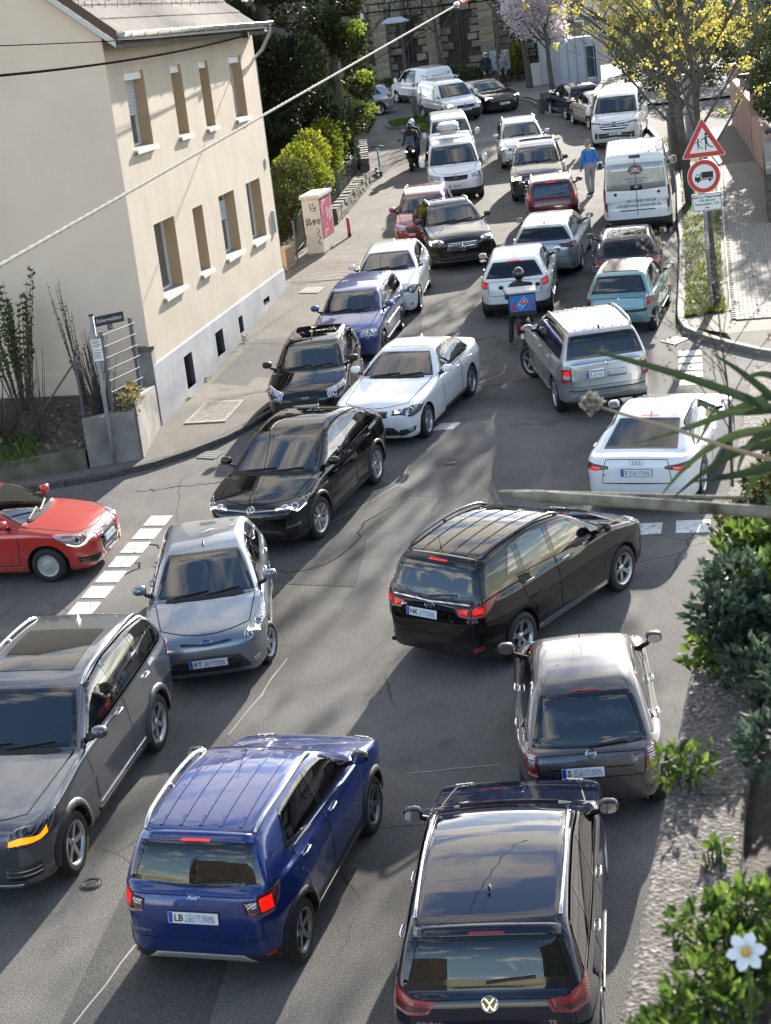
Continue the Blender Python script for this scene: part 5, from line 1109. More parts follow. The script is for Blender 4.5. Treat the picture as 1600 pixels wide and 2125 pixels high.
# utility cabinet
CB = frame_up(-1.13,53.36, R_(-11.4)); cab = empty('utility_cabinet', CB); tag(cab, 'tall pale utility cabinet with graffiti and a crimson poster', 'cabinet')
CABM = nmat('cabinet_paint', [(.3,(.42,.41,.36)),(.7,(.50,.49,.44))],3, rough=.6, bump=.1); MB().box((.0,.9,.92),(.52,1.86,1.66)).build('housing', CABM, cab); MB().box((0,.9,1.79),(.62,1.98,.10)).build('lid', CABM, cab); MB().box((.0,.9,.05),(.5,1.8,.1)).build('base', CONC, cab)
MB().box((.262,.9,1.10),(.02,1.62,1.18)).build('poster', (lambda m_: m_)(nmat('poster_crimson', [(.44,(.33,.02,.075)),(.58,(.36,.03,.09)),(.64,(.55,.25,.30))],2.4,3, rough=.5, bump=.02)), cab)
for k, (y, z, w_, h_) in enumerate(((.35,1.58,.5,.05),(.35,1.5,.35,.03),(.9,1.2,.16,.34),(1.2,1.1,.18,.4),(1.5,1.15,.14,.36),(.4,.7,.5,.04))): MB().add([(.276, y, z - h_ / 2),(.276, y + w_, z - h_ / 2),(.276, y + w_, z + h_ / 2),(.276, y, z + h_ / 2)],[(0,1,2,3)]).build('poster_print', mat('poster_pale', (.55,.36,.40),.6), cab)
g = MB()
def scrawl(mb, pts, r=.012):
 mb.tube([(x, -.038, z) for x, z in pts], r, 4)
for pts in ([(-.05,1.55),(.12,1.58),(.02,1.45),(.14,1.44)],[(-.02,1.52),(.0,1.38),(.13,1.36),(.14,1.5)],[(-.22,1.08),(-.05,1.12),(-.2,.98),(-.02,1.0)],[(-.15,1.18),(-.17,.92)],[(-.08,1.16),(-.06,.94),(.02,1.1),(.04,.95)],[(.06,1.14),(.06,.95),(.14,1.1),(.06,1.04)],[(.2,1.12),(.14,1.0),(.2,.96),(.24,1.08),(.2,1.12)],[(.12,.85),(.2,.75),(.1,.65),(.2,.55),(.12,.45),(.22,.35),(.1,.4)],[(-.28,.7),(-.24,.6),(-.29,.5)]): scrawl(g, pts)
g.build('graffiti', INK, cab)
# dark evergreen trees
EV = leafmat('evergreen_spray', [(.2,(.009,.015,.008)),(.5,(.020,.030,.013)),(.8,(.040,.050,.02)),(.95,(.085,.085,.035))],.25, scale=.7)
def evergreen(x, y, h, r, n, label, m=EV, size=.22, seed=1):
 rnd = random.Random(seed); root = empty('evergreen_tree', frame_up(x, y)); MB().tube([(0,0,-.2),(0,0, h * .5),(0,0, h * .95)],[.28,.18,.03],8, False).build('trunk', BARK, root); bl = []
 for k in range(46):
  z = h * rnd.uniform(.03,.97); rr = r * (1 - (z / h) ** 1.6) ** .6 * rnd.uniform(.55,1.05); a = rnd.uniform(0,6.28); s_ = rnd.uniform(.5,1.0) * r * .36; bl.append((rr * .75 * math.cos(a), rr * .75 * math.sin(a), z, s_, s_, s_ * 1.1))
 P, D = blob_pts(n, bl, .75); D = D * .6 + np.array([0,0,.5]); leaves('crown', P, size, m, root, 2.4, D, .45); tag(root, label, 'tree'); return root
evergreen(-5.0,59.5,13,3.0,42000, 'large dark evergreen tree standing directly behind the house', seed=3)
evergreen(-2.3,66.5,13,2.9,42000, 'dark evergreen tree rising above the yellow-green hedge', seed=5)
evergreen(.1,76.5,12,2.0,30000, 'ivy-clad evergreen at the right end of the dark trees', leafmat('ivy_spray', [(.2,(.02,.03,.012)),(.5,(.05,.062,.022)),(.8,(.10,.105,.035)),(.95,(.22,.21,.07))],.35),.2,8)
evergreen(-8.5,70,14,3.6,26000, 'far evergreen tree filling the gap at the house gutter', seed=11)
n = 500; P, D = blob_pts(n, [(1.3,75.4,3.2,.35,.4,.25),(1.45,75.6,1.8,.3,.3,.25),(1.2,75,5.2,.4,.4,.3)]); P = np.array([list(rd(a, b2) + Vector((0,0, c_))) for a, b2, c_ in P]); o = leaves('young_shoots', P, .16, leafmat('shoot_leaf', [(.2,(.15,.22,.03)),(.8,(.34,.42,.07))],.5), aspect=1.6); o['kind'] = 'stuff'; tag(o, 'bright green young shoots at the right edge of the evergreen', 'foliage'); bush('hedge', [(.2,80,1.5,1.0,1.6,1.6),(.6,83,1.3,.9,1.6,1.4),(-.6,78,1.5,1.1,1.6,1.6),(-1.5,86,2,1.6,2,2)],9000,.16, HD, 'dark hedge under the ivy-clad evergreen')
# ================================================================ far end: church, walls, trees
CH = empty('stone_church', Matrix.Translation(rd(1.2,99.2))); tag(CH, 'old church wall of rough stone blocks with buttresses closing the street', 'church'); oc = rd(1.2,99.2)
pc0, pc1 = rd(-6.0,101.0) - oc, rd(13.2,97.4) - oc; dC = (pc1 - pc0); eC = Vector((dC.x, dC.y, 0)).normalized(); nC = Vector((eC.y, -eC.x, 0)); LC = Vector((dC.x, dC.y, 0)).length; anC = math.atan2(eC.y, eC.x)
CS = [nmat('church_stone_%d' % k, [(.3, tuple(x * .62 for x in c_)),(.7, c_)],3.5,6, bump=.9, bscale=12, bd=.05) for k, c_ in enumerate([(.30,.25,.19),(.36,.31,.235),(.25,.215,.17),(.33,.265,.185)])]
MB().box(pc0.lerp(pc1,.5) - nC * .35 + Vector((0,0,2.6)),(LC, .3,6.4), Matrix.Rotation(anC, 3, 'Z')).build('wall_core', mat('mortar_dark', (.09,.08,.065),.95), CH)
bmesh_cache = {}
def block(w_, h_, d_, m_, M_, nm='stone_block', par=CH):
 k = (round(w_, 1), round(h_, 2), round(d_, 2), m_.name)
 if k not in bmesh_cache:
  v = MB().box((0,0,0),(w_ - .03, d_, h_ - .03)).v; mb = MB(); mb.add([(a * (1 - .06 * (b_ < 0)) + random.uniform(-.015,.015), b_ + random.uniform(-.03,.03), c_ * (1 - .10 * (b_ < 0)) + random.uniform(-.012,.012)) for a, b_, c_ in v],[(0,1,3,2),(4,6,7,5),(0,4,5,1),(2,3,7,6),(0,2,6,4),(1,5,7,3)]); bmesh_cache[k] = mb.mesh('stone_block', m_)
 return link(nm, bmesh_cache[k], par, M_)
RC = Matrix.Rotation(anC, 4, 'Z'); SL = [(5.2,1.2,3.6),(8.4,1.2,3.6),(11.6,1.2,3.6),(14.4,1.2,3.6)]; nblk = 0
rows = 14; rh = .40; x_lo, x_hi = 5.6, LC
for r in range(rows):
 x = x_lo + random.uniform(-.5,0)
 while x < x_hi:
  w_ = round(random.choice((.6,.8,.9,1.0,1.2)),1); cx = x + w_ / 2; zc_ = r * rh + rh / 2
  if not any(abs(cx - s0) < .22 + w_ / 2 and s1 < zc_ < s2 for s0, s1, s2 in [(7.6,1.4,4.2),(10.6,1.4,4.2),(13.4,1.4,4.2)]) and nblk < 300:
   block(w_, rh, .4, random.choice(CS), Matrix.Translation(pc0 + eC * cx + Vector((0,0, zc_ + dC.z * cx / LC)) + nC * random.uniform(-.02,.03)) @ RC); nblk += 1
  x += w_
for xb in (6.4,9.1,12.0,14.9):                      # buttresses and drainpipes
 bt = MB().box(pc0 + eC * xb + nC * .5 + Vector((0,0,2.0)),(.75,.7,4.6), Matrix.Rotation(anC, 3, 'Z')); bo = bt.build('buttress', CS[1], CH)
 for k in range(11): block(.8,.40,.75, random.choice(CS), Matrix.Translation(pc0 + eC * xb + nC * .55 + Vector((0,0,.2 + k * .41))) @ RC, 'buttress_stone', bo)
 MB().tube([pc0 + eC * (xb + 1.4) + nC * .3 + Vector((0,0,0)), pc0 + eC * (xb + 1.4) + nC * .3 + Vector((0,0,6))],.06,8).build('drainpipe', mat('iron_pipe', (.03,.028,.026),.6), CH)
for xb in (7.6,10.6,13.4): MB().box(pc0 + eC * xb + nC * -.1 + Vector((0,0,2.8)),(.32,.3,2.7), Matrix.Rotation(anC, 3, 'Z')).build('slit_window', mat('slit_dark', (.012,.012,.014),.3), CH)
b = MB(); a0, a1 = pc0 + eC * 8.2 + Vector((0,0,5.5)), pc1 + Vector((0,0,5.5)); b.add([a0 + nC * .5, a1 + nC * .5, a1 - nC * 4 + Vector((0,0,3.2)), a0 - nC * 4 + Vector((0,0,3.2))],[(0,1,2,3)]); b.build('slate_roof', nmat('slate', [(.3,(.04,.042,.046)),(.7,(.085,.085,.09))],6, rough=.6), CH)
# low bushes along the church
bush('bush', [(1.6,97.9,.4,.9,.5,.5),(2.9,97.6,.45,.8,.5,.55)],1600,.14, HD, 'dark low bush at the church wall left of the parcel van'); bush('bush', [(6.6,97.3,.6,.9,.5,.7),(7.5,97.0,.5,.7,.5,.6)],1600,.14, HD, 'dark bush at the church wall behind the far cars'); bush('bush', [(9.9,96.6,1.4,.6,.6,.7)],900,.15, HY, 'small yellow bush beside the notice board')
def baretree(nm, x, y, h, r, label, seed, bark=BARK, n1=7, lean=(0,0), lv=3, split=.4):
 root = empty(nm, frame_up(x, y)); mb, ends = branches((0,0,-.1), h, r, n1,.7, lv, seed, lean, split); mb.build('trunk', bark, root); tag(root, label, 'tree'); return root, ends
for i, (x, y, h, r, s_) in enumerate(((3.9,97.6,5.2,.13,2),(5.9,97.2,5.6,.15,4),(2.0,98.4,5,.12,9),(8.8,95.6,6.5,.17,5),(10.0,92.6,7.0,.19,7))):
 baretree('bare_tree', x, y, h, r, ('bare tree directly above the white parcel van', 'bare tree before the church buttress with forked crown', 'leftmost slim bare tree at the church beside the evergreen', 'bare tree trunk between the two people and the notice board', 'bare tree with thick trunk left of the white cabinet')[i], s_, BARK)
# pale pink blossom tree
PKT, ends = baretree('blossom_tree', 10.9,90.4,4.4,.15, 'pale pink blossoming tree left of the white building', 21, BARK, 9)
P = np.array([list(p) for p in ends]); P = P[P[:, 2] > 1.9]; P = np.repeat(P, 26,0) + RNG.normal(0,.22,(len(P) * 26,3)); leaves('crown', P, .12, leafmat('pale_blossom', [(.2,(.5,.44,.46)),(.6,(.68,.62,.64)),(.9,(.8,.75,.77))],.6), PKT, 1.2)
# yellow blossoming trees on the verge
YB = leafmat('yellow_blossom', [(.15,(.26,.26,.05)),(.4,(.50,.46,.09)),(.65,(.66,.58,.16)),(.85,(.78,.55,.10)),(.97,(.55,.30,.04))],.45, scale=.8)
for i, (x, y, h, r, sd, nb2, lb) in enumerate(((8.36,40.6,6.6,.105,31,46, 'young tree with yellow-green blossom whose trunk stands right behind the traffic sign'),(10.45,54.0,7.6,.16,33,50, 'blossoming tree with dark trunk right of the white delivery van'),(11.35,60.5,7.4,.15,35,46, 'farther blossoming tree on the verge beside the camper van'),(12.5,66.5,8.0,.15,37,44, 'farthest yellow blossoming tree on the verge'))):
 T, ends = baretree('flowering_tree', x, y, h, r, lb, sd, BARK, 16,(-.05 if i else 0,0),3 if i == 0 else 4,.5 if i == 0 else .32); P = np.array([list(p) for p in ends]); zmin = 3.1 if i == 0 else 2.4; P = P[P[:, 2] > zmin]; k = RNG.choice(len(P), min(len(P),470 if i else 200), replace=False); C_ = P[k]
 P2 = np.repeat(C_, nb2 // 3,0) + RNG.normal(0,.045 if i == 0 else .06,(len(C_) * (nb2 // 3),3)); leaves('crown', P2,(.066 if i == 0 else .088), YB, T, 1.15)
# right-hand garden walls, pillars, dark ivy and white buildings
PINK = render_mat('pink_render', (.34,.235,.20),(.42,.29,.25),(.48,.35,.30));
wallseg('garden_wall', (13.4,55.6),(14.2,61.6),1.5,1.5,-.3, PINK, 'pinkish rendered garden wall along the brick pavement'); wallseg('garden_wall', (14.35,62.4),(15.5,70.6),1.9,1.9,-.3, PINK, 'taller pink garden wall beyond the gate')
for i, (x, y, h) in enumerate(((13.25,55.2,1.75),(14.3,62.0,2.3),(15.1,67.0,2.2),(15.6,71.0,2.2))):
 q = wallseg('gate_pillar', (x, y),(x + .1, y + .45), h, h, -.42, PINK, ('pink gate pillar with dark cap nearest on the brick pavement', 'pink gate pillar between the two pink walls', 'pink pilaster in the middle of the tall pink wall', 'farthest pink gate pillar beside the grey post')[i], 'pillar'); MB().ell(rd(x + .25, y + .15) + Vector((0,0, h + .04)),(.34,.36,.1),4,4,.6).build('pillar_cap', mat('cap_slate', (.05,.048,.06),.6), q)
swr = empty('rubble_wall', Matrix.Translation(rd(11.9,49.2))); tag(swr, 'dark rubble garden wall at the right edge of the brick pavement', 'wall'); stonewall(swr, Vector((0,0,0)), rd(13.2,54.9) - rd(11.9,49.2),1.5,.4,.5,.25); MB().quadprism(Vector((-.2,0,1.5)), rd(13.0,54.9) - rd(11.9,49.2) + Vector((0,0,1.5)), rd(13.5,54.9) - rd(11.9,49.2) + Vector((0,0,1.5)), Vector((.3,0,1.5)),(0,0,.12)).build('coping', CONC, swr)
bush('bush', [(14.6,58.5,2.6,.9,2.2,1.2),(15.2,62,3.2,1.0,2.5,1.4),(14.2,55.5,2.6,.9,1.6,1.1),(15.2,57,4.2,1., 2,1.2)],11000,.13, leafmat('dark_ivy_leaf', [(.2,(.018,.028,.012)),(.6,(.045,.062,.022)),(.92,(.12,.14,.05))],.3), 'dark green ivy mass hanging over the pink garden wall')
gp = empty('gate_post', frame_up(13.2,67.2)); MB().box((0,0,1.25),(.35,.35,2.5)).build('shaft', ZINC, gp); MB().box((0,0,2.53),(.42,.42,.07)).build('cap', ZINC, gp); tag(gp, 'weathered blue grey square post under the blossom beside the traffic sign', 'post')
WB = render_mat('white_render', (.52,.54,.58),(.60,.62,.66),(.66,.68,.71), False)
def simple_block(name, x, y, h, w_, d_, rot, m_, label, wins=(), z0=-.3):
 root = empty(name, frame_up(x, y, rot)); holes = list(wins); b = wall_with_holes(-w_ / 2, w_ / 2, z0, h, holes); b.build('front_wall', m_, root)
 b = MB(); b.add([(-w_ / 2,0, z0),(-w_ / 2,0, h),(-w_ / 2, d_, h),(-w_ / 2, d_, z0)],[(0,1,2,3)]); b.add([(w_ / 2,0, z0),(w_ / 2, d_, z0),(w_ / 2, d_, h),(w_ / 2,0, h)],[(0,1,2,3)]); b.add([(-w_ / 2,0, h),(w_ / 2,0, h),(w_ / 2, d_, h),(-w_ / 2, d_, h)],[(0,1,2,3)]); b.add([(-w_ / 2, d_, z0),(-w_ / 2, d_, h),(w_ / 2, d_, h),(w_ / 2, d_, z0)],[(0,1,2,3)]); b.build('side_wall', m_, root)
 for x0, x1, q0, q1 in holes:
  f = MB(); f.add([(x0,.15, q0),(x1,.15, q0),(x1,.15, q1),(x0,.15, q1)],[(0,1,2,3)]); W = f.build('window', mat('far_pane', (.06,.075,.09),.08, coat=1.), root); g = MB()
  for q in (((x0 + x1) / 2,.1, q0 + .04, x1 - x0,.08),((x0 + x1) / 2,.1, q1 - .04, x1 - x0,.08)): g.box((q[0], q[1], q[2]),(q[3],.1, q[4]))
  g.build('window_frame', WHITEF, W)
 tag(root, label, 'building'); return root
wbl = simple_block('white_building', 12.5,91.6,2.4,2.2,4,.12, render_mat('grey_white_render', (.36,.38,.42),(.42,.44,.48),(.46,.48,.52), False), 'low white building with vertical joints behind the blossom at the far bend', [(.4,.9,.3,2.0)]); bush('hedge', [(16,94,1.6,1.6,1,1.6),(18.5,93,2,1.8,1,2),(21,91,2.2,2,1,2.2),(11,97.5,2.2,1.2,.8,2.2)],7000,.22, HD, 'dark greenery behind the white building at the far bend'); bush('hedge', [(15,85,1.3,1.4,.9,1.4),(17.2,84,1.5,1.5,.9,1.5),(19.6,83,1.6,1.6,1,1.6),(22,82,1.8,1.6,1,1.8)],6000,.2, HD, 'dark hedge behind the camper van on the far pavement')
for k in range(5): MB().box((-1.0 + k * .45,-.02,1.1),(.03,.05,2.8)).build('panel_joint', mat('joint_grey', (.3,.32,.35),.8), wbl)
simple_block('apartment_block', 36,138.0,9,30,9,.25, WB, 'large pale building behind the blossoming trees at upper right', [(-6.5 + k * 2.6,-5.2 + k * 2.6,1 + f * 3,2.6 + f * 3) for k in range(6) for f in range(4)])
simple_block('garden_house', 25.5,64.0,7,9,6,-1.35, render_mat('cream_render', (.45,.42,.36),(.52,.49,.42),(.57,.54,.47)), 'cream house behind the ivy at the right edge', [(-3 + k * 2.4,-2 + k * 2.4,1 + f * 2.8,2.4 + f * 2.8) for k in range(3) for f in range(2)])
bush('garden_tree', [(17.5,55,2.4,1.6,2.2,1.6),(18.2,52,2.4,1.5,2.2,1.4),(18,58,3.0,1.8,2,1.6)],9000,.16, HD, 'dark garden foliage beyond the right edge of the pavement', 'tree')
# small things at the far bend
CONCP = nmat('planter_concrete', [(.3,(.06,.058,.055)),(.7,(.11,.105,.10))],8)
for i, (x, y) in enumerate(((9.75,82.2),(10.2,84.6))):
 pr = empty('planter', frame_up(x, y, .1)); w_ = MB(); w_.add([(-.5,-.35,0),(.5,-.35,0),(.55,-.4,.62),(-.55,-.4,.62),(-.5,.35,0),(.5,.35,0),(.55,.4,.62),(-.55,.4,.62)],[(0,1,2,3),(5,4,7,6),(1,5,6,2),(4,0,3,7)]); w_.build('tub', CONCP, pr); MB().add([(-.5,-.35,.55),(.5,-.35,.55),(.5,.35,.55),(-.5,.35,.55)],[(0,1,2,3)]).build('soil', GR, pr); tag(pr, ('dark concrete planter nearest the chevron board', 'second dark concrete planter behind the first')[i], 'planter', 'planters at the far bend')
cv_ = empty('chevron_board', frame_up(10.3,82.5,.15)); tag(cv_, 'red and white chevron board beside the dark planters', 'sign'); bd_ = MB().box((0,0,.62),(.66,.04,.66)).build('board', SW, cv_); RED = mat('sign_red', (.52,.025,.02),.4)
MB().add([(.28,-.025,.9),(.02,-.025,.9),(-.26,-.025,.62),(.02,-.025,.34),(.28,-.025,.34),(0,-.025,.62)],[(0,5,2,1),(5,4,3,2)]).build('chevron', RED, bd_); MB().tube([(0,.04,0),(0,.04,.9)],.03,6).build('post', GALV, cv_)
wc = empty('white_cabinet', frame_up(10.75,93.5,.05)); tag(wc, 'white utility cabinet standing by the far trees', 'cabinet'); MB().box((0,0,.62),(.95,.4,1.1)).build('housing', mat('cabinet_white', (.55,.56,.55),.5), wc); MB().box((0,0,1.2),(1.02,.46,.06)).build('lid', mat('cabinet_white', (.6,.6,.6)), wc); MB().box((.0,-.205,.62),(.012,.012,1.05)).build('door_gap', INK, wc)
ib = empty('notice_board', frame_up(8.97,96.4,0)); tag(ib, 'glazed notice board on two posts before the church', 'notice board'); MB().box((0,0,1.35),(1.05,.1,1.0)).build('case', mat('board_grey', (.4,.42,.43),.4), ib); MB().box((0,-.055,1.35),(.95,.012,.9)).build('glass_front', nmat('board_print', [(.4,(.5,.5,.48)),(.6,(.2,.28,.35))],5), ib)
for x in (-.45,.45): MB().box((x, .07,.7),(.06,.05,1.9)).build('post', INK, ib)
dp = empty('small_board', frame_up(4.25,86.9)); tag(dp, 'red and white striped warning board on a post at the planted bed', 'sign'); MB().tube([(0,0,0),(0,0,1.55)],.03,8).build('post', GALV, dp); bd_ = MB().box((-.1,-.03,1.50),(.9,.03,.16)).build('board', SW, dp)
for k in range(4): MB().add([(-.5 + k * .22,-.047,1.43),(-.4 + k * .22,-.047,1.43),(-.34 + k * .22,-.047,1.57),(-.44 + k * .22,-.047,1.57)],[(0,1,2,3)]).build('stripe', RED, bd_)
stemshrub('flowering_shrub', 3.7,84.4,1.6,14,40, leafmat('pink_bud', [(.2,(.25,.2,.18)),(.8,(.5,.42,.4))],.3), 'thin pinkish shrub growing in the planted bed', .45,.1,.07)
for i, pts in enumerate(((2.4,4.1,82.8,85.0),(3.1,4.1,79.5,81.3))):
 n = 1500; pp = np.array([list(rd(x, y, .1)) for x, y in zip(RNG.uniform(pts[0], pts[1], n), RNG.uniform(pts[2], pts[3], n))]); leaves('bed_grass', pp, .18, leafmat('grass_blade', [(.2,(.05,.09,.015)),(.9,(.2,.25,.06))]), aspect=5, dirs=np.tile([0,0,1.],(n, 1)), jit=.5, kind='stuff')
# grass of the verge
n = 15000; t = RNG.uniform(0,1, n) ** 1.6; u = RNG.uniform(.03,.97, n); a = poly_eval(np.array([(7.34,39.5),(8.05,42.9),(9.55,51),(11.3,60),(12.4,69)]),200); b2 = poly_eval(np.array([(8.36,39.6),(9.0,42.9),(10.6,50.3),(12.6,60),(13.5,69)]),200); k = (t * 199).astype(int); q = a[k] * (1 - u[:, None]) + b2[k] * u[:, None]
keep = RNG.uniform(0,1, n) < .35 + .65 * (np.sin(q[:, 0] * 5.1) * np.sin(q[:, 1] * 3.7) > -.35); q = q[keep]; pp = np.array([list(rd(x, y, .115)) for x, y in q]); leaves('verge_grass', pp, .085, leafmat('verge_blade', [(.15,(.05,.075,.012)),(.5,(.12,.16,.025)),(.8,(.24,.27,.05)),(.95,(.34,.30,.12))],.45), aspect=5, dirs=np.tile([0,0,.9],(len(pp),1)), jit=.6, kind='stuff')
# ================================================================ traffic signs on the right
TS = empty('traffic_sign', frame_up(8.05,39.8,0)); tag(TS, 'grey pole with children warning triangle, lorry ban disc and white text plate', 'sign')
MB().tube([(0,0,0),(0,0,4.35)],.042,12).build('pole', MATS['weathered_steel'], TS, True); MB().tube([(0,0,1.55),(0,0,1.95)],.046,12).build('sticker_wrap', nmat('torn_stickers', [(.45,(.3,.3,.3)),(.55,(.6,.6,.58))],14), TS)
FX = lambda x, z, y=-.06: Matrix.Translation((x, y, z)) @ TX
def flat(pts, z=0.): return MB().add([(x, y, z) for x, y in pts],[tuple(range(len(pts)))])
def rtri(s_, r_):
 P = [(-s_ / 2,-s_ * .2887),(s_ / 2,-s_ * .2887),(0, s_ * .5774)]; out = []
 for i in range(3):
  p = np.array(P[i]); a = np.array(P[i - 1]); b_ = np.array(P[(i + 1) % 3]); A = p + (a - p) / np.linalg.norm(a - p) * r_; B = p + (b_ - p) / np.linalg.norm(b_ - p) * r_
  out += [tuple((1 - t) ** 2 * A + 2 * t * (1 - t) * p + t * t * B) for t in np.linspace(0,1,5)]
 return out
def prism_xy(pts, z0, z1): return MB().prism(pts, z0, z1)
q = prism_xy(rtri(1.02,.07),-.02,0).build('warning_triangle', SW, TS, mw=FX(.05,3.92)); prism_xy(rtri(.985,.07),0,.003).build('red_border', RED, q); prism_xy(rtri(.64,.02),.003,.006).build('white_field', SW, q)
pic = MB()
def figure(mb, ox, oy, s_):
 P = lambda x, y: (ox + x * s_, oy + y * s_)
 disc_mb(mb, .055 * s_, P(.02,.42),14,.008); bar(mb, P(0,.34), P(.02,.08),.085 * s_, .008); bar(mb, P(.01,.33), P(-.17,.22),.032 * s_, .0082); bar(mb, P(.01,.34), P(.14,.31),.034 * s_, .0083); bar(mb, P(.14,.31), P(.21,.22),.03 * s_, .0084); bar(mb, P(.01,.1), P(-.02,-.14),.042 * s_, .0081); bar(mb, P(.03,.12), P(.12,-.02),.042 * s_, .0085); bar(mb, P(.12,-.02), P(.26,-.06),.036 * s_, .0086)
figure(pic, .06,-.05,.62); figure(pic, -.12,-.07,.42); pic.build('children_pictogram', INK, q)
q = prism_xy([(.375 * math.cos(2 * math.pi * i / 40),.375 * math.sin(2 * math.pi * i / 40)) for i in range(40)],-.02,0).build('prohibition_disc', SW, TS, mw=FX(.02,3.20)); dm = MB(); o_ = 40
for i in range(40):
 a = 2 * math.pi * i / 40; dm.v += [(.365 * math.cos(a),.365 * math.sin(a),.003),(.27 * math.cos(a),.27 * math.sin(a),.003)]
dm.f += [(2 * i, 2 * ((i + 1) % 40),2 * ((i + 1) % 40) + 1,2 * i + 1) for i in range(40)]; dm.build('red_ring', RED, q)
lr = MB(); lr.add([(-.06,-.04,.004),(.21,-.04,.004),(.21,.10,.004),(-.06,.10,.004)],[(0,1,2,3)]); lr.add([(-.09,-.055,.0042),(.22,-.055,.0042),(.22,-.075,.0042),(-.09,-.075,.0042)],[(0,3,2,1)]); lr.add([(-.21,-.09,.0041),(-.08,-.09,.0041),(-.08,.06,.0041),(-.16,.06,.0041),(-.21,-.01,.0041)],[(0,1,2,3,4)]); [disc_mb(lr, .035, c_, 14,.005) for c_ in ((-.14,-.09),(.13,-.085))]; lr.build('lorry_pictogram', INK, q)
MB().add([(-.185,-.005,.0046),(-.105,-.005,.0046),(-.105,.045,.0046),(-.155,.045,.0046)],[(0,1,2,3)]).build('cab_window', SW, q)
q = MB().box((0,0,-.01),(.68,.40,.02)).build('text_plate', SW, TS, mw=FX(.05,2.62)); fb = MB()
for (x0, y0, x1, y1) in ((-.325,.178,.325,.19),(-.325,-.19,.325,-.178),(-.325,-.178,-.313,.178),(.313,-.178,.325,.178)): fb.add([(x0, y0,.002),(x1, y0,.002),(x1, y1,.002),(x0, y1,.002)],[(0,1,2,3)])
fb.build('plate_border', INK, q)
for k, s_ in enumerate(('Zufahrt zu Wagenburgstr.', '170-106 und', 'Schurwaldstr. 1-23', 'frei')): textobj(s_, .072, INK, q, Matrix.Translation((0,.118 - k * .08,.003)),.0015)
g2 = empty('steel_frame', frame_up(10.5,57.0)); tag(g2, 'galvanised hoop frame behind the warning triangle', 'frame'); MB().tube([(0,0,0),(0,0,2.6),(0,0,2.7)],.05,8).build('post', GALV, g2); MB().tube([(0,0,2.4),(1.0,.1,2.42)],.03,6).build('rail', GALV, g2)
# ================================================================ kick scooter, red post
KS = empty('kick_scooter', frame_road(1.33,68.75, R_(-82))); tag(KS, 'teal electric kick scooter parked on the pavement by the rubble wall', 'scooter'); TL = mat('scooter_teal', (.03,.25,.28),.4)
MB().tube([(.42,0,.16),(.36,0,.45),(.26,0,1.10)],[.035,.034,.030],8).build('stem', TL, KS, True); MB().tube([(.26,-.25,1.12),(.25,0,1.16),(.26,.25,1.12)],.02,8).build('handlebar', INK, KS, True); MB().box((-.08,0,.14),(.85,.17,.06)).build('deck', INK, KS); MB().tube([(.40,0,.2),(.32,0,.14)],.04,6).build('neck', PLASTIC, KS)
for x in (.46,-.52):
 wv = MB().lathe([(.06,-.03),(.12,-.03),(.125,0),(.12,.03),(.06,.03)],20, Matrix.Translation((x, 0,.125)) @ Matrix.Rotation(math.pi / 2,4, 'X'), True).build('wheel', RUBBER, KS, True); MB().lathe([(0,-.028),(.07,-.028),(.07,.028),(0,.028)],12, Matrix.Translation((x, 0,.125)) @ Matrix.Rotation(math.pi / 2,4, 'X')).build('hub', ALLOY, wv)
MB().ell((.52,0,.28),(.06,.05,.09),8,6,.6).build('mudguard', SW, KS)
rp = empty('bollard', frame_up(-.07,55.97)); tag(rp, 'small red and dark post on the pavement beside the cabinet', 'bollard'); MB().lathe([(.0,.62),(.05,.60),(.055,.12)],12).build('shaft', mat('post_red', (.45,.03,.03),.5), rp, True); MB().lathe([(.056,.12),(.06,0)],12).build('foot', INK, rp, True)
# ================================================================ cables over the street
ROPE = mat('white_rope', (.34,.325,.29),.9, spec=.1); a, b2 = Vector((-2.31,10.08,8.58)), Vector((1.92,26.33,9.93)); d = b2 - a; rp_ = empty('rope_cable', Matrix.Translation(a - d * .15)); tag(rp_, 'thick twisted white cable crossing the picture diagonally above the street', 'cable')
for s_ in range(3):
 pts = []; N = 520
 for i in range(N): t = -.15 + 1.17 * i / (N - 1); p = a + d * t; an = i * .55 + s_ * 2.094; pts.append(p + Vector((math.cos(an),0, math.sin(an))) * .0065 - Vector((0,0,.12 * 4 * (t - 0) * (1 - t))) * .0 - (a - d * .15))
 MB().tube(pts, .0078,5, False).build('strand', ROPE, rp_, True)
ins = MB();
for k in range(4): ins.ell(b2 + d.normalized() * (.35 + k * .16) - (a - d * .15),(.06,.06,.05),8,6)
ins.build('insulator', mat('insulator_red', (.45,.05,.04),.4), rp_, True); MB().ell(b2 + d.normalized() * .1 - (a - d * .15),(.05,.2,.05),8,6).build('clamp', ALLOY, rp_, True)
def cable(nm, pts, r, m_, label, sag=0., n=24):
 P = [Vector(p) for p in pts]; q = []
 for i in range(len(P) - 1):
  for k in range(n): t = k / n; q.append(P[i].lerp(P[i + 1], t) - Vector((0,0, sag * 4 * t * (1 - t))))
 q.append(P[-1]); o = MB().tube([p - P[0] for p in q], r, 6, True).build(nm, m_, None, True, Matrix.Translation(P[0])); return tag(o, label, 'cable')
WIRE = mat('black_cable', (.012,.012,.012),1., spec=0.); hp = lambda s_, y, z: HM @ Vector((s_, y, z))
def px(u, v, D):                                          # a point at distance D along the measured line of sight, world frame
 dd = (RX.to_3x3() @ (_fw + _r2 * ((u - 800) / CAM_F) - _u2 * ((v - 1062.5) / CAM_F))).normalized(); return (RX @ Vector((0,0, CAM_H))) + dd * D
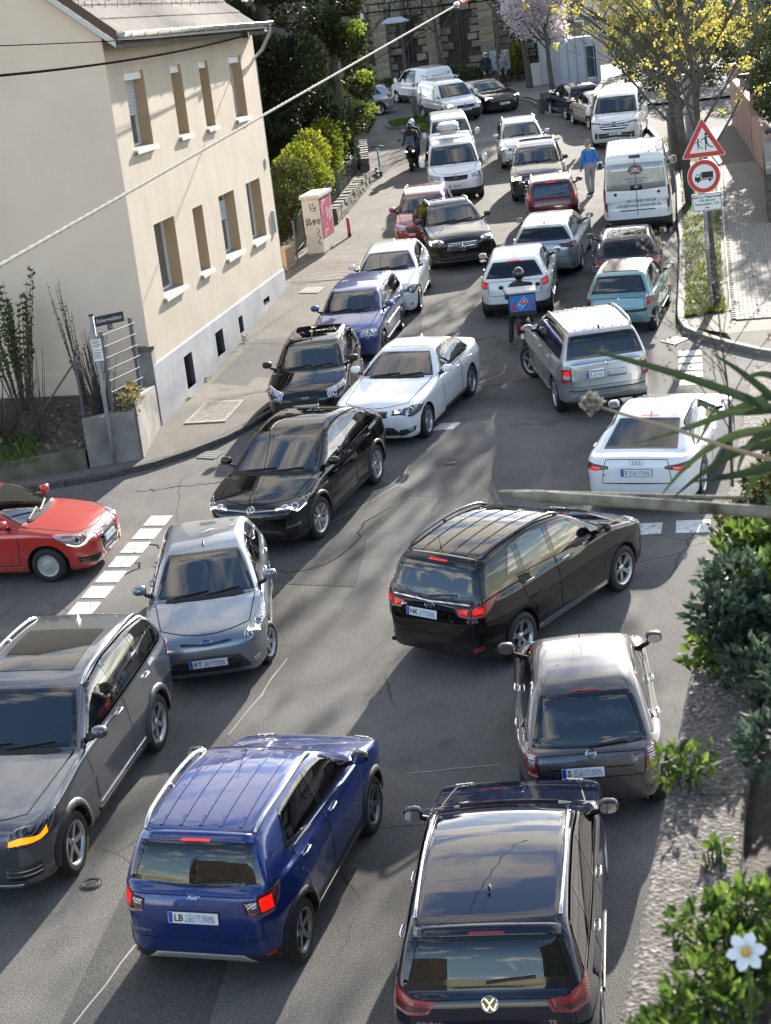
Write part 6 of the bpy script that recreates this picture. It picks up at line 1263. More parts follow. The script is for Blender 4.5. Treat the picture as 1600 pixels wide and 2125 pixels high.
c3 = cable('overhead_cable', [px(-60,162,27), hp(10.1,-.50,7.72)],.022, WIRE, 'black cable running from the left edge to a box under the gutter', .12); MB().box(hp(10.3,-.48,7.74) - px(-60,162,27),(.16,.3,.16)).build('junction_box', INK, c3)
cable('overhead_cable', [px(-60,97,27), hp(12.5,-.52,7.82)],.009, WIRE, 'thin grey wire along the eaves above the thick cable', .05)
cable('overhead_cable', [hp(13.2,-.4,7.9), px(750,28,50), px(960,8,50), px(1300,-40,50)],.018, WIRE, 'dark cable carrying the street lamp in front of the evergreen', .0); cable('overhead_cable', [px(555,252,40), px(860,78,60), px(960,20,66)],.012, WIRE, 'thin dark cable below and parallel to the white one', .0)
lp = px(820,46,50); LM = empty('street_lamp', Matrix.Translation(lp)); tag(LM, 'flat grey street lamp hanging from the cable above the street', 'lamp'); b = MB(); b.add([(-.40,-.16,0),(.40,-.16,0),(.40,.16,0),(-.40,.16,0),(-.18,-.1,.13),(.18,-.1,.13),(.18,.1,.13),(-.18,.1,.13)],[(0,3,2,1),(4,5,6,7),(0,1,5,4),(1,2,6,5),(2,3,7,6),(3,0,4,7)]); b.build('shade', mat('lamp_grey', (.42,.46,.52),.35,.4), LM); MB().box((0,0,.19),(.22,.12,.12)).build('ballast', GALV, LM); MB().tube([(0,0,.2),(0,0,.38)],.02,6).build('hanger', GALV, LM); MB().box((.0,0,-.012),(.5,.2,.02)).build('diffuser', mat('lamp_diffuser', (.6,.62,.6),.3), LM)
tg_ = px(751,34,50); q = MB().box((0,0,0),(.09,.05,.16)).build('cable_tag', mat('tag_cream', (.55,.50,.36),.5), mw=Matrix.Translation(tg_)); tag(q, 'small cream tag hanging on the lamp cable', 'tag')
BKH = render_mat('dull_render', (.06,.056,.052),(.085,.08,.075),(.11,.10,.095)); simple_block('house', -19,-4,7,12,9, R_(-135), BKH, 'house across the street behind the camera, seen only in window reflections', [(-6 + k * 2.6,-4.8 + k * 2.6,1.2 + f * 3,2.8 + f * 3) for k in range(5) for f in range(3)]); simple_block('house', 12.5,-7,9,12,9, R_(180), BKH, 'house beside the terrace behind the camera, seen only in window reflections', [(-6 + k * 2.6,-4.8 + k * 2.6,1.2 + f * 3,2.8 + f * 3) for k in range(5) for f in range(3)])
# ================================================================ the cars, each with its own shape, paint and place
D_ = math.radians
BLACK = paint('black_paint', (.004,.004,.0045),.2); WHITE = paint('white_paint', (.78,.79,.80),0., .35)
SILVER = paint('silver_paint', (.42,.43,.44),.75,.32); NAVY = paint('navy_paint', (.008,.010,.024),.4)
def finish(car, label, group=None, cat='car'):
 return tag(car.root, label, cat, group)
# --- blue compact crossover seen from behind
c = Car('car', dict(L=4.0, W=1.765, H=1.62, WB=2.52, fo=.80, R=.335, gc=.22, zn=.86, cowl=(1.02,1.10), wtop=(1.74,1.54), rend=(3.66,1.55), rglass=(3.84,1.12), roof=[(2.3,1.635,.5),(3.1,1.62,.5)], tail=(3.90,1.06),
 rface=[(3.97,.92,.1),(4.0,.62,.1),(3.97,.42,.08),(3.86,.27)], wr=.60, paint=paint('royal_blue_paint', (.005,.030,.18),.45,.25), cladz=.44, h=.03, bowr=.10, tailround=1.3),-1.72,16.72, D_(72.1))
dress(c, dict(dlo=(1.28,1.78,[2.28],3.05,3.28), belt=(1.13,1.22), doors=[(1.12,2.26,1.22,2.26),(2.28,3.15,2.28,2.98)], doorz=.46, tailgate=(1.06,.60,.80,.84), rwdip=.05, rwb=.68, glass=CLEARG, rwf=(.06,.95),
 tail=([(.02,.58,1.02),(.05,.78,1.05),(.18,.93,1.08),(.40,.99,1.10)],[(.01,.62,.88),(.03,.82,.86),(.16,.95,.86),(.30,1., .95)]), tailm=TAILDARK,
 lit=[([(.06,.80,1.03),(.2,.94,1.04)],[(.05,.83,.90),(.17,.955,.90)], TAILLIT)], taildrl=[([(.03,.60,1.00),(.05,.75,1.015)],[(.02,.64,.95),(.04,.76,.95)], LENSW)],
 third='rl', spoiler=1, ribs=(1.98,3.5,5,.42), rim='spoke5', rimm=mat('two_tone_rim', (.22,.23,.24),.35,.9), handlem=CHROME, mirm=GLOSSB, arches=PLASTIC, archw=.08, chromeline=None,
 mlines=[([(1.2,1,1.105),(2.2,1,1.15),(3.1,1,1.19)],.02, CHROME)], panels=[([(3.98,.52,.42),(3.99,0,.42),(3.98,-.52,.42)],[(3.92,.66,.30),(3.94,0,.30),(3.92,-.66,.30)], mat('skid_plate_grey', (.30,.30,.31),.5,.3))],
 reflector=([(.05,.80,.44),(.14,.92,.46)],[(.05,.80,.40),(.13,.92,.40)]), head=([(.10,.52,.92),(.32,.86,.98)],[(.08,.56,.80),(.28,.90,.84)]), hdrop=.15))
rails(c, 1.85,3.55,.60, mat('satin_rail', (.6,.6,.6),.35,.9),.05,.022); rod(c, 1.85,.1,.30,.35); plate(c, 3.99,.84, 'LB', wd=.52); badge(c, 'ford', 3.93,1.03, sc=1.15); lettering(c, 'EcoSport', 3.99,.56,.68,.05); lettering(c, 'S', 3.99,-.52,.62,.03)
car_eco = c; finish(c, 'royal blue crossover with silver roof rails, brake lights on, at the bottom of the street')
# --- dark navy people carrier nearest to the camera
c = Car('car', dict(L=4.53, W=1.83, H=1.64, WB=2.79, fo=.87, R=.33, gc=.18, zn=.80, cowl=(1.08,1.06), wtop=(2.02,1.54), rend=(4.20,1.56), rglass=(4.40,1.10), roof=[(2.7,1.65,.6),(3.5,1.635,.6)], tail=(4.46,1.02), wr=.655, paint=NAVY, h=.03, bowr=.08, taper=.03),.73,14.84, D_(80.5))
dress(c, dict(dlo=(1.35,2.05,[2.55,3.42],4.02,4.22), belt=(1.07,1.13), doors=[(1.25,2.52,1.35,2.52),(2.55,3.45,2.55,3.30)], tailgate=(1.06,.62,.80,.82), rwf=(.07,.90), rwb=.74, rwt=.62, chromeline=CHROME, handlem=CHROME, thirdz=.035, spoiler=1,
 tail=([(.03,.50,1.06),(.06,.76,1.10),(.22,.93,1.15),(.42,.985,1.20)],[(.03,.58,.93),(.05,.80,.91),(.18,.95,.92),(.30,1., 1.0)]), tailm=TAILRED,
 taildrl=[([(.05,.56,.985),(.08,.80,.99),(.2,.94,1.01)],[(.05,.60,.95),(.07,.82,.94),(.18,.95,.95)], TAILDARK)], third='r', rim='double5', head=([(.12,.5,.82),(.35,.88,.88)],[(.10,.5,.70),(.3,.9,.74)])))
rails(c, 2.05,4.0,.635, CHROME, .045,.017, True); sharkfin(c, 3.62, NAVY); badge(c, 'vw', 4.45,1.0, sc=1.15); lettering(c, 'TOURAN', 4.5,.52,.84,.055); lettering(c, 'TSI', 4.5,-.52,.84,.05); plate(c, 4.52,.72, 'S')
finish(c, 'dark navy people carrier with chrome window trim cut off by the bottom edge')
# --- grey rounded supermini parked by the kerb
c = Car('car', dict(L=3.715, W=1.66, H=1.53, WB=2.43, fo=.66, R=.285, gc=.19, zn=.74, cowl=(.84,1.0), wtop=(1.55,1.43), rend=(3.06,1.44), rglass=(3.54,.94), roof=[(2.0,1.535,.5),(2.6,1.525,.5)], tail=(3.62,.88), rface=[(3.66,.80,.1),(3.70,.62,.06),(3.715,.48,.1),(3.66,.28)], wr=.535,
 paint=paint('warm_grey_paint', (.10,.096,.105),.7,.33), h=.029, bowr=.16, bowf=.16, tailround=1.5, kg=.15, crown=.07, wbelt=.085, k=.08),2.07,18.92, D_(84.2))
dress(c, dict(dlo=(1.08,1.62,[2.05],2.75,3.0), belt=(1.03,1.08), doors=[(1.0,2.03,1.05,2.03),(2.05,2.95,2.05,2.62)], tailgate=(.93,.63,.72,.70), rwf=(.12,.97), rwb=.64, rwt=.50, rwdip=.06, glass=CLEARG, rglassm=glassmat('hatch_glass', (.42,.48,.5)), handlem=CHROME, mirm=mat('mirror_grey', (.05,.05,.055),.4), third='r',
 tail=([(.12,.72,.99),(.24,.90,1.0)],[(.04,.72,.66),(.16,.92,.66)]), tailm=TAILRED, darkseat=True, rim='hub', head=([(.2,.45,.86),(.45,.85,.9)],[(.12,.5,.72),(.35,.9,.74)]),
 lines=[([(3.69,.55,.74),(3.70,0,.745),(3.69,-.55,.74)],.02, GLOSSB)], taildrl=[([(.11,.75,.94),(.18,.86,.94)],[(.09,.75,.86),(.16,.86,.86)], LENSW),([(.09,.75,.84),(.15,.86,.84)],[(.07,.75,.76),(.13,.86,.76)], LENSW)]))
rod(c, 1.75,.0,.28,.35); plate(c, 3.70,.70, 'S', y=.10, wd=.46); badge(c, 'nissan', 3.62,.89); lettering(c, 'MICRA', 3.69,.46,.655,.055)
finish(c, 'grey rounded supermini with a pale cloth behind its rear window, parked by the kerb'); car_micra = c
# --- black crossover turning right
c = Car('car', dict(L=4.41, W=1.82, H=1.68, WB=2.64, fo=.88, R=.345, gc=.21, zn=.86, cowl=(1.12,1.10), wtop=(1.95,1.57), rend=(4.06,1.58), rglass=(4.30,1.10), roof=[(2.7,1.69,.6),(3.4,1.665,.5)], tail=(4.35,1.02), wr=.615, paint=BLACK, h=.03, bowr=.10, tailround=1.5),1.81,23.40, D_(50.0))
dress(c, dict(dlo=(1.42,2.02,[2.55,3.28],3.42,3.62), belt=(1.12,1.27), doors=[(1.3,2.53,1.42,2.53),(2.55,3.42,2.55,3.22)], tailgate=(1.04,.58,.74,.78), rwf=(.10,.93), rwb=.70, rwdip=.05, glass=CLEARG, rglassm=GLASS, handlem=CHROME, third='rl', spoiler=1,
 tail=([(.10,.44,1.0),(.10,.70,1.03),(.22,.92,1.10),(.55,1., 1.17)],[(.06,.52,.90),(.06,.76,.88),(.16,.95,.90),(.34,1., 1.0)]), tailm=TAILRED, lit=[([(.12,.73,.99),(.19,.87,1.02)],[(.10,.75,.93),(.17,.89,.95)], TAILLIT),([(.1,.54,.97),(.1,.64,.98)],[(.08,.58,.93),(.08,.66,.93)], TAILLIT)],
 reflector=([(.06,.70,.46),(.14,.88,.49)],[(.06,.72,.40),(.13,.88,.42)]), lines=[([(4.32,.70,1.085),(4.35,0,1.05),(4.32,-.70,1.085)],.018, CHROME),([(4.38,.72,.66),(4.41,0,.60),(4.38,-.72,.66)],.014, SEAM)], cladz=.0, rim='double5', ribs=(2.2,3.95,4,.36), head=([(.15,.5,.9),(.5,.92,.98)],[(.10,.55,.78),(.35,.95,.82)]), sillm=CHROME))
rails(c, 2.0,3.95,.60, mat('dark_rail', (.12,.12,.13),.3,.8),.05,.02); rod(c, 3.85,.1,.20,.02); plate(c, 4.40,.88, 'NK', y=.12, wd=.5); badge(c, 'hyundai', 4.37,1.0, sc=1.25)
finish(c, 'glossy black crossover with ribbed roof turning right, brake lights glowing')
# --- grey-blue supermini facing the camera
c = Car('car', dict(L=3.95, W=1.722, H=1.465, WB=2.49, fo=.82, R=.30, gc=.17, zn=.76, cowl=(.98,.99), wtop=(1.88,1.405), rend=(3.40,1.37), rglass=(3.74,1.0), roof=[(2.3,1.475,.5),(2.9,1.455,.5)], wr=.53, paint=paint('steel_blue_paint', (.20,.24,.30),.7,.3), h=.029, bowf=.13, noseround=1.5),-2.67,24.08, D_(-88.7))
dress(c, dict(dlo=(1.30,1.95,[2.28],3.0,3.30), belt=(1.02,1.10), doors=[(1.12,2.26,1.2,2.26),(2.28,3.05,2.28,2.85)], glass=GLASS, tailgate=(.96,.6,.75,.8), headm=LENSW, tail=([(.08,.75,.98),(.3,.96,1.05)],[(.05,.78,.8),(.22,.98,.82)]),
 head=([(.18,.60,.76),(.34,.76,.86),(.80,.93,.99)],[(.12,.62,.67),(.26,.88,.69),(.60,.97,.82)]), drl=[([(.22,.66,.74),(.3,.78,.77)],[(.2,.68,.70),(.28,.82,.71)], WARM)], fog=([(.12,.70,.40),(.20,.80,.41)],[(.12,.70,.33),(.20,.80,.33)]),
 grille=[([(.04,-.52,.50),(-.01,0,.52),(.04,.52,.50)],[(.04,-.70,.30),(0,0,.28),(.04,.70,.30)], PLASTIC, 2),([(.12,-.42,.70),(.07,0,.685),(.12,.42,.70)],[(.10,-.40,.665),(.05,0,.65),(.10,.40,.665)], GLOSSB, 0)], rim='spoke5', steer=-.35, third='r'))
plate(c, .0,.425, 'RT'); badge(c, 'ford', .08,.70, sc=1.2); sharkfin(c, 2.02, PLASTIC)
finish(c, 'grey blue supermini facing the camera with one warm headlight, beside the dark estate'); car_fi6 = c
# --- large dark grey SUV at the left edge
c = Car('car', dict(L=4.95, W=1.97, H=1.75, WB=2.984, fo=.88, R=.375, gc=.23, zn=.98, cowl=(1.50,1.17), wtop=(2.32,1.64), rend=(4.60,1.63), rglass=(4.84,1.2), roof=[(3.0,1.76,.7),(3.9,1.74,.6)], wr=.66, paint=paint('slate_grey_paint', (.095,.11,.135),.7,.28), h=.032, cladz=.0, hoodb=.35, noseround=1.3),-4.45,19.22, D_(-103.3))
dress(c, dict(dlo=(1.78,2.38,[2.95,3.85],4.45,4.62), belt=(1.19,1.26), doors=[(1.6,2.93,1.72,2.93),(2.95,3.95,2.95,3.70)], glass=GLASS, chromeline=CHROME, arches=mat('arch_grey_plastic', (.03,.031,.034),.5), archw=.09, rim='spoke5', tailgate=(1.1,.65,.7,.75), handlem=CHROME,
 head=([(.12,.56,.90),(.28,.82,.93),(.62,.98,1.0)],[(.08,.56,.77),(.22,.85,.77),(.42,1., .86)]), drl=[([(.13,.58,.825),(.26,.86,.84),(.36,.93,.90)],[(.12,.58,.79),(.25,.87,.80),(.34,.95,.83)], AMBER)], headm=LENSD, noproj=1,
 grille=[([(.10,-.44,.88),(.04,0,.90),(.10,.44,.88)],[(.05,-.42,.55),(.0,0,.54),(.05,.42,.55)], GLOSSB, 6),([(.08,.52,.55),(.22,.86,.55)],[(.08,.52,.40),(.22,.86,.40)], PLASTIC, 2)], slatm=CHROME, tail=([(.05,.80,1.6),(.2,.9,1.6)],[(.02,.8,.95),(.25,.98,.95)]), mlines=[([(1.7,1,.42),(2.7,1,.42),(3.7,1,.42)],.03, CHROME)],
 panels=[([(.06,-.8,.33),(.0,0,.33),(.06,.8,.33)],[(.08,-.7,.27),(.03,0,.27),(.08,.7,.27)], ALLOY)], third='r'))
rails(c, 2.35,4.5,.70, CHROME, .05,.02); sharkfin(c, 4.1, SILVER)
c2 = MB(); P_, N_ = c.snap(c.seed([(x, y, 1.76) for x in (2.75,3.2,3.6) for y in (-.42,0,.42)]))
finish(c, 'dark slate SUV with amber indicator lit, five spoke wheels, entering from the left edge'); car_xc = c
# --- red supermini at the left edge
c = Car('car', dict(L=3.95, W=1.74, H=1.42, WB=2.47, fo=.82, R=.30, gc=.15, zn=.72, cowl=(1.12,.95), wtop=(1.95,1.36), rend=(3.30,1.33), rglass=(3.72,.97), wr=.53, paint=paint('signal_red_paint', (.48,.022,.018),.15,.3), h=.031, noseround=1.3),-6.57,28.25, D_(-13.2))
dress(c, dict(dlo=(1.40,2.0,[2.45],3.0,3.3), belt=(.98,1.04), doors=[(1.25,2.6,1.3,2.6)], rim='hub', rimm=mat('grey_hubcap', (.38,.38,.37),.5,.4), headm=LENSW, tailgate=(.95,.6,.7,.75), chromeline=None, glass=CLEARG, tail=([(.08,.72,.95),(.25,.96,1.0)],[(.05,.75,.8),(.2,.98,.82)]),
 head=([(.20,.56,.68),(.36,.80,.75),(.66,.95,.80)],[(.14,.56,.60),(.28,.86,.58),(.46,.98,.64)]), drl=[([(.19,.60,.615),(.33,.88,.605),(.44,.955,.66)],[(.18,.60,.60),(.33,.885,.59),(.44,.96,.64)], mat('dim_running_light', (.8,.8,.6),.3, emit=(1,.95,.5), es=.8))],
 grille=[([(.13,-.42,.68),(.08,0,.70),(.13,.42,.68)],[(.05,-.34,.28),(.0,0,.26),(.05,.34,.28)], GLOSSB, 6),([(.10,.50,.38),(.30,.92,.40)],[(.10,.50,.28),(.28,.92,.30)], PLASTIC, 2),([(.10,-.50,.38),(.30,-.92,.40)],[(.10,-.50,.28),(.28,-.92,.30)], PLASTIC, 2)],
 lines=[([(.13,-.44,.69),(.075,0,.715),(.13,.44,.69)],.025, CHROME),([(.13,-.44,.69),(.06,-.43,.45),(.04,-.33,.27)],.02, CHROME),([(.13,.44,.69),(.06,.43,.45),(.04,.33,.27)],.02, CHROME)], third='r', sillm=paint('signal_red_paint', (0,0,0))))
plate(c, .0,.52, '', smear=True, wd=.46); badge(c, 'audi', .10,.63, sc=.8)
finish(c, 'bright red supermini with pale hubcap nosing in at the left edge')
# --- black coupe-like electric SUV
c = Car('car', dict(L=4.60, W=1.852, H=1.60, WB=2.766, fo=.86, R=.365, gc=.19, zn=.80, cowl=(1.05,1.05), wtop=(2.02,1.51), rend=(3.55,1.50), rglass=(4.36,1.13), roof=[(2.5,1.615,.5),(3.05,1.60,.5)], tail=(4.56,1.10), wr=.585, paint=BLACK, h=.03, bowf=.13, noseround=1.5),-1.39,29.35, D_(-111.6))
dress(c, dict(dlo=(1.42,2.10,[2.62,3.45],3.55,3.95), belt=(1.08,1.20), doors=[(1.3,2.6,1.4,2.6),(2.62,3.55,2.62,3.4)], glass=GLASS, chromeline=CHROME, rim='twist5', headm=LENSD, tailgate=(1.05,.65,.72,.8), rwcut='top', rwiper=0, tail=([(.05,.5,1.05),(.3,.96,1.1)],[(.04,.5,.95),(.25,.98,.98)]),
 head=([(.13,.46,.80),(.26,.78,.84),(.60,.96,.90)],[(.10,.48,.71),(.22,.84,.70),(.40,.985,.77)]), drl=[([(.13,.47,.745),(.24,.82,.735),(.40,.975,.80)],[(.12,.47,.725),(.23,.83,.712),(.40,.98,.775)], DRL)],
 lines=[([(.12,-.46,.735),(.06,0,.735),(.12,.46,.735)],.02, ALLOY)], grille=[([(.05,-.56,.42),(.0,0,.44),(.05,.56,.42)],[(.08,-.66,.24),(.03,0,.24),(.08,.66,.24)], PLASTIC, 1)], panels=[([(.09,.66,.50),(.24,.90,.52)],[(.10,.62,.30),(.22,.88,.30)], GLOSSB),([(.09,-.66,.50),(.24,-.90,.52)],[(.10,-.62,.30),(.22,-.88,.30)], GLOSSB)], arches=PLASTIC, archw=.06, third='r', handlem=BLACK, steer=-.1))
badge(c, 'vw', .06,.775, sc=1.2); sharkfin(c, 3.35, BLACK); pass
finish(c, 'black coupe-shaped SUV with white running lights facing the camera, in mid junction')
# --- white fastback seen from behind at the right
c = Car('car', dict(L=4.73, W=1.843, H=1.386, WB=2.824, fo=.89, R=.33, gc=.15, zn=.70, cowl=(1.50,.95), wtop=(2.30,1.31), rend=(3.35,1.31), rglass=(4.42,.995), roof=[(2.75,1.39,.5)], tail=(4.64,.985), tailr=.05, rface=[(4.71,.80,.1),(4.73,.55,.1),(4.69,.34,.08),(4.58,.2)], wr=.545, paint=WHITE, h=.031, kg=.11, bowr=.05),4.98,29.16, D_(68.1))
dress(c, dict(dlo=(1.80,2.40,[2.95],3.55,3.95), belt=(.97,1.0), doors=[(1.7,2.93,1.8,2.93),(2.95,3.80,2.95,3.6)], drop=.085, rwcut='top', rwf=(.10,.90), rwt=.50, rwb=.60, rwiper=0, tailgate=(.96,.56,.55,.62), chromeline=CHROME, rim='spoke10', glass=GLASS, third='rl', thirdz=.045,
 tail=([(.05,.50,.84),(.08,.76,.875),(.24,.95,.90)],[(.03,.50,.80),(.05,.78,.765),(.20,.97,.77)]), tailm=TAILDARK, lit=[([(.06,.64,.815),(.10,.84,.825)],[(.05,.66,.785),(.08,.85,.785)], TAILLIT)], lines=[([(4.69,.60,.56),(4.72,0,.55),(4.69,-.60,.56)],.008, SEAM)], head=([(.3,.6,.72),(.6,.94,.78)],[(.25,.62,.62),(.5,.97,.66)])))
plate(c, 4.72,.74, 'S', wd=.5); badge(c, 'audi', 4.68,.90); lettering(c, 'A5', 4.70,.52,.70,.045); sharkfin(c, 3.25, WHITE)
finish(c, 'white fastback with red tail lights at the right behind the leaves')
# --- silver boxy off-roader from behind
c = Car('car', dict(L=4.59, W=1.83, H=1.74, WB=2.82, fo=.82, R=.355, gc=.24, zn=.95, cowl=(1.28,1.15), wtop=(2.0,1.66), rend=(4.30,1.68), rglass=(4.50,1.17), roof=[(2.7,1.75,.5),(3.6,1.745,.5)], tail=(4.54,1.10), rface=[(4.55,.72,.06),(4.585,.66,.05),(4.59,.46,.06),(4.50,.34)], wr=.635, taper=.02, paint=SILVER, h=.031, tailround=1.2),4.38,34.97, D_(93.6))
dress(c, dict(dlo=(1.55,2.10,[2.62,3.42],4.12,4.22), belt=(1.18,1.20), doors=[(1.45,2.6,1.55,2.6),(2.62,3.50,2.62,3.25)], tailgate=(1.13,.68,.76,.78), rwf=(.06,.92), rwb=.74, rwt=.63, rwiper=0, rim='spoke5', glass=CLEARG, third='', mirm=SILVER, handlem=SILVER, sillm=CHROME,
 tail=([(.06,.76,1.02),(.12,.90,1.04),(.26,.985,1.04)],[(.04,.78,.74),(.09,.92,.74),(.20,.99,.74)]), tailm=TAILRED, lit=[([(.06,.78,1.0),(.11,.90,1.01)],[(.06,.79,.93),(.10,.91,.93)], TAILLIT, 0)], taildrl=[([(.05,.785,.92),(.13,.93,.93)],[(.05,.79,.85),(.12,.93,.85)], LENSW)],
 lines=[([(4.57,.90,.60),(4.60,0,.60),(4.57,-.90,.60)],.02, PLASTIC),([(4.57,.86,.50),(4.60,0,.48),(4.57,-.86,.50)],.03, CHROME),([(4.56,.38,.98),(4.57,.20,.99),(4.56,.05,.99)],.03, CHROME)], ribs=(2.2,4.1,6,.46), steer=.5, panels=[([(4.565,-.02,.97),(4.565,-.42,.96)],[(4.57,-.02,.82),(4.57,-.42,.82)], SILVER)], head=([(.2,.5,.92),(.45,.95,.94)],[(.15,.5,.78),(.4,.97,.8)])))
rails(c, 2.1,4.15,.64, SILVER, .05,.022); plate(c, 4.56,.89, 'S', y=.22, wd=.34); badge(c, 'star', 4.545,1.09); sharkfin(c, 4.05, PLASTIC)
car_ml = c; finish(c, 'silver boxy off-roader with dark tailgate window between the moped and the white fastback')
# --- white saloon facing the camera
c = Car('car', dict(L=4.62, W=1.811, H=1.43, WB=2.81, fo=.78, R=.325, gc=.15, zn=.74, cowl=(1.52,.985), wtop=(2.28,1.36), rend=(3.38,1.36), rglass=(4.05,1.04), roof=[(2.75,1.435,.5)], tail=(4.52,1.05), tailr=.06, wr=.54, paint=WHITE, h=.03, noseround=1.2, bowr=.05),.77,34.46, D_(-112.3))
dress(c, dict(dlo=(1.82,2.38,[2.95],3.50,3.75), belt=(1.0,1.03), doors=[(1.72,2.93,1.85,2.93),(2.95,3.75,2.95,3.5)], rwcut='top', rwiper=0, rwf=(.12,.9), drop=.085, rim='double5', glass=GLASS, headm=LENSD, handlem=WHITE, third='r', tailgate=None,
 head=([(.14,.44,.70),(.26,.76,.735),(.60,.96,.75)],[(.12,.44,.615),(.22,.80,.60),(.42,.985,.64)]), drl=[([(.16,.50,.69),(.18,.60,.695)],[(.15,.50,.63),(.17,.60,.625)], WARM, 0)], fog=([(.16,.72,.38),(.22,.82,.38)],[(.16,.72,.32),(.22,.82,.32)]),
 grille=[([(.13,-.34,.71),(.10,-.03,.73)],[(.10,-.33,.59),(.08,-.04,.585)], GLOSSB, 0),([(.10,.03,.73),(.13,.34,.71)],[(.08,.04,.585),(.10,.33,.59)], GLOSSB, 0),([(.08,-.46,.42),(.0,0,.43),(.08,.46,.42)],[(.08,-.66,.27),(.02,0,.25),(.08,.66,.27)], PLASTIC, 1),([(.14,.58,.38),(.28,.90,.40)],[(.14,.56,.28),(.24,.88,.30)], PLASTIC, 0)],
 tail=([(.05,.55,1.0),(.3,.98,1.03)],[(.04,.55,.86),(.25,.99,.88)]), steer=.05))
badge(c, 'bmw', .16,.76); sharkfin(c, 3.2, WHITE); car_bmw3 = c
finish(c, 'white saloon with ten-spoke wheels and tinted rear side glass facing the camera')
# --- black small hatchback parked on the left
c = Car('car', dict(L=3.92, W=1.683, H=1.45, WB=2.486, fo=.80, R=.29, gc=.16, zn=.74, cowl=(1.02,.99), wtop=(1.75,1.395), rend=(3.48,1.38), rglass=(3.78,1.0), wr=.545, paint=BLACK, h=.032, noseround=1.1),-1.08,36.37, D_(-97.4))
dress(c, dict(dlo=(1.28,1.85,[2.32],3.05,3.3), belt=(1.01,1.06), doors=[(1.15,2.3,1.22,2.3),(2.32,3.1,2.32,2.85)], glass=GLASS, headm=LENSW, rim='hub', third='r', mirm=PLASTIC, tailgate=(.95,.6,.7,.75), tail=([(.1,.76,1.2),(.3,.9,1.2)],[(.05,.78,.8),(.22,.98,.82)]),
 head=([(.18,.52,.76),(.34,.74,.83),(.58,.90,.86)],[(.11,.56,.60),(.22,.82,.58),(.40,.97,.68)]), grille=[([(.10,-.34,.68),(.06,0,.68),(.10,.34,.68)],[(.06,-.34,.60),(.03,0,.59),(.06,.34,.60)], PLASTIC, 1),([(.06,-.6,.42),(.0,0,.42),(.06,.6,.42)],[(.08,-.6,.26),(.02,0,.25),(.08,.6,.26)], PLASTIC, 2)]))
badge(c, 'ford', .06,.655, sc=1.1); rod(c, 1.85,.0,.2,.25); plate(c, .0,.47, 'S')
finish(c, 'black small hatchback with big clear headlights parked beside the house')
# --- blue estate parked on the left
BLUE2 = paint('mid_blue_paint', (.025,.06,.24),.5,.3)
c = Car('car', dict(L=4.22, W=1.66, H=1.45, WB=2.46, fo=.82, R=.29, gc=.16, zn=.74, cowl=(1.12,.985), wtop=(1.82,1.385), rend=(3.95,1.38), rglass=(4.14,1.0), wr=.545, paint=BLUE2, h=.036),-.06,41.21, D_(-102.2))
dress(c, dict(dlo=(1.38,1.92,[2.42,3.2],3.8,3.95), belt=(1.0,1.03), doors=[(1.25,2.4,1.32,2.4),(2.42,3.25,2.42,3.0)], headm=LENSW, rim='spoke5', rimm=DARKALLOY, third='r', lod=1, head=([(.14,.48,.72),(.32,.93,.74)],[(.10,.50,.60),(.26,.96,.61)]), grille=[([(.08,-.40,.70),(.05,0,.72),(.08,.40,.70)],[(.05,-.38,.58),(.02,0,.56),(.05,.38,.58)], PLASTIC, 3)], tail=([(.05,.75,.95),(.2,.95,.95)],[(.03,.75,.75),(.2,.97,.75)]), sidestrip=(.62, CHROME)))
finish(c, 'mid blue estate car parked between the black hatchback and the white hatchback')
# --- white hatchback behind it
c = Car('car', dict(L=4.32, W=1.765, H=1.42, WB=2.69, fo=.78, R=.315, gc=.15, zn=.74, cowl=(1.38,.985), wtop=(2.12,1.355), rend=(3.82,1.34), rglass=(4.14,.99), wr=.535, paint=WHITE, h=.036, noseround=1.2),.90,45.51, D_(-98.6))
dress(c, dict(dlo=(1.68,2.25,[2.75],3.45,3.7), belt=(1.0,1.05), doors=[(1.55,2.73,1.65,2.73),(2.75,3.5,2.75,3.3)], headm=LENSD, rim='double5', lod=1, third='r', head=([(.14,.46,.70),(.30,.78,.74),(.62,.96,.76)],[(.12,.46,.62),(.24,.82,.60),(.44,.985,.65)]), drl=[([(.18,.54,.68),(.2,.62,.69)],[(.17,.54,.64),(.19,.62,.635)], LENSW)], fog=([(.14,.70,.38),(.22,.82,.38)],[(.14,.70,.32),(.22,.82,.32)]),
 grille=[([(.12,-.33,.70),(.09,-.03,.72)],[(.09,-.32,.58),(.07,-.04,.58)], GLOSSB, 0),([(.09,.03,.72),(.12,.33,.70)],[(.07,.04,.58),(.09,.32,.58)], GLOSSB, 0),([(.08,-.6,.42),(.0,0,.42),(.08,.6,.42)],[(.08,-.6,.27),(.02,0,.25),(.08,.6,.27)], PLASTIC, 1)], tail=([(.05,.7,.95),(.25,.97,.97)],[(.04,.7,.82),(.2,.98,.82)])))
badge(c, 'bmw', .14,.75); sharkfin(c, 3.4, WHITE); car_bmw1 = c
finish(c, 'white hatchback facing the camera in front of the black coupe SUV with star badge')
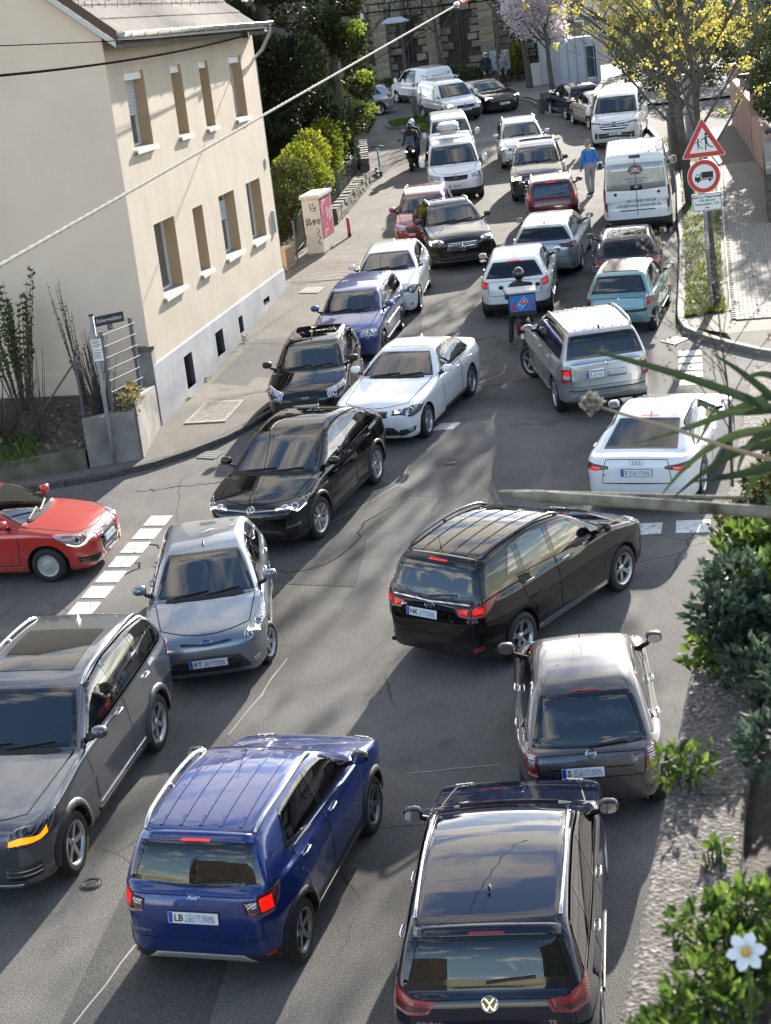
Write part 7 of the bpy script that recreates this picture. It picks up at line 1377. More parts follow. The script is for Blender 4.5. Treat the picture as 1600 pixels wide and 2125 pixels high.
# --- black coupe SUV with star grille
c = Car('car', dict(L=4.74, W=1.89, H=1.60, WB=2.873, fo=.85, R=.365, gc=.20, zn=.90, cowl=(1.42,1.10), wtop=(2.22,1.53), rend=(3.55,1.51), rglass=(4.48,1.13), roof=[(2.7,1.61,.5)], tail=(4.68,1.10), wr=.58, paint=BLACK, h=.036, noseround=1.3),2.87,50.76, D_(-86.2))
dress(c, dict(dlo=(1.72,2.32,[2.85,3.6],3.65,4.0), belt=(1.12,1.18), doors=[(1.6,2.83,1.7,2.83),(2.85,3.7,2.85,3.5)], rwcut='top', rwiper=0, lod=1, rim='double5', headm=LENSD, third='r', glass=GLASS, ribs=(2.4,3.4,4,.35),
 head=([(.14,.52,.82),(.28,.80,.86),(.52,.95,.89)],[(.12,.54,.72),(.22,.86,.72),(.36,.98,.78)]), drl=[([(.15,.56,.80),(.27,.83,.84),(.38,.94,.86)],[(.15,.57,.77),(.27,.85,.80),(.38,.955,.82)], DRL),([(.30,.88,.81),(.36,.95,.82)],[(.26,.88,.74),(.32,.96,.76)], DRL)], tail=([(.05,.6,1.0),(.3,.97,1.05)],[(.04,.6,.9),(.25,.98,.92)]),
 grille=[([(.10,-.42,.80),(.06,0,.82),(.10,.42,.80)],[(.05,-.50,.56),(.0,0,.54),(.05,.50,.56)], mat('diamond_grille', (.08,.08,.085),.3,.8),5),([(.06,-.8,.40),(.0,0,.42),(.06,.8,.40)],[(.10,-.7,.26),(.04,0,.25),(.10,.7,.26)], PLASTIC, 0)], slatm=CHROME, lines=[([(.12,-.86,.30),(.03,-.4,.28),(.0,0,.25),(.03,.4,.28),(.12,.86,.30)],.03, CHROME)], steer=.3))
badge(c, 'star', .02,.68, sc=1.9); rails(c, 2.3,3.5,.56, mat('satin_rail', (.6,.6,.6)),.03,.014)
finish(c, 'black coupe SUV with star badge and bright running lights'); car_glc = c
# --- dark red hatchback behind it
c = Car('car', dict(L=4.1, W=1.72, H=1.55, WB=2.55, fo=.80, R=.305, gc=.17, zn=.76, cowl=(1.0,1.02), wtop=(1.78,1.47), rend=(3.75,1.46), rglass=(4.0,1.05), wr=.56, paint=paint('dark_red_paint', (.22,.012,.016),.4,.3), h=.042),2.31,53.96, D_(-97.1))
dress(c, dict(dlo=(1.28,1.85,[2.4],3.3,3.6), belt=(1.04,1.08), doors=[(1.15,2.38,1.22,2.38),(2.4,3.2,2.4,3.0)], headm=LENSW, lod=2, rim='spoke5', third='r', head=([(.16,.52,.76),(.42,.94,.84)],[(.12,.54,.63),(.32,.97,.66)]), grille=[([(.08,-.5,.68),(.04,0,.68),(.08,.5,.68)],[(.06,-.5,.60),(.02,0,.59),(.06,.5,.60)], PLASTIC, 1)], tail=([(.05,.7,1.),(.25,.97,1.)],[(.04,.7,.82),(.2,.98,.82)])))
rails(c, 1.9,3.7,.56, paint('dark_red_paint', (0,0,0)),.04,.018)
finish(c, 'dark red hatchback mostly hidden behind the black coupe SUV')
# --- white hatchback braking
c = Car('car', dict(L=4.2, W=1.759, H=1.485, WB=2.578, fo=.87, R=.315, gc=.17, zn=.76, cowl=(1.2,1.0), wtop=(1.95,1.425), rend=(3.75,1.41), rglass=(4.06,1.02), tail=(4.13,.94), wr=.545, paint=WHITE, h=.035, tailround=1.4, cladz=.42),4.07,43.73, D_(80.4))
dress(c, dict(dlo=(1.46,2.05,[2.55],3.3,3.6), belt=(1.03,1.06), doors=[(1.35,2.53,1.45,2.53),(2.55,3.35,2.55,3.1)], tailgate=(.98,.62,.72,.76), lod=1, rim='hub', third='rl', rwf=(.09,.96), rwdip=.02, tail=([(.10,.74,.96),(.16,.88,.98),(.36,.97,.98)],[(.06,.76,.80),(.12,.90,.79),(.28,.985,.82)]), tailm=TAILRED, lit=[([(.10,.80,.93),(.18,.90,.94)],[(.09,.80,.84),(.15,.91,.84)], TAILLIT)], head=([(.2,.5,.8),(.5,.94,.84)],[(.15,.5,.66),(.4,.96,.7)])))
plate(c, 4.20,.60, '', full='S 63'); badge(c, 'vw', 4.14,.90); rod(c, 3.55,0,.25,.2)
finish(c, 'white hatchback with round brake lights glowing in front of the pizza moped'); car_golf = c
# --- teal small hatchback with folding roof
TEAL = paint('teal_paint', (.16,.30,.31),.3,.35)
c = Car('car', dict(L=3.43, W=1.63, H=1.42, WB=2.345, fo=.55, R=.27, gc=.17, zn=.70, cowl=(.62,.96), wtop=(1.32,1.37), rend=(2.92,1.35), rglass=(3.24,.95), tail=(3.30,.86), rface=[(3.36,.62,.05),(3.42,.56,.04),(3.43,.40,.06),(3.36,.26)], wr=.53, paint=TEAL, h=.033, tailround=1.4),6.27,40.48, D_(72.2))
dress(c, dict(dlo=(.88,1.42,[1.95],2.55,2.75), belt=(.97,.98), doors=[(.78,1.93,.85,1.93)], tailgate=(.90,.60,.70,.74), lod=0, rim='hub', glass=CLEARG, rglassm=glassmat('hatch_glass', (.42,.48,.5)), third='', rwf=(.10,.95), rwb=.62, tail=([(.16,.76,.84),(.24,.90,.86),(.36,.96,.86)],[(.10,.77,.66),(.17,.92,.66),(.3,.97,.68)]), head=([(.15,.5,.7),(.4,.9,.74)],[(.1,.5,.55),(.3,.95,.58)]), darkseat=False,
 panels=[([(3.40,.88,.64),(3.44,0,.62),(3.40,-.88,.64)],[(3.40,.88,.56),(3.44,0,.54),(3.40,-.88,.56)], PLASTIC)], mirm=PLASTIC, steer=0))
c2 = c; P_, N_ = c.snap(c.seed([(x, y, 1.42) for y in np.linspace(-.42,.42,5) for x in np.linspace(1.45,2.75,7)]))
def surf_sheet(car, name, m, P_, N_, nu, nv, off):
 I = np.arange(nu * nv).reshape(nv, nu); f = np.stack([I[:-1, :-1], I[1:, :-1], I[1:, 1:], I[:-1,1:]],-1).reshape(-1,4); V = P_ + N_ * off
 e = np.cross(V[f[0,1]] - V[f[0,0]], V[f[0,2]] - V[f[0,0]]); f = f if e @ N_[0] > 0 else f[:, ::-1]
 return link(name, mesh_np(name, V, f, m, True, N_), car.root)
surf_sheet(c, 'folding_roof', mat('roof_canvas', (.17,.13,.10),.6), P_, N_, 7,5,.012)
finish(c, 'teal small hatchback with brown folding roof parked by the right kerb'); badge(c, 'gen', 3.32,.86, sc=.6)
# --- panoramic roof glass on the big SUV
P_, N_ = car_xc.snap(car_xc.seed([(x, y, 1.76) for y in np.linspace(-.50,.50,5) for x in np.linspace(2.62,3.75,7)])); surf_sheet(car_xc, 'roof_glass', GLOSSB, P_, N_, 7,5,.006)
P_, N_ = car_bmw3.snap(car_bmw3.seed([(x, y, 1.43) for y in np.linspace(-.42,.42,5) for x in np.linspace(2.45,2.95,5)])); surf_sheet(car_bmw3, 'sunroof', WHITE, P_, N_, 5,5,.006)
# --- dark compact parked ahead of the teal one
c = Car('car', dict(L=4.25, W=1.75, H=1.46, WB=2.6, fo=.85, R=.31, gc=.17, zn=.74, cowl=(1.25,.98), wtop=(2.0,1.40), rend=(3.7,1.39), rglass=(4.08,1.02), wr=.535, paint=paint('graphite_paint', (.03,.03,.034),.6,.3), h=.038, tailround=1.6),6.97,44.71, D_(81.0))
dress(c, dict(dlo=(1.5,2.1,[2.6],3.3,3.6), belt=(1.02,1.06), doors=[(1.4,2.58,1.5,2.58),(2.6,3.4,2.6,3.15)], tailgate=(.96,.6,.7,.75), lod=1, rim='spoke5', third='r', rwdip=.03, tail=([(.10,.62,.94),(.2,.86,.99),(.45,.97,1.0)],[(.06,.64,.80),(.14,.90,.80),(.32,.985,.86)]), head=([(.2,.5,.78),(.5,.94,.82)],[(.15,.5,.66),(.4,.96,.7)])))
finish(c, 'graphite compact parked between the teal hatchback and the white delivery van')
# --- silver estate
c = Car('car', dict(L=4.69, W=1.83, H=1.47, WB=2.69, fo=.90, R=.32, gc=.16, zn=.76, cowl=(1.3,.99), wtop=(2.1,1.405), rend=(4.25,1.39), rglass=(4.56,1.0), wr=.56, paint=paint('pale_silver_paint', (.50,.51,.53),.5,.33), h=.038, tailround=1.3),5.50,48.22, D_(76.6))
dress(c, dict(dlo=(1.6,2.2,[2.75,3.6],4.1,4.3), belt=(1.02,1.06), doors=[(1.45,2.73,1.55,2.73),(2.75,3.65,2.75,3.45)], tailgate=(.98,.6,.74,.78), lod=1, rim='spoke10', third='r', thirdz=.02, spoiler=1, mirm=GLOSSB, tail=([(.08,.44,.93),(.12,.74,.96),(.36,.98,.97)],[(.06,.52,.85),(.10,.80,.80),(.28,.99,.84)]), tailm=TAILDARK, head=([(.2,.5,.78),(.5,.94,.82)],[(.15,.5,.66),(.4,.96,.7)])))
plate(c, 4.69,.74, '', full='S AB 66'); sharkfin(c, 3.95, PLASTIC)
finish(c, 'pale silver estate with dark tail lights behind the white hatchback')
# --- dark red tall hatchback with vertical lamps
c = Car('car', dict(L=3.65, W=1.64, H=1.56, WB=2.3, fo=.72, R=.29, gc=.18, zn=.78, cowl=(.95,1.05), wtop=(1.55,1.47), rend=(3.35,1.50), rglass=(3.54,1.05), wr=.57, paint=paint('wine_red_paint', (.10,.012,.014),.4,.3), h=.045, tailround=1.2),6.25,54.30, D_(83.6))
dress(c, dict(dlo=(1.2,1.65,[2.15,2.8],3.2,3.35), belt=(1.07,1.1), doors=[(1.1,2.13,1.15,2.13),(2.15,2.95,2.15,2.7)], tailgate=(1.02,.6,.7,.75), lod=1, rim='spoke5', third='rl', rglassm=GLASS, rwb=.60, rwt=.50, tail=([(.22,.80,1.40),(.30,.87,1.40)],[(.06,.84,.98),(.2,.96,.98)]), tailm=TAILRED, lit=[([(.16,.82,1.16),(.24,.91,1.16)],[(.08,.85,1.0),(.18,.95,1.0)], TAILLIT)]))
rails(c, 1.7,3.3,.58, CHROME, .045,.02); rod(c, 3.2,0,.2,.15)
finish(c, 'wine red tall hatchback with vertical brake lights beside the walking man')
# --- dark SUV facing the camera
c = Car('car', dict(L=4.43, W=1.81, H=1.68, WB=2.6, fo=.90, R=.345, gc=.21, zn=.90, cowl=(1.18,1.12), wtop=(1.95,1.58), rend=(4.1,1.60), rglass=(4.36,1.15), wr=.60, paint=paint('deep_grey_paint', (.022,.022,.024),.4,.3), h=.042),6.53,60.26, D_(-97.4))
dress(c, dict(dlo=(1.45,2.02,[2.6,3.45],3.95,4.1), belt=(1.13,1.18), doors=[(1.3,2.58,1.4,2.58),(2.6,3.5,2.6,3.25)], lod=2, rim='spoke5', third='r', headm=LENSD, head=([(.12,.50,.90),(.34,.90,.92)],[(.10,.50,.74),(.30,.93,.75)]), drl=[([(.13,.56,.885),(.15,.64,.89)],[(.12,.56,.77),(.14,.64,.77)], DRL),([(.24,.82,.89),(.29,.89,.89)],[(.22,.83,.77),(.27,.90,.77)], DRL),([(.13,.56,.79),(.27,.89,.79)],[(.12,.56,.755),(.26,.90,.755)], DRL)],
 grille=[([(.08,-.46,.86),(.04,0,.88),(.08,.46,.86)],[(.05,-.46,.72),(.01,0,.72),(.05,.46,.72)], GLOSSB, 2),([(.05,-.55,.50),(.0,0,.52),(.05,.55,.50)],[(.06,-.5,.34),(.02,0,.34),(.06,.5,.34)], PLASTIC, 3)], slatm=CHROME, tail=([(.05,.7,1.),(.25,.97,1.)],[(.04,.7,.82),(.2,.98,.82)]), arches=PLASTIC))
badge(c, 'vw', .05,.83, sc=1.3); rails(c, 2.0,4.0,.60, mat('satin_rail', (.6,.6,.6)),.05,.02)
finish(c, 'dark grey SUV with square running lights facing the camera'); car_tig = c
# --- silver-white crossover
c = Car('car', dict(L=4.4, W=1.8, H=1.60, WB=2.65, fo=.86, R=.34, gc=.2, zn=.82, cowl=(1.15,1.05), wtop=(1.95,1.51), rend=(4.0,1.51), rglass=(4.3,1.08), wr=.58, paint=paint('ice_silver_paint', (.52,.55,.60),.4,.35), h=.046),6.82,67.91, D_(-92.8))
dress(c, dict(dlo=(1.42,2.02,[2.6],3.5,3.85), belt=(1.07,1.13), doors=[(1.3,2.58,1.4,2.58),(2.6,3.4,2.6,3.2)], lod=2, rim='spoke5', third='r', headm=LENSD, head=([(.14,.50,.80),(.45,.95,.86)],[(.10,.52,.70),(.34,.97,.72)]), drl=[([(.16,.66,.78),(.3,.9,.82)],[(.16,.66,.74),(.3,.9,.76)], mat('green_white_running_light', (.8,.9,.6),.3, emit=(.9,1,.45), es=2.5))], grille=[([(.08,-.45,.76),(.04,0,.78),(.08,.45,.76)],[(.05,-.5,.6),(.01,0,.6),(.05,.5,.6)], GLOSSB, 2),([(.05,-.7,.42),(0,0,.42),(.05,.7,.42)],[(.06,-.6,.28),(.02,0,.28),(.06,.6,.28)], PLASTIC, 1)]))
rails(c, 2.0,4.0,.58, ALLOY, .05,.02)
finish(c, 'ice silver crossover facing the camera behind the dark grey SUV')
# ---------------------------------------------------------------- vans
def van(nm, sp, x, y, hd, o, label, **k):
 sp = dict(dict(wr=.70, wbelt=.03, taper=.02, bowf=.08, kg=.10, crown=.03, bowr=.02, tailround=.6, noseround=1.1, hoodb=.55), **sp); c = Car(nm, sp, x, y, D_(hd)); dress(c, dict(dict(lod=2, rim='hub', third='', mirsz=(.07,.10,.13), mirout=.13, headm=LENSW), **o)); finish(c, label, None, 'van'); return c
c = van('delivery_van', dict(L=5.9, W=1.99, H=2.40, WB=3.66, fo=1.0, R=.345, gc=.22, zn=1.0, cowl=(.95,1.35), wtop=(1.72,2.18), rend=(5.82,2.38), rglass=(5.88,1.45), roof=[(2.6,2.41,.6),(5.0,2.41,.3)], tail=(5.89,1.35), rface=[(5.90,.85,.1),(5.90,.60,.04),(5.88,.42,.06),(5.75,.3)], wr=.82, paint=WHITE, h=.045, beltz=1.35, rer=.10, cladz=.56, kg=.08),8.71,53.10,80.0,
 dict(dlo=(1.15,1.75,[],2.2,2.25), belt=(1.36,1.36), drop=.25, rwin=0, tail=([(.02,.88,1.45),(.12,.985,1.45)],[(.0,.90,.82),(.10,.99,.82)]), tailm=TAILRED, bonnet=0, doors=None, ribs=(2.2,5.7,7,.62), taildrl=[([(.03,.90,1.20),(.10,.98,1.20)],[(.03,.90,1.10),(.10,.98,1.10)], LENSW),([(.03,.90,.98),(.10,.98,.98)],[(.03,.90,.90),(.10,.98,.90)], LENSW)],
 panels=[([(5.83,.80,2.12),(5.84,0,2.14),(5.83,-.80,2.12)],[(5.88,.84,1.40),(5.88,0,1.36),(5.88,-.84,1.40)], mat('filmed_window', (.40,.41,.40),.15,.3, coat=1.)),([(5.885,.17,1.52),(5.885,-.17,1.52)],[(5.89,.17,1.37),(5.89,-.17,1.37)], GLOSSB),([(5.89,.5,.82),(5.90,0,.82),(5.89,-.5,.82)],[(5.89,.5,.79),(5.9,0,.79),(5.89,-.5,.79)], PLASTIC),([(5.78,.16,2.33),(5.78,-.16,2.33)],[(5.82,.16,2.26),(5.82,-.16,2.26)], GLOSSB)],
 lines=[([(5.82,0,2.25),(5.885,0,1.4),(5.90,0,.66)],.014, SEAM),([(5.80,.93,2.2),(5.88,.93,1.4),(5.90,.93,.66)],.012, SEAM),([(5.80,-.93,2.2),(5.88,-.93,1.4),(5.90,-.93,.66)],.012, SEAM)]), 'white delivery van with painted rear window and phone number parked by the kerb')
badge(c, 'star', 5.90,1.45, sc=1.2)
VINK = mat('van_lettering_grey', (.10,.10,.11),.6)
lettering(c, 'Matthias Swoboda', 5.89,0,1.70,.085, VINK, .018); lettering(c, 'Malerbetrieb', 5.89,.02,1.62,.085, VINK, .018); lettering(c, '07 11/42 30 34', 5.9,-.12,1.06,.135, INK, .008); lettering(c, 'info@maler-swoboda.de', 5.9,-.05,.94,.125, INK, .008)
Mx = c.basis(5.86,0,1.93,.02); lg = MB()
for k in range(9): a0, a1 = math.pi * (.02 + .96 * k / 9), math.pi * (.02 + .96 * (k + 1) / 9); lg.add([(.22 * math.cos(a0),.22 * math.sin(a0) - .06,0),(.22 * math.cos(a1),.22 * math.sin(a1) - .06,0),(.16 * math.cos(a1),.16 * math.sin(a1) - .06,0),(.16 * math.cos(a0),.16 * math.sin(a0) - .06,0)],[(0,1,2,3)])
lo_ = lg.build('van_emblem', mat('emblem_red', (.25,.06,.05),.6), c.root, mw=Mx)
em = MB(); bar(em, (-.17,-.04),(0,.10),.035,.001); bar(em, (.17,-.04),(0,.10),.035,.001); em.add([(-.16,-.11,.001),(.16,-.11,.001),(.12,-.05,.001),(-.12,-.05,.001)],[(0,1,2,3)]); em.build('emblem_gable', VINK, lo_)
for yy in (.60,-.62):
 lk = MB(); Mx = c.basis(5.9, yy, 1.28,.006); disc_mb(lk, .045); lk.build('door_lock', INK, c.root, mw=Mx)
car_spr = c
c = van('van', dict(L=4.76, W=1.9, H=1.88, WB=3.2, fo=.80, R=.32, gc=.19, zn=.92, cowl=(.78,1.16), wtop=(1.62,1.78), rend=(4.66,1.85), rglass=(4.73,1.15), roof=[(2.4,1.89,.5),(4.0,1.89,.3)], wr=.72, paint=WHITE, h=.042, cladz=.46, cladm=PLASTIC),3.82,62.48,-92.0,
 dict(dlo=(1.05,1.75,[2.1],4.3,4.35), belt=(1.2,1.2), drop=.16, doors=[(.95,2.1,1.1,2.1)], head=([(.12,.55,.95),(.34,.92,1.04)],[(.08,.58,.78),(.26,.95,.82)]), grille=[([(.08,-.45,.95),(.03,0,.97),(.08,.45,.95)],[(.05,-.40,.76),(.0,0,.74),(.05,.40,.76)], PLASTIC, 3),([(.05,-.6,.45),(.0,0,.45),(.05,.6,.45)],[(.08,-.6,.3),(.03,0,.3),(.08,.6,.3)], PLASTIC, 0)]), 'white van with star badge and dark bumper beside the motorcyclists')
badge(c, 'star', .03,.87, sc=1.5); plate(c, .0,.56, '', full='S AM 8209'); car_vito = c
for xx in (2.0,2.7):
 p0, n0 = c.pt(xx, 0,1.9); b = MB().tube([p0 + Vector((0,-.76,-.05)), p0 + Vector((0,-.72,.10)), p0 + Vector((0,.72,.10)), p0 + Vector((0,.76,-.05))],.022,8); c.child('roof_bar', b, ALLOY)
c = van('van', dict(L=4.4, W=1.79, H=1.80, WB=2.68, fo=.87, R=.31, gc=.18, zn=.82, cowl=(.98,1.08), wtop=(1.72,1.68), rend=(4.3,1.77), rglass=(4.37,1.08), roof=[(2.4,1.81,.5),(3.8,1.80,.3)], wr=.66, paint=paint('cream_white_paint', (.60,.60,.58),.1,.35), h=.05),4.30,70.3,-91.0,
 dict(dlo=(1.25,1.8,[2.2],4.0,4.05), belt=(1.1,1.1), drop=.14, head=([(.12,.5,.82),(.34,.92,.88)],[(.08,.52,.7),(.26,.95,.72)])), 'pale van whose windscreen shows above the roof bars of the white van')
c = van('van', dict(L=4.4, W=1.79, H=1.80, WB=2.68, fo=.87, R=.31, gc=.19, zn=.84, cowl=(.98,1.08), wtop=(1.72,1.68), rend=(4.3,1.77), rglass=(4.37,1.08), roof=[(2.4,1.81,.5),(3.8,1.80,.3)], wr=.66, paint=WHITE, h=.05, cladz=.60),5.28,84.38,-73.1,
 dict(dlo=(1.25,1.8,[],2.15,2.2), belt=(1.1,1.1), drop=.14, head=([(.12,.5,.84),(.34,.92,.90)],[(.08,.52,.7),(.26,.95,.72)]), drl=[([(.16,.66,.83),(.28,.88,.85)],[(.15,.66,.74),(.26,.9,.75)], WARM)], grille=[([(.08,-.48,.82),(.04,0,.84),(.08,.48,.82)],[(.05,-.48,.66),(.01,0,.66),(.05,.48,.66)], PLASTIC, 1)]), 'white van with lit headlights and ladder rack at the far bend')
badge(c, 'vw', .04,.8, sc=1.3); plate(c, .0,.6, '', full='S AB 234')
for yy in (-.5,.5): c.child('roof_rack_rail', MB().tube([(c.lx(2.0), yy, 1.93),(c.lx(4.2), yy, 1.95)],.03,6), ALLOY)
for xx in (2.2,3.1,4.0): c.child('roof_rack_bar', MB().tube([(c.lx(xx),-.55,1.80),(c.lx(xx),-.5,1.93),(c.lx(xx),.5,1.93),(c.lx(xx),.55,1.80)],.02,6), ALLOY)
c = van('van', dict(L=4.4, W=1.81, H=1.82, WB=2.73, fo=.90, R=.31, gc=.18, zn=.86, cowl=(.95,1.1), wtop=(1.72,1.70), rend=(4.28,1.79), rglass=(4.37,1.1), roof=[(2.4,1.83,.5),(3.8,1.82,.3)], wr=.66, paint=WHITE, h=.05, cladz=.45),4.55,93.2,114.0,
 dict(dlo=(1.25,1.8,[2.2],3.1,3.15), belt=(1.12,1.12), drop=.14, rwin=0, tail=([(.04,.86,1.3),(.14,.97,1.3)],[(.02,.88,.75),(.12,.98,.75)])), 'white parcel van seen from behind turning away at the far bend')
lettering(c, 'SERVICE', 4.39,.2,1.45,.14, VINK, .01); lettering(c, '24h', 4.39,-.5,1.5,.2, VINK, .01)
c = van('camper_van', dict(L=4.9, W=1.904, H=1.97, WB=3.0, fo=.92, R=.34, gc=.2, zn=.98, cowl=(.85,1.22), wtop=(1.62,1.83), rend=(4.8,1.93), rglass=(4.88,1.2), roof=[(2.4,1.98,.5),(4.2,1.98,.3)], wr=.74, paint=WHITE, h=.044),11.05,70.48,-104.8,
 dict(dlo=(1.15,1.75,[2.2,3.3],4.4,4.45), belt=(1.24,1.24), drop=.16, headm=LENSD, head=([(.12,.52,1.05),(.34,.93,1.10)],[(.09,.54,.93),(.28,.96,.95)]), drl=[([(.15,.60,1.03),(.28,.88,1.06)],[(.14,.60,1.0),(.27,.89,1.02)], LENSW)], grille=[([(.08,-.5,1.04),(.03,0,1.05),(.08,.5,1.04)],[(.06,-.5,.94),(.02,0,.94),(.06,.5,.94)], GLOSSB, 1),([(.05,-.62,.88),(.0,0,.88),(.05,.62,.88)],[(.05,-.45,.74),(.0,0,.74),(.05,.45,.74)], GLOSSB, 1),([(.06,-.85,.62),(.0,0,.60),(.06,.85,.62)],[(.08,-.85,.40),(.03,0,.46),(.08,.85,.40)], PLASTIC, 1)], slatm=CHROME, ribs=(2., 4.6,5,.5)), 'white camper van with roof awning parked facing the camera under the yellow blossom')
badge(c, 'vw', .03,1.0, sc=1.6); plate(c, .0,.58, '', full='S YK 351'); c.child('roof_awning', MB().box((c.lx(3.0),.0 - (c.hw - .06),1.93),(3.0,.11,.11)), ALLOY, smooth=False)
# ---------------------------------------------------------------- far small cars
c = Car('car', dict(L=4.7, W=1.84, H=1.45, WB=2.8, fo=.88, R=.32, gc=.16, zn=.76, cowl=(1.4,.98), wtop=(2.2,1.39), rend=(3.6,1.38), rglass=(4.4,1.02), wr=.54, paint=BLACK, h=.055),7.23,86.28, D_(-73.8))
dress(c, dict(dlo=(1.7,2.3,[2.8],3.6,3.9), belt=(1.0,1.05), lod=2, rwcut='top', rwiper=0, third='', head=([(.14,.5,.74),(.45,.94,.78)],[(.12,.5,.64),(.34,.97,.66)]), drl=[([(.16,.6,.73),(.32,.88,.75)],[(.15,.6,.66),(.3,.9,.67)], DRL)], grille=[([(.08,-.45,.72),(.03,0,.73),(.08,.45,.72)],[(.05,-.45,.5),(0,0,.5),(.05,.45,.5)], GLOSSB, 2)])); plate(c, 0,.45, '', full='S AB 405')
finish(c, 'black saloon with white headlights at the far bend')
c = Car('car', dict(L=4.15, W=1.74, H=1.47, WB=2.55, fo=.82, R=.31, gc=.17, zn=.76, cowl=(1.1,1.0), wtop=(1.85,1.42), rend=(3.7,1.41), rglass=(4.0,1.02), wr=.54, paint=NAVY, h=.055),10.62,80.1, D_(98))
dress(c, dict(dlo=(1.38,1.95,[2.45],3.2,3.5), belt=(1.03,1.06), lod=2, third='', tail=([(.08,.70,.98),(.36,.97,1.0)],[(.06,.72,.82),(.28,.985,.85)]), lit=[([(.1,.8,.95),(.2,.92,.96)],[(.1,.8,.86),(.18,.92,.86)], TAILLIT)]))
finish(c, 'dark blue hatchback parked beside the chevron board')
c = Car('car', dict(L=3.8, W=1.68, H=1.48, WB=2.45, fo=.75, R=.30, gc=.17, zn=.76, cowl=(1.0,1.0), wtop=(1.7,1.42), rend=(3.4,1.41), rglass=(3.65,1.02), wr=.54, paint=paint('beige_paint', (.30,.26,.21),.5,.35), h=.055),11.0,75.9, D_(98))
dress(c, dict(dlo=(1.28,1.85,[2.25],2.9,3.1), belt=(1.03,1.06), lod=2, third='', tail=([(.08,.70,.98),(.36,.97,1.0)],[(.06,.72,.82),(.28,.985,.85)])))
finish(c, 'beige hatchback squeezed behind the white camper van')
c = Car('car', dict(L=4.1, W=1.74, H=1.46, WB=2.5, fo=.82, R=.31, gc=.17, zn=.76, cowl=(1.1,1.0), wtop=(1.85,1.42), rend=(3.7,1.41), rglass=(4.0,1.02), wr=.54, paint=SILVER, h=.055),.95,90.3, D_(175))
dress(c, dict(dlo=(1.38,1.95,[2.45],3.2,3.5), belt=(1.03,1.06), lod=2, third='', tail=([(.08,.70,.98),(.36,.97,1.0)],[(.06,.72,.82),(.28,.985,.85)])))
finish(c, 'silver car whose tail peeks out from behind the evergreen')
# ================================================================ people and two-wheelers
def skin_figure(J, edges, rad, sub=2):
 me = bpy.data.meshes.new('figure'); bm = bmesh.new(); sk = bm.verts.layers.skin.verify(); vs_ = {}
 for k, p in J.items():
  v = bm.verts.new(p); r = rad[k]; v[sk].radius = (r, r) if not hasattr(r, '__len__') else r; vs_[k] = v
 for a, b in edges: bm.edges.new((vs_[a], vs_[b]))
 vs_['pelvis'][sk].use_root = True; bm.to_mesh(me); bm.free(); o = bpy.data.objects.new('figure', me); COL.objects.link(o); m1 = o.modifiers.new('s', 'SKIN'); m1.use_smooth_shade = True; m2 = o.modifiers.new('u', 'SUBSURF'); m2.levels = sub; m2.render_levels = sub
 bpy.context.view_layer.update(); dg = bpy.context.evaluated_depsgraph_get(); out = bpy.data.meshes.new_from_object(o.evaluated_get(dg)); bpy.data.objects.remove(o); return out
SKINM = mat('skin', (.42,.25,.18),.6); HAIRG = mat('grey_hair', (.22,.20,.18),.8); BLUEJ = nmat('blue_jacket', [(.3,(.02,.13,.42)),(.7,(.035,.20,.56))],6, rough=.6, bump=.4, bscale=9, bd=.03); GREYT = nmat('grey_trousers', [(.3,(.24,.25,.28)),(.7,(.32,.33,.36))],6, rough=.8, bump=.4, bscale=9); DARKC = nmat('dark_clothes', [(.3,(.012,.012,.014)),(.7,(.028,.028,.03))],8, rough=.7, bump=.4, bscale=9); NAVYT = mat('navy_trousers', (.012,.016,.04),.8); SHOE = mat('shoe_dark', (.03,.03,.032),.7); HELB = mat('black_helmet', (.012,.012,.013),.12, coat=1.); HELW = mat('white_helmet', (.62,.63,.64),.15, coat=1.)
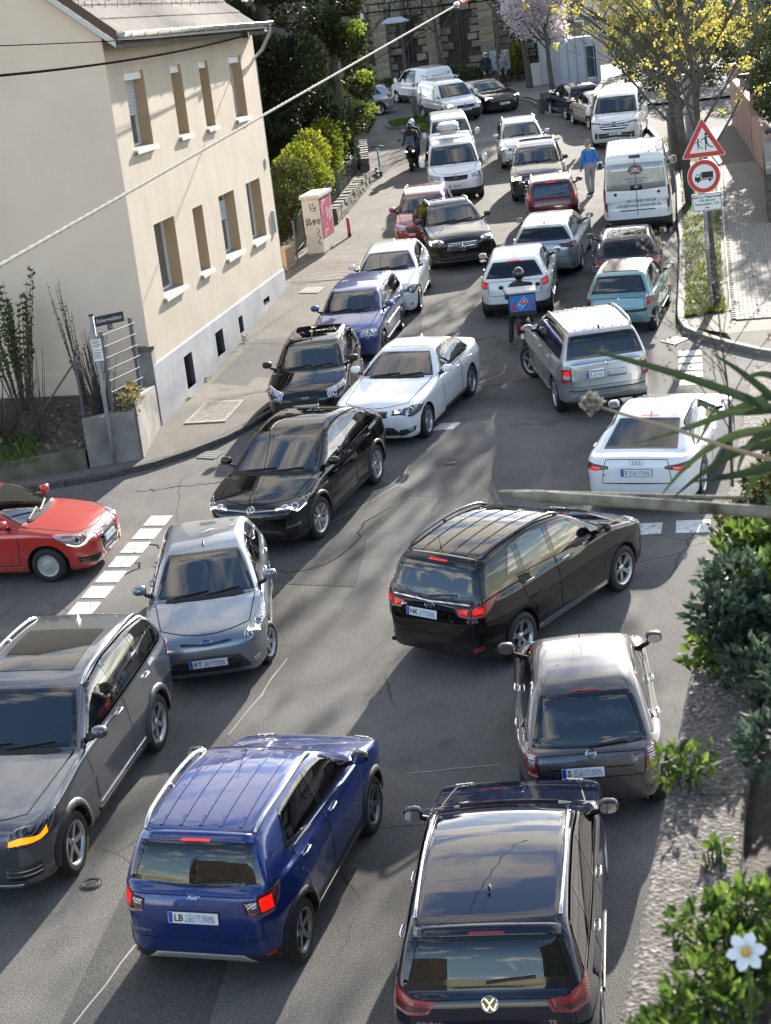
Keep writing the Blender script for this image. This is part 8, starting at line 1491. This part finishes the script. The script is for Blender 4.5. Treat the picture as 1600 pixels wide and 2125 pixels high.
def person(mw, J, top, legs, shoe, label, head='hair', hair=HAIRG, zsplit=None, handm=SKINM, fingers=True, helm=HELB):
 """J: joints (pelvis, chest, neck, head, l/r shoulder, elbow, hand, hip, knee, ankle, toe)"""
 root = empty('person', mw); J = {k: Vector(v) for k, v in J.items()}
 E_ = [('pelvis', 'waist'),('waist', 'chest'),('chest', 'neck'),('neck', 'headb')]; rad = dict(pelvis=(.165,.13), waist=(.155,.12), chest=(.18,.125), neck=.058, headb=.06)
 J['waist'] = J['pelvis'].lerp(J['chest'],.45); J['headb'] = J['neck'].lerp(J['head'],.5)
 for s_ in 'lr':
  E_ += [('chest', s_ + 'sh'),(s_ + 'sh', s_ + 'el'),(s_ + 'el', s_ + 'wr'),(s_ + 'wr', s_ + 'pm'),('pelvis', s_ + 'hip'),(s_ + 'hip', s_ + 'kn'),(s_ + 'kn', s_ + 'an'),(s_ + 'an', s_ + 'toe')]
  rad.update({s_ + 'sh': .082, s_ + 'el': .056, s_ + 'wr': .038, s_ + 'pm': (.040,.022), s_ + 'hip': .115, s_ + 'kn': .078, s_ + 'an': .056, s_ + 'toe': (.046,.03)}); d = (J[s_ + 'wr'] - J[s_ + 'el']).normalized(); J[s_ + 'pm'] = J[s_ + 'wr'] + d * .08
  side = d.cross(Vector((0,0,1))); side = side.normalized() if side.length > .1 else Vector((0,1,0)); fw_ = d.cross(side)
  if fingers:
   for k in range(4):
    b0 = J[s_ + 'pm'] + side * (.028 - .019 * k) + d * .005; n1, n2 = f'{s_}f{k}a', f'{s_}f{k}b'; L_ = (.062,.072,.068,.052)[k]; J[n1] = b0 + d * L_ * .6; J[n2] = b0 + d * L_ * .95 + fw_ * L_ * .45; E_ += [(s_ + 'pm', n1),(n1, n2)]; rad[n1] = .0095; rad[n2] = .008
   J[s_ + 'th'] = J[s_ + 'wr'] + d * .065 + side * .06; E_.append((s_ + 'wr', s_ + 'th')); rad[s_ + 'th'] = .011
 me = skin_figure({k: v for k, v in J.items() if k in rad}, E_, rad); me.materials.clear(); [me.materials.append(m_) for m_ in (top, legs, shoe, handm)]
 pj = {k: v for k, v in J.items() if k in rad}
 for p in me.polygons:
  c_ = p.center; best = min(((c_ - v).length, k) for k, v in pj.items())[1]
  if best[1:] in ('kn', 'hip') or best == 'pelvis': p.material_index = 1
  elif best[1:] in ('an',): p.material_index = 1 if c_.z > min(J['lan'].z, J['ran'].z) + .03 + .0 else 2
  elif best[1:] == 'toe': p.material_index = 2
  elif best in ('neck', 'headb') or best[1:2] in 'f' or best[1:] in ('pm', 'th'): p.material_index = 3 if best != 'neck' or head != 'helmet' else 0
 body = link('body', me, root); hp_ = J['head']; fdir = (J['head'] - J['neck']);
 look = J.get('look', Vector((1,0,0))); look = Vector(look).normalized(); rot = Vector((1,0,0)).rotation_difference(look).to_matrix()
 h = MB().ell(hp_, (.098,.076,.118),16,12,1., rot); h.ell(hp_ + rot @ Vector((.098,0,-.012)),(.02,.012,.022),8,6,1., rot)
 for sy in (-1,1): h.ell(hp_ + rot @ Vector((-.005, sy * .078,-.005)),(.02,.01,.03),8,6,1., rot)
 h.ell(hp_ + rot @ Vector((.055,0,-.085)),(.045,.045,.035),10,6,1., rot); ho = h.build('head', SKINM, root, True)
 f = MB(); [f.ell(hp_ + rot @ Vector((.088, sy * .032,.012)),(.012,.014,.008),8,6,1., rot) for sy in (-1,1)]; f.build('eyes', INK, ho, True); MB().ell(hp_ + rot @ Vector((.092,0,-.05)),(.012,.026,.006),8,6,1., rot).build('mouth', mat('lip', (.3,.12,.10),.6), ho, True)
 if head == 'hair': MB().ell(hp_ + rot @ Vector((-.022,0,.022)),(.095,.082,.112),16,12,1., rot).build('hair', hair, root, True)
 else:
  hl = MB().ell(hp_ + Vector((0,0,.02)) + rot @ Vector((-.01,0,0)),(.148,.128,.15),20,14,.95, rot).build('helmet', helm, root, True); MB().ell(hp_ + rot @ Vector((.075,0,.02)),(.085,.105,.062),14,10,.9, rot).build('visor', mat('visor', (.02,.02,.025),.05, coat=1.), hl, True)
 return tag(root, label, 'person')
# man in the blue jacket, walking away up the street
person(frame_up(8.04,58.2, R_(112)), dict(pelvis=(0,0,.98), chest=(.03,0,1.36), neck=(.05,0,1.55), head=(.08,0,1.70), lsh=(.02,.20,1.44), lel=(-.02,.27,1.17), lwr=(.10,.27,.95), rsh=(.02,-.20,1.44), rel=(-.06,-.27,1.17), rwr=(.02,-.28,.92), lhip=(0,.10,.92), lkn=(.06,.11,.50), lan=(-.05,.11,.09), ltoe=(.12,.12,.04), rhip=(0,-.10,.92), rkn=(.10,-.10,.50), ran=(.12,-.10,.09), rtoe=(.29,-.12,.04), look=(.9,.45,-.2)), BLUEJ, GREYT, SHOE, 'man in blue jacket and grey trousers standing between the cars and the delivery van')
# two people on foot far away by the church
person(frame_up(8.2,96.3, R_(-80)), dict(pelvis=(0,0,.98), chest=(0,0,1.36), neck=(.02,0,1.55), head=(.05,0,1.70), lsh=(0,.20,1.44), lel=(-.02,.27,1.17), lwr=(.1,.25,.95), rsh=(0,-.20,1.44), rel=(-.02,-.27,1.17), rwr=(.08,-.26,.95), lhip=(0,.10,.92), lkn=(.04,.11,.5), lan=(0,.11,.09), ltoe=(.16,.12,.04), rhip=(0,-.10,.92), rkn=(.04,-.10,.5), ran=(0,-.10,.09), rtoe=(.16,-.12,.04)), DARKC, DARKC, SHOE, 'person in dark clothes and white helmet before the church', 'helmet', helm=HELW, fingers=False)
person(frame_up(8.95,95.2, R_(-95)), dict(pelvis=(0,0,.96), chest=(0,0,1.32), neck=(.02,0,1.50), head=(.05,0,1.65), lsh=(0,.19,1.40), lel=(-.02,.25,1.14), lwr=(.1,.23,.93), rsh=(0,-.19,1.40), rel=(-.02,-.25,1.14), rwr=(.08,-.24,.93), lhip=(0,.10,.90), lkn=(.04,.11,.5), lan=(0,.11,.09), ltoe=(.16,.12,.04), rhip=(0,-.10,.90), rkn=(.04,-.10,.5), ran=(0,-.10,.09), rtoe=(.16,-.12,.04)), nmat('grey_coat', [(.3,(.16,.15,.15)),(.7,(.24,.23,.22))],5), DARKC, SHOE, 'person in a grey coat beside the notice board', hair=mat('dark_hair', (.02,.015,.012),.7), fingers=False)
def torus(mb, c, R0, r0, n=24, m=8, ax='Y'):
 mb.tube([(c[0] + R0 * math.cos(2 * math.pi * i / n), c[1], c[2] + R0 * math.sin(2 * math.pi * i / n)) for i in range(n + 1)], r0, m, False)
def moto_wheel(root, x, R0, r0):
 w_ = MB(); torus(w_, (x, 0, R0 + r0), R0, r0); o = w_.build('wheel', RUBBER, root, True); h = MB()
 for k in range(6): a = k * math.pi / 3; h.tube([(x, 0, R0 + r0),(x + R0 * .9 * math.cos(a),0, R0 + r0 + R0 * .9 * math.sin(a))],.016,5)
 h.lathe([(0,-.04),(.05,-.04),(.05,.04),(0,.04)],12, Matrix.Translation((x, 0, R0 + r0)) @ Matrix.Rotation(math.pi / 2,4, 'X')); h.build('rim', DARKALLOY, o)
# big black scooter with two riders, facing the camera
MS = frame_road(2.75,69.5, R_(-100)); ms = empty('motor_scooter', MS); tag(ms, 'large black motor scooter squeezing between the pavement and the white van', 'motorcycle'); moto_wheel(ms, .75,.20,.07); moto_wheel(ms, -.75,.19,.08)
MB().ell((.52,0,.72),(.28,.22,.36),14,10,.7, Matrix.Rotation(.45,3, 'Y')).build('front_fairing', BLACK, ms, True); MB().ell((-.35,0,.55),(.62,.20,.26),14,10,.7).build('body', BLACK, ms, True); MB().ell((-.3,0,.80),(.50,.16,.07),12,8,.7).build('seat', LINER, ms, True); MB().ell((-1.0,0,.95),(.16,.18,.14),10,8,.6).build('top_case', BLACK, ms, True); MB().ell((.05,0,.36),(.30,.21,.12),10,8,.6).build('footboard', PLASTIC, ms, True)
MB().add([(.62,-.18,1.0),(.62,.18,1.0),(.45,.15,1.32),(.45,-.15,1.32)],[(0,1,2,3)]).build('windshield', glassmat('screen_smoke', (.3,.3,.3)), ms); MB().tube([(.40,-.36,1.02),(.48,0,1.06),(.40,.36,1.02)],.018,8).build('handlebar', PLASTIC, ms)
for sy in (-1,1):
 MB().ell((.78, sy * .11,.78),(.05,.08,.045),10,8,.8).build('headlight', mat('scooter_lamp', (.6,.6,.6),.1, coat=1., emit=(1,1,.95), es=.6), ms, True); MB().ell((.52, sy * .40,1.20),(.03,.075,.05),10,6,.7).build('rear_mirror', GLOSSB, ms, True); MB().tube([(.48, sy * .22,1.05),(.52, sy * .38,1.18)],.010,5).build('mirror_stalk', PLASTIC, ms)
MB().tube([(.70,0,.34),(.55,0,.75)],.06,8).build('fork', PLASTIC, ms)
rider = lambda dx: dict(pelvis=(dx - .12,0,.95), chest=(dx + .02,0,1.30), neck=(dx + .06,0,1.48), head=(dx + .10,0,1.62), lsh=(dx + .0,.20,1.38), lel=(dx + .20,.27,1.15), lwr=(dx + .42,.28,1.05), rsh=(dx, -.20,1.38), rel=(dx + .20,-.27,1.15), rwr=(dx + .42,-.28,1.05), lhip=(dx - .05,.12,.92), lkn=(dx + .32,.20,.82), lan=(dx + .28,.20,.48), ltoe=(dx + .44,.20,.44), rhip=(dx - .05,-.12,.92), rkn=(dx + .32,-.20,.82), ran=(dx + .28,-.20,.48), rtoe=(dx + .44,-.20,.44))
person(MS, rider(-.05), DARKC, NAVYT, SHOE, 'scooter rider in black with black helmet', 'helmet', helm=HELB, handm=DARKC); J2 = rider(-.62); J2 = {k: (v[0], v[1], v[2] + .05) for k, v in J2.items()}; person(MS, J2, DARKC, DARKC, SHOE, 'pillion passenger with white helmet behind the scooter rider', 'helmet', helm=HELW, handm=DARKC)
# pizza delivery moped seen from behind
MP = frame_road(3.62,39.15, R_(86)); mp_ = empty('delivery_moped', MP); tag(mp_, 'delivery moped with a large blue pizza box behind the white hatchback', 'moped'); moto_wheel(mp_, .62,.17,.06); moto_wheel(mp_, -.60,.17,.06)
MB().ell((-.35,0,.55),(.42,.17,.20),12,8,.7).build('body', PLASTIC, mp_, True); MB().ell((.50,0,.70),(.12,.20,.34),12,8,.7, Matrix.Rotation(.3,3, 'Y')).build('leg_shield', PLASTIC, mp_, True); MB().ell((-.15,0,.78),(.38,.15,.06),10,8,.7).build('seat', LINER, mp_, True); MB().box((.15,0,.30),(.5,.3,.06)).build('footboard', PLASTIC, mp_); MB().tube([(.36,-.34,1.04),(.44,0,1.06),(.36,.34,1.04)],.016,8).build('handlebar', PLASTIC, mp_)
MB().ell((-.92,0,.62),(.04,.10,.05),10,6,.8).build('tail_light', TAILLIT, mp_, True); MB().box((-.98,0,.45),(.015,.20,.12)).build('number_plate', PLATEW, mp_)
for sy in (-1,1): MB().ell((.40, sy * .42,1.30),(.02,.06,.045),8,6,.7).build('rear_mirror', GLOSSB, mp_, True); MB().tube([(.38, sy * .28,1.05),(.40, sy * .40,1.27)],.008,5).build('mirror_stalk', PLASTIC, mp_)
bx = empty('pizza_box', MP); tag(bx, 'blue insulated pizza delivery box with domino logo on the moped', 'delivery box'); MB().box((-.72,0,1.18),(.52,.60,.50)).build('box', mat('box_black', (.02,.02,.022),.6), bx); MB().box((-.72,0,1.445),(.56,.64,.04)).build('lid', mat('lid_grey_white', (.5,.5,.48),.6), bx)
pn = MB().box((-.983,0,1.20),(.012,.56,.36)).build('print_panel', mat('pizza_blue', (.015,.16,.45),.5), bx); LG_ = Matrix.Translation((-.9905,0.0,1.20)) @ Matrix(((0,0,-1,0),(-1,0,0,0),(0,1,0,0),(0,0,0,1))); lg = empty('logo', LG_) if False else None
def sq(mb, cx, cy, w_, h_, rot, z):
 c_, s_ = math.cos(rot), math.sin(rot); mb.add([(cx + x * c_ - y * s_, cy + x * s_ + y * c_, z) for x, y in ((-w_ / 2,-h_ / 2),(w_ / 2,-h_ / 2),(w_ / 2, h_ / 2),(-w_ / 2, h_ / 2))],[(0,1,2,3)])
rt = -.72; ux, uy = math.cos(rt + math.pi / 2), math.sin(rt + math.pi / 2); b = MB(); sq(b, 0,0,.135,.25, rt, .001); lo_ = b.build('logo_field', SW, pn, mw=Matrix.Translation((.983,0,-1.20)) @ Matrix.Translation((-.983,0,1.20)) @ LG_); b = MB(); sq(b, ux * .058, uy * .058,.118,.11, rt, .002); b.build('logo_red', RED, lo_); b = MB(); sq(b, -ux * .06,-uy * .06,.118,.11, rt, .002); b.build('logo_blue', mat('logo_blue', (.01,.08,.30),.5), lo_)
b = MB(); disc_mb(b, .022,(ux * .058, uy * .058),14,.003); rx_, ry_ = math.cos(rt), math.sin(rt); [disc_mb(b, .022,(-ux * .06 + rx_ * k, -uy * .06 + ry_ * k),14,.003) for k in (-.03,.03)]; b.build('logo_dots', SW, lo_)
b = MB(); b.add([(-.24,-.16,.001),(-.16,-.16,.001),(-.20,.13,.001)],[(0,1,2)]); b.add([(.18,-.10,.001),(.25,-.14,.001),(.21,.17,.001)],[(0,1,2)]); b.build('print_streaks', RED, pn, mw=LG_)
J3 = rider(.02); J3['look'] = (1,0,0); J3.update(lan=(.12,.30,.12), ltoe=(.28,.31,.05), lkn=(.30,.26,.60)); person(MP, J3, DARKC, DARKC, SHOE, 'delivery rider in black with dark helmet on the pizza moped', 'helmet', helm=HELB, handm=DARKC)
# driver behind the windscreen of the grey-blue supermini
SEATED = dict(pelvis=(-.25,0,.90), chest=(-.22,0,1.24), neck=(-.18,0,1.42), head=(-.13,0,1.55), lsh=(-.2,.2,1.32), lel=(0,.26,1.12), lwr=(.22,.16,1.22), rsh=(-.2,-.2,1.32), rel=(0,-.26,1.12), rwr=(.22,-.16,1.22), lhip=(-.18,.10,.86), lkn=(.25,.12,.92), lan=(.55,.12,.62), ltoe=(.68,.12,.64), rhip=(-.18,-.10,.86), rkn=(.25,-.12,.92), ran=(.55,-.12,.62), rtoe=(.68,-.12,.64)); DH = mat('dark_hair', (.02,.015,.012),.7)
for cc, tp_, lb in ((car_fi6, nmat('pale_shirt', [(.3,(.34,.33,.32)),(.7,(.45,.44,.42))],5), 'driver at the wheel of the grey blue supermini'),(car_bmw3, nmat('red_top', [(.3,(.22,.04,.03)),(.7,(.3,.06,.05))],5), 'driver at the wheel of the white saloon'),(car_xc, nmat('pale_shirt', [(0,(0,0,0))]), 'driver at the wheel of the dark slate SUV'),(car_glc, DARKC, 'driver at the wheel of the black coupe SUV with star badge'),(car_tig, nmat('pale_shirt', [(0,(0,0,0))]), 'driver at the wheel of the dark grey SUV with square lights')):
 person(cc.root.matrix_basis @ Matrix.Translation((cc.lx(cc.P['cowl'][0] + 1.12) + .02,.36,.36 * cc.H - .92)), dict(SEATED), tp_, DARKC, SHOE, lb, hair=DH, fingers=False)
# pale cloth on the parcel shelf of the grey supermini
b = MB(); nu, nv = 22,8
for i in range(nu):
 for j in range(nv):
  u, v = i / (nu - 1), j / (nv - 1); y = .50 - 1.0 * u; ww = .10 + .07 * math.sin(u * 9 + 1) ; b.v.append((car_micra.lx(2.98 + .09 * v - .06 * math.sin(u * 5)), y, .98 + ww * (math.sin(v * math.pi) ** .6) + .025 * math.sin(u * 31 + v * 9) + .02 * math.sin(u * 17 - v * 13)))
b.f += [(i * nv + j, (i + 1) * nv + j, (i + 1) * nv + j + 1, i * nv + j + 1) for i in range(nu - 1) for j in range(nv - 1)]; ct = b.build('cloth', nmat('pale_blue_cloth', [(.35,(.36,.44,.48)),(.6,(.52,.58,.60))],9), None, True, car_micra.root.matrix_basis); tag(ct, 'crumpled pale blue cloth behind the rear window of the grey supermini', 'cloth')
# roof box on the van behind
rbx = MB().ell((0,0,.22),(.62,.38,.2),16,10,.55); q = rbx.build('roof_box', mat('roof_box_grey', (.5,.51,.5),.35), None, True, car_vito.root.matrix_basis @ Matrix.Translation((car_vito.lx(2.75),-.02,1.98))); tag(q, 'pale grey roof box on the bars of the white van', 'roof box'); MB().box((0,0,.2),(1.23,.77,.012)).build('seam', INK, q)
# ================================================================ terrace in the foreground: coping, soil, plants, weathered slats
AGG = None
def _agg():
 m = mat('exposed_aggregate', rough=.9, spec=.3); t = NT(m); v = t.vor(85, out='Color'); g = t.n('ShaderNodeRGBToBW', {0: v}).outputs[0]
 c = t.ramp(g, [(.2,(.05,.045,.042)),(.45,(.10,.09,.083)),(.7,(.16,.14,.128)),(.9,(.30,.275,.25))]); c = t.mix(t.math('MULTIPLY', t.ramp(t.noise(7,4),[(.45,(0,0,0)),(.65,(1,1,1))]),.6), c, (.10,.09,.085)); t.set('Base Color', c); t.bump(t.vor(85),.9,.006); return m
AGG = _agg(); tw = empty('terrace_wall', Matrix.Translation((.565,3.74,2.0))); tag(tw, 'terrace wall with rough stone coping at the lower right', 'wall'); o = Vector((.565,3.74,2.0))
a0, a1 = Vector((.423,3.199,7.4)), Vector((1.49,7.04,7.4)); e = (a1 - a0).normalized(); nn = Vector((e.y, -e.x, 0)); a0 = a0 - e * 2.2
L_ = (a1 - a0).length + 3.5; k = 0; s_ = 0.; stn = 1.62
cuts = [0,3.42,4.62,5.8,7.0,8.2, L_]
for i in range(len(cuts) - 1):
 p, q = a0 + e * (cuts[i] + .004), a0 + e * (cuts[i + 1] - .004); b = MB(); bv = .012; w_ = .245; pr = [(0,-.10),(0,-bv),(bv, 0),(w_ - bv, 0),(w_, -bv),(w_, -.10)]
 b.v += [tuple(x_ + nn * u + Vector((0,0, z)) - o) for x_ in (p, q) for u, z in pr]; b.f += [(j, j + 1,7 + j, 6 + j) for j in range(5)] + [(5,4,3,2,1,0),(6,7,8,9,10,11)]; b.build('coping_stone', AGG, tw)
b = MB(); p, q = a0 + nn * .03, a0 + e * L_ + nn * .03; b.quadprism(p + Vector((0,0,-.1)) - o, q + Vector((0,0,-.1)) - o, q + nn * .19 + Vector((0,0,-.1)) - o, p + nn * .19 + Vector((0,0,-.1)) - o, (0,0,-6.2)); b.build('wall_body', CONC, tw)
b = MB(); p, q = a0 + nn * .22, a0 + e * L_ + nn * .22; b.add([p + Vector((0,0,-.06)), q + Vector((0,0,-.06)), q + nn * 3 + Vector((0,0,.1)), p + nn * 3 + Vector((0,0,.1))],[(0,3,2,1)]); ts = b.build('terrace_soil', nmat('planter_soil', [(.3,(.02,.017,.013)),(.7,(.06,.05,.04))],20, bump=.8, bscale=60)); ts['kind'] = 'structure'
P1 = leafmat('terrace_leaf_bright', [(.2,(.03,.06,.012)),(.5,(.075,.13,.022)),(.85,(.18,.25,.045))],.45, scale=4); P2 = leafmat('terrace_leaf_olive', [(.2,(.035,.045,.012)),(.5,(.09,.10,.03)),(.85,(.22,.22,.075))],.4, scale=4); P3 = leafmat('terrace_leaf_blue', [(.2,(.02,.035,.02)),(.5,(.05,.08,.05)),(.85,(.13,.18,.12))],.3, scale=4)
TZ = 7.4
def fbush(nm, t, off, h, r, n, sz, m_, label, asp=1.8, ln=None):
 c_ = a0 + e * t + nn * off; root = empty(nm, Matrix.Translation(c_ + Vector((0,0,-.08)))); bl = []; rnd = random.Random(int(t * 100) + n); ln = ln or r
 for k in range(10): bl.append(tuple(e * rnd.uniform(-1,1) * ln * .7 + nn * rnd.uniform(-.7,.7) * r + Vector((0,0,.08 + h * rnd.uniform(.25,.9)))) + (r * .42, r * .42, h * .28))
 P, D = blob_pts(n, bl, .4); P[:, 2] = np.maximum(P[:, 2],.05); leaves('foliage', P, sz, m_, root, asp, D + np.array([0,0,.5]),.8); st_ = MB()
 for b_ in bl: st_.tube([(b_[0] * .3, b_[1] * .3,0), b_[:3]],[.006,.003],4, False)
 st_.build('stems', TWIG, root); return tag(root, label, 'plant')
for a_ in ((7.5,.75,.30,.42,4200,.034, P2, 'olive shrub under the weathered slats at the right edge', 1.6,.8),(6.5,.55,.32,.36,4800,.034, P2, 'olive shrub spilling over the coping below the spiky plant', 1.6,.6),(5.75,.62,.36,.38,4000,.040, P3, 'blue green shrub behind the bright leafy one', 1.8,.5),(5.0,.50,.36,.36,4000,.044, P1, 'bright green leafy shrub in the middle of the terrace planting', 1.6,.55),
 (4.25,.46,.36,.34,3000,.042, P3, 'grey green bush beside the upper end of the near coping stone', 2.0,.4),(4.9,.95,.6,.5,4200,.044, P3, 'dark shrub at the right edge behind the bright green one', 1.8,.8),(3.55,.62,.34,.30,2600,.040, P3, 'dark green bush right of the near coping stone', 2.0,.45),(2.75,.58,.26,.26,2000,.038, P3, 'dark leaves around the white flower', 1.9,.4),(2.30,.30,.20,.20,1300,.036, P1, 'leafy clump at the bottom right corner', 1.8,.3),(1.98,.12,.14,.14,420,.036, P1, 'bright leaves trailing over the coping at the bottom', 1.7,.2),
 (4.45,.30,.30,.26,2600,.042, P3, 'dark green bush spreading over the coping beside the grey supermini', 1.9,.35),(2.98,.17,.06,.05,26,.036, P1, 'small sprig of leaves lying on the coping stone', 1.7,.06),(3.5,.05,.12,.09,150,.036, P1, 'leaves hanging over the upper end of the near coping stone', 1.7,.12),(4.5,.12,.18,.13,500,.040, P1, 'bright sprigs reaching over the coping beside the grey supermini', 1.7,.2),(5.9,.10,.2,.15,700,.034, P2, 'olive sprigs covering the coping near the black crossover', 1.6,.35)): fbush('terrace_shrub', a_[0], a_[1] - (.08 if a_[1] > .4 and a_[0] > 3.5 else 0), *a_[2:])
# white flower
fl = px(1548,1975,4.15); F = empty('white_flower', Matrix.Translation(fl) @ Matrix.Scale(.8,4)); tag(F, 'white flower with a yellow centre at the bottom right', 'flower'); pet = mat('petal_white', (.72,.74,.78),.6); vd = (RX @ Vector((0,0, CAM_H)) - fl).normalized(); ax = vd.orthogonal().normalized(); ay = vd.cross(ax)
for k in range(6):
 a = k * math.pi / 3 + .3; d = ax * math.cos(a) + ay * math.sin(a); t_ = ax * -math.sin(a) + ay * math.cos(a); b = MB(); b.v += [tuple(q) for q in (Vector((0,0,0)), d * .022 - t_ * .018 + vd * .008, d * .045 - t_ * .015 + vd * .004, d * .058 + vd * -.004, d * .045 + t_ * .015 + vd * .004, d * .022 + t_ * .018 + vd * .008, d * .03 + vd * -.002)]; b.f += [(0,1,6),(1,2,6),(2,3,6),(3,4,6),(4,5,6),(5,0,6)]; b.build('petal', pet, F, True)
MB().ell(vd * .012,(.016,.016,.016),10,8).build('flower_centre', mat('flower_yellow', (.5,.33,.06),.7), F, True); MB().tube([(0,0,0),(.01,.02,-.15),(.0,.03,-.33)],.005,6).build('stem', mat('stem_green', (.05,.09,.02),.7), F)
# spiky plant at the right edge
yc = px(1680,985,5.1); Y = empty('spiky_plant', Matrix.Translation(Vector((yc.x, yc.y, 7.35)))); oy = Vector((yc.x, yc.y, 7.35)); tag(Y, 'spiky plant with long arching strap leaves at the right edge', 'plant'); MB().tube([(0,0,0),(0,0, yc.z - 7.35)],[.05,.045],8).build('trunk', BARK, Y)
SPK = leafmat('strap_leaf', [(.2,(.015,.028,.012)),(.8,(.05,.075,.028))],.3);
for k, (pts) in enumerate((((1650,870),(1480,790),(1300,745),(1212,724)),((1660,910),(1540,860),(1440,935),(1375,1025)),((1655,930),(1560,900),(1480,960),(1400,1030)),((1650,800),(1560,835),(1470,880),(1320,920)),((1660,880),(1580,800),(1540,770),(1480,735)),((1650,950),(1560,985),(1500,990),(1440,1000)),((1660,900),(1580,880),(1540,920),(1530,985)),((1660,840),(1600,850),(1510,865),(1470,850)),((1665,930),(1600,940),(1560,1000),(1540,1040)),((1665,830),(1620,780),(1580,760),(1545,790)))):
 P_ = [px(u, v, 5.1 + .03 * (k % 5) - .04 * j) - oy for j, (u, v) in enumerate(pts)]; q = [Vector(x_) for x_ in poly_eval(np.array([list(x_) for x_ in P_]),4)]
 cv = []
 for t in [i_ / 13 for i_ in range(14)]: cv.append((1 - t) ** 3 * P_[0] + 3 * t * (1 - t) ** 2 * P_[1] + 3 * t * t * (1 - t) * P_[2] + t ** 3 * P_[3])
 b = MB(); m_ = len(cv)
 for i, p in enumerate(cv):
  tt = (cv[min(i + 1, m_ - 1)] - cv[max(i - 1,0)]).normalized(); sd = tt.cross(Vector((.15,-.9,.4))).normalized(); w_ = .012 * (1 - (i / (m_ - 1)) ** 2) + .002; up_ = sd.cross(tt); b.v += [tuple(p - sd * w_), tuple(p - up_ * w_ * .45), tuple(p + sd * w_)]
 for i in range(m_ - 1): b.f += [(3 * i, 3 * i + 1,3 * i + 4,3 * i + 3),(3 * i + 1,3 * i + 2,3 * i + 5,3 * i + 4)]
 me = b.mesh('leaf', SPK, True); at = me.attributes.new('rnd', 'FLOAT', 'FACE'); at.data.foreach_set('value', [random.random()] * len(me.polygons)); link('leaf', me, Y)
# dried flower stalk
ds0 = px(1500,925,5.0); ds = empty('dried_stalk', Matrix.Translation(ds0)); tag(ds, 'dried flower stalk with a fluffy seed head in front of the silver off-roader', 'plant'); pts = [px(u, v, 5.0) - ds0 for u, v in ((1620,960),(1500,925),(1400,890),(1300,862),(1240,842))]; DRY = mat('dry_stalk', (.30,.23,.15),.8); MB().tube(pts, [.007,.0065,.006,.005,.004],6).build('stalk', DRY, ds, True); cb = px(1228,837,5.0) - ds0; P, D = blob_pts(420,[(cb.x, cb.y, cb.z, .026,.026,.024)],.2); leaves('seed_head', P, .016, leafmat('seed_head', [(.2,(.2,.19,.15)),(.8,(.38,.36,.30))],.2), ds, 1.3)
# weathered slats reaching in from the right
WOODG = nmat('weathered_slat', [(.36,(.03,.028,.024)),(.5,(.15,.14,.11)),(.68,(.24,.23,.19))],9,6, bump=.6, bscale=40)
def slat(nm, u0, v0, u1, v1, D0, D1, w_, h_, label):
 p, q = px(u0, v0, D0), px(u1, v1, D1); d = (q - p); sd = d.cross(Vector((0,0,1))).normalized(); up_ = sd.cross(d).normalized(); b = MB(); N = 10; prof = [(math.cos(a) * w_ / 2 * (1 if abs(math.cos(a)) > .5 else .9), math.sin(a) * h_ / 2) for a in np.linspace(0,2 * math.pi, 11)[:-1]]
 for i in range(N + 1):
  t = i / N; c_ = d * t; sc = (.55 if i == 0 else 1.) * (1 + .05 * math.sin(i * 2.1)); b.v += [tuple(c_ + sd * x_ * sc + up_ * y_ * sc) for x_, y_ in prof]
 n = len(prof); b.f += [(i * n + j, i * n + (j + 1) % n, (i + 1) * n + (j + 1) % n, (i + 1) * n + j) for i in range(N) for j in range(n)]; b.f += [tuple(range(n))[::-1], tuple(range(N * n, N * n + n))]; o_ = b.build(nm, WOODG, None, True, Matrix.Translation(p)); return tag(o_, label, 'slat')
slat('weathered_slat', 1066,1026,1640,1066,5.4,4.95,.026,.036, 'front weathered wooden slat reaching in from the right edge'); slat('weathered_slat', 1036,1020,1560,1034,5.75,5.3,.016,.013, 'thinner weathered slat just behind the front one')
tg2 = px(1520,1010,6.0); mbt, en = branches((0,0,0),.62,.006,12,.55,2,3,(.06,0),.3); tw_ = empty('dry_twig', Matrix.Translation(tg2)); mbt.build('stem', TWIG, tw_); P = np.array([list(p) for p in en]); P = np.repeat(P, 4,0) + RNG.normal(0,.008,(len(P) * 4,3)); leaves('dry_florets', P, .010, leafmat('floret', [(.2,(.10,.085,.07)),(.8,(.2,.17,.15))],.2), tw_, 1.3, kind='stuff'); tag(tw_, 'dry feathery twig standing before the right pavement', 'plant')
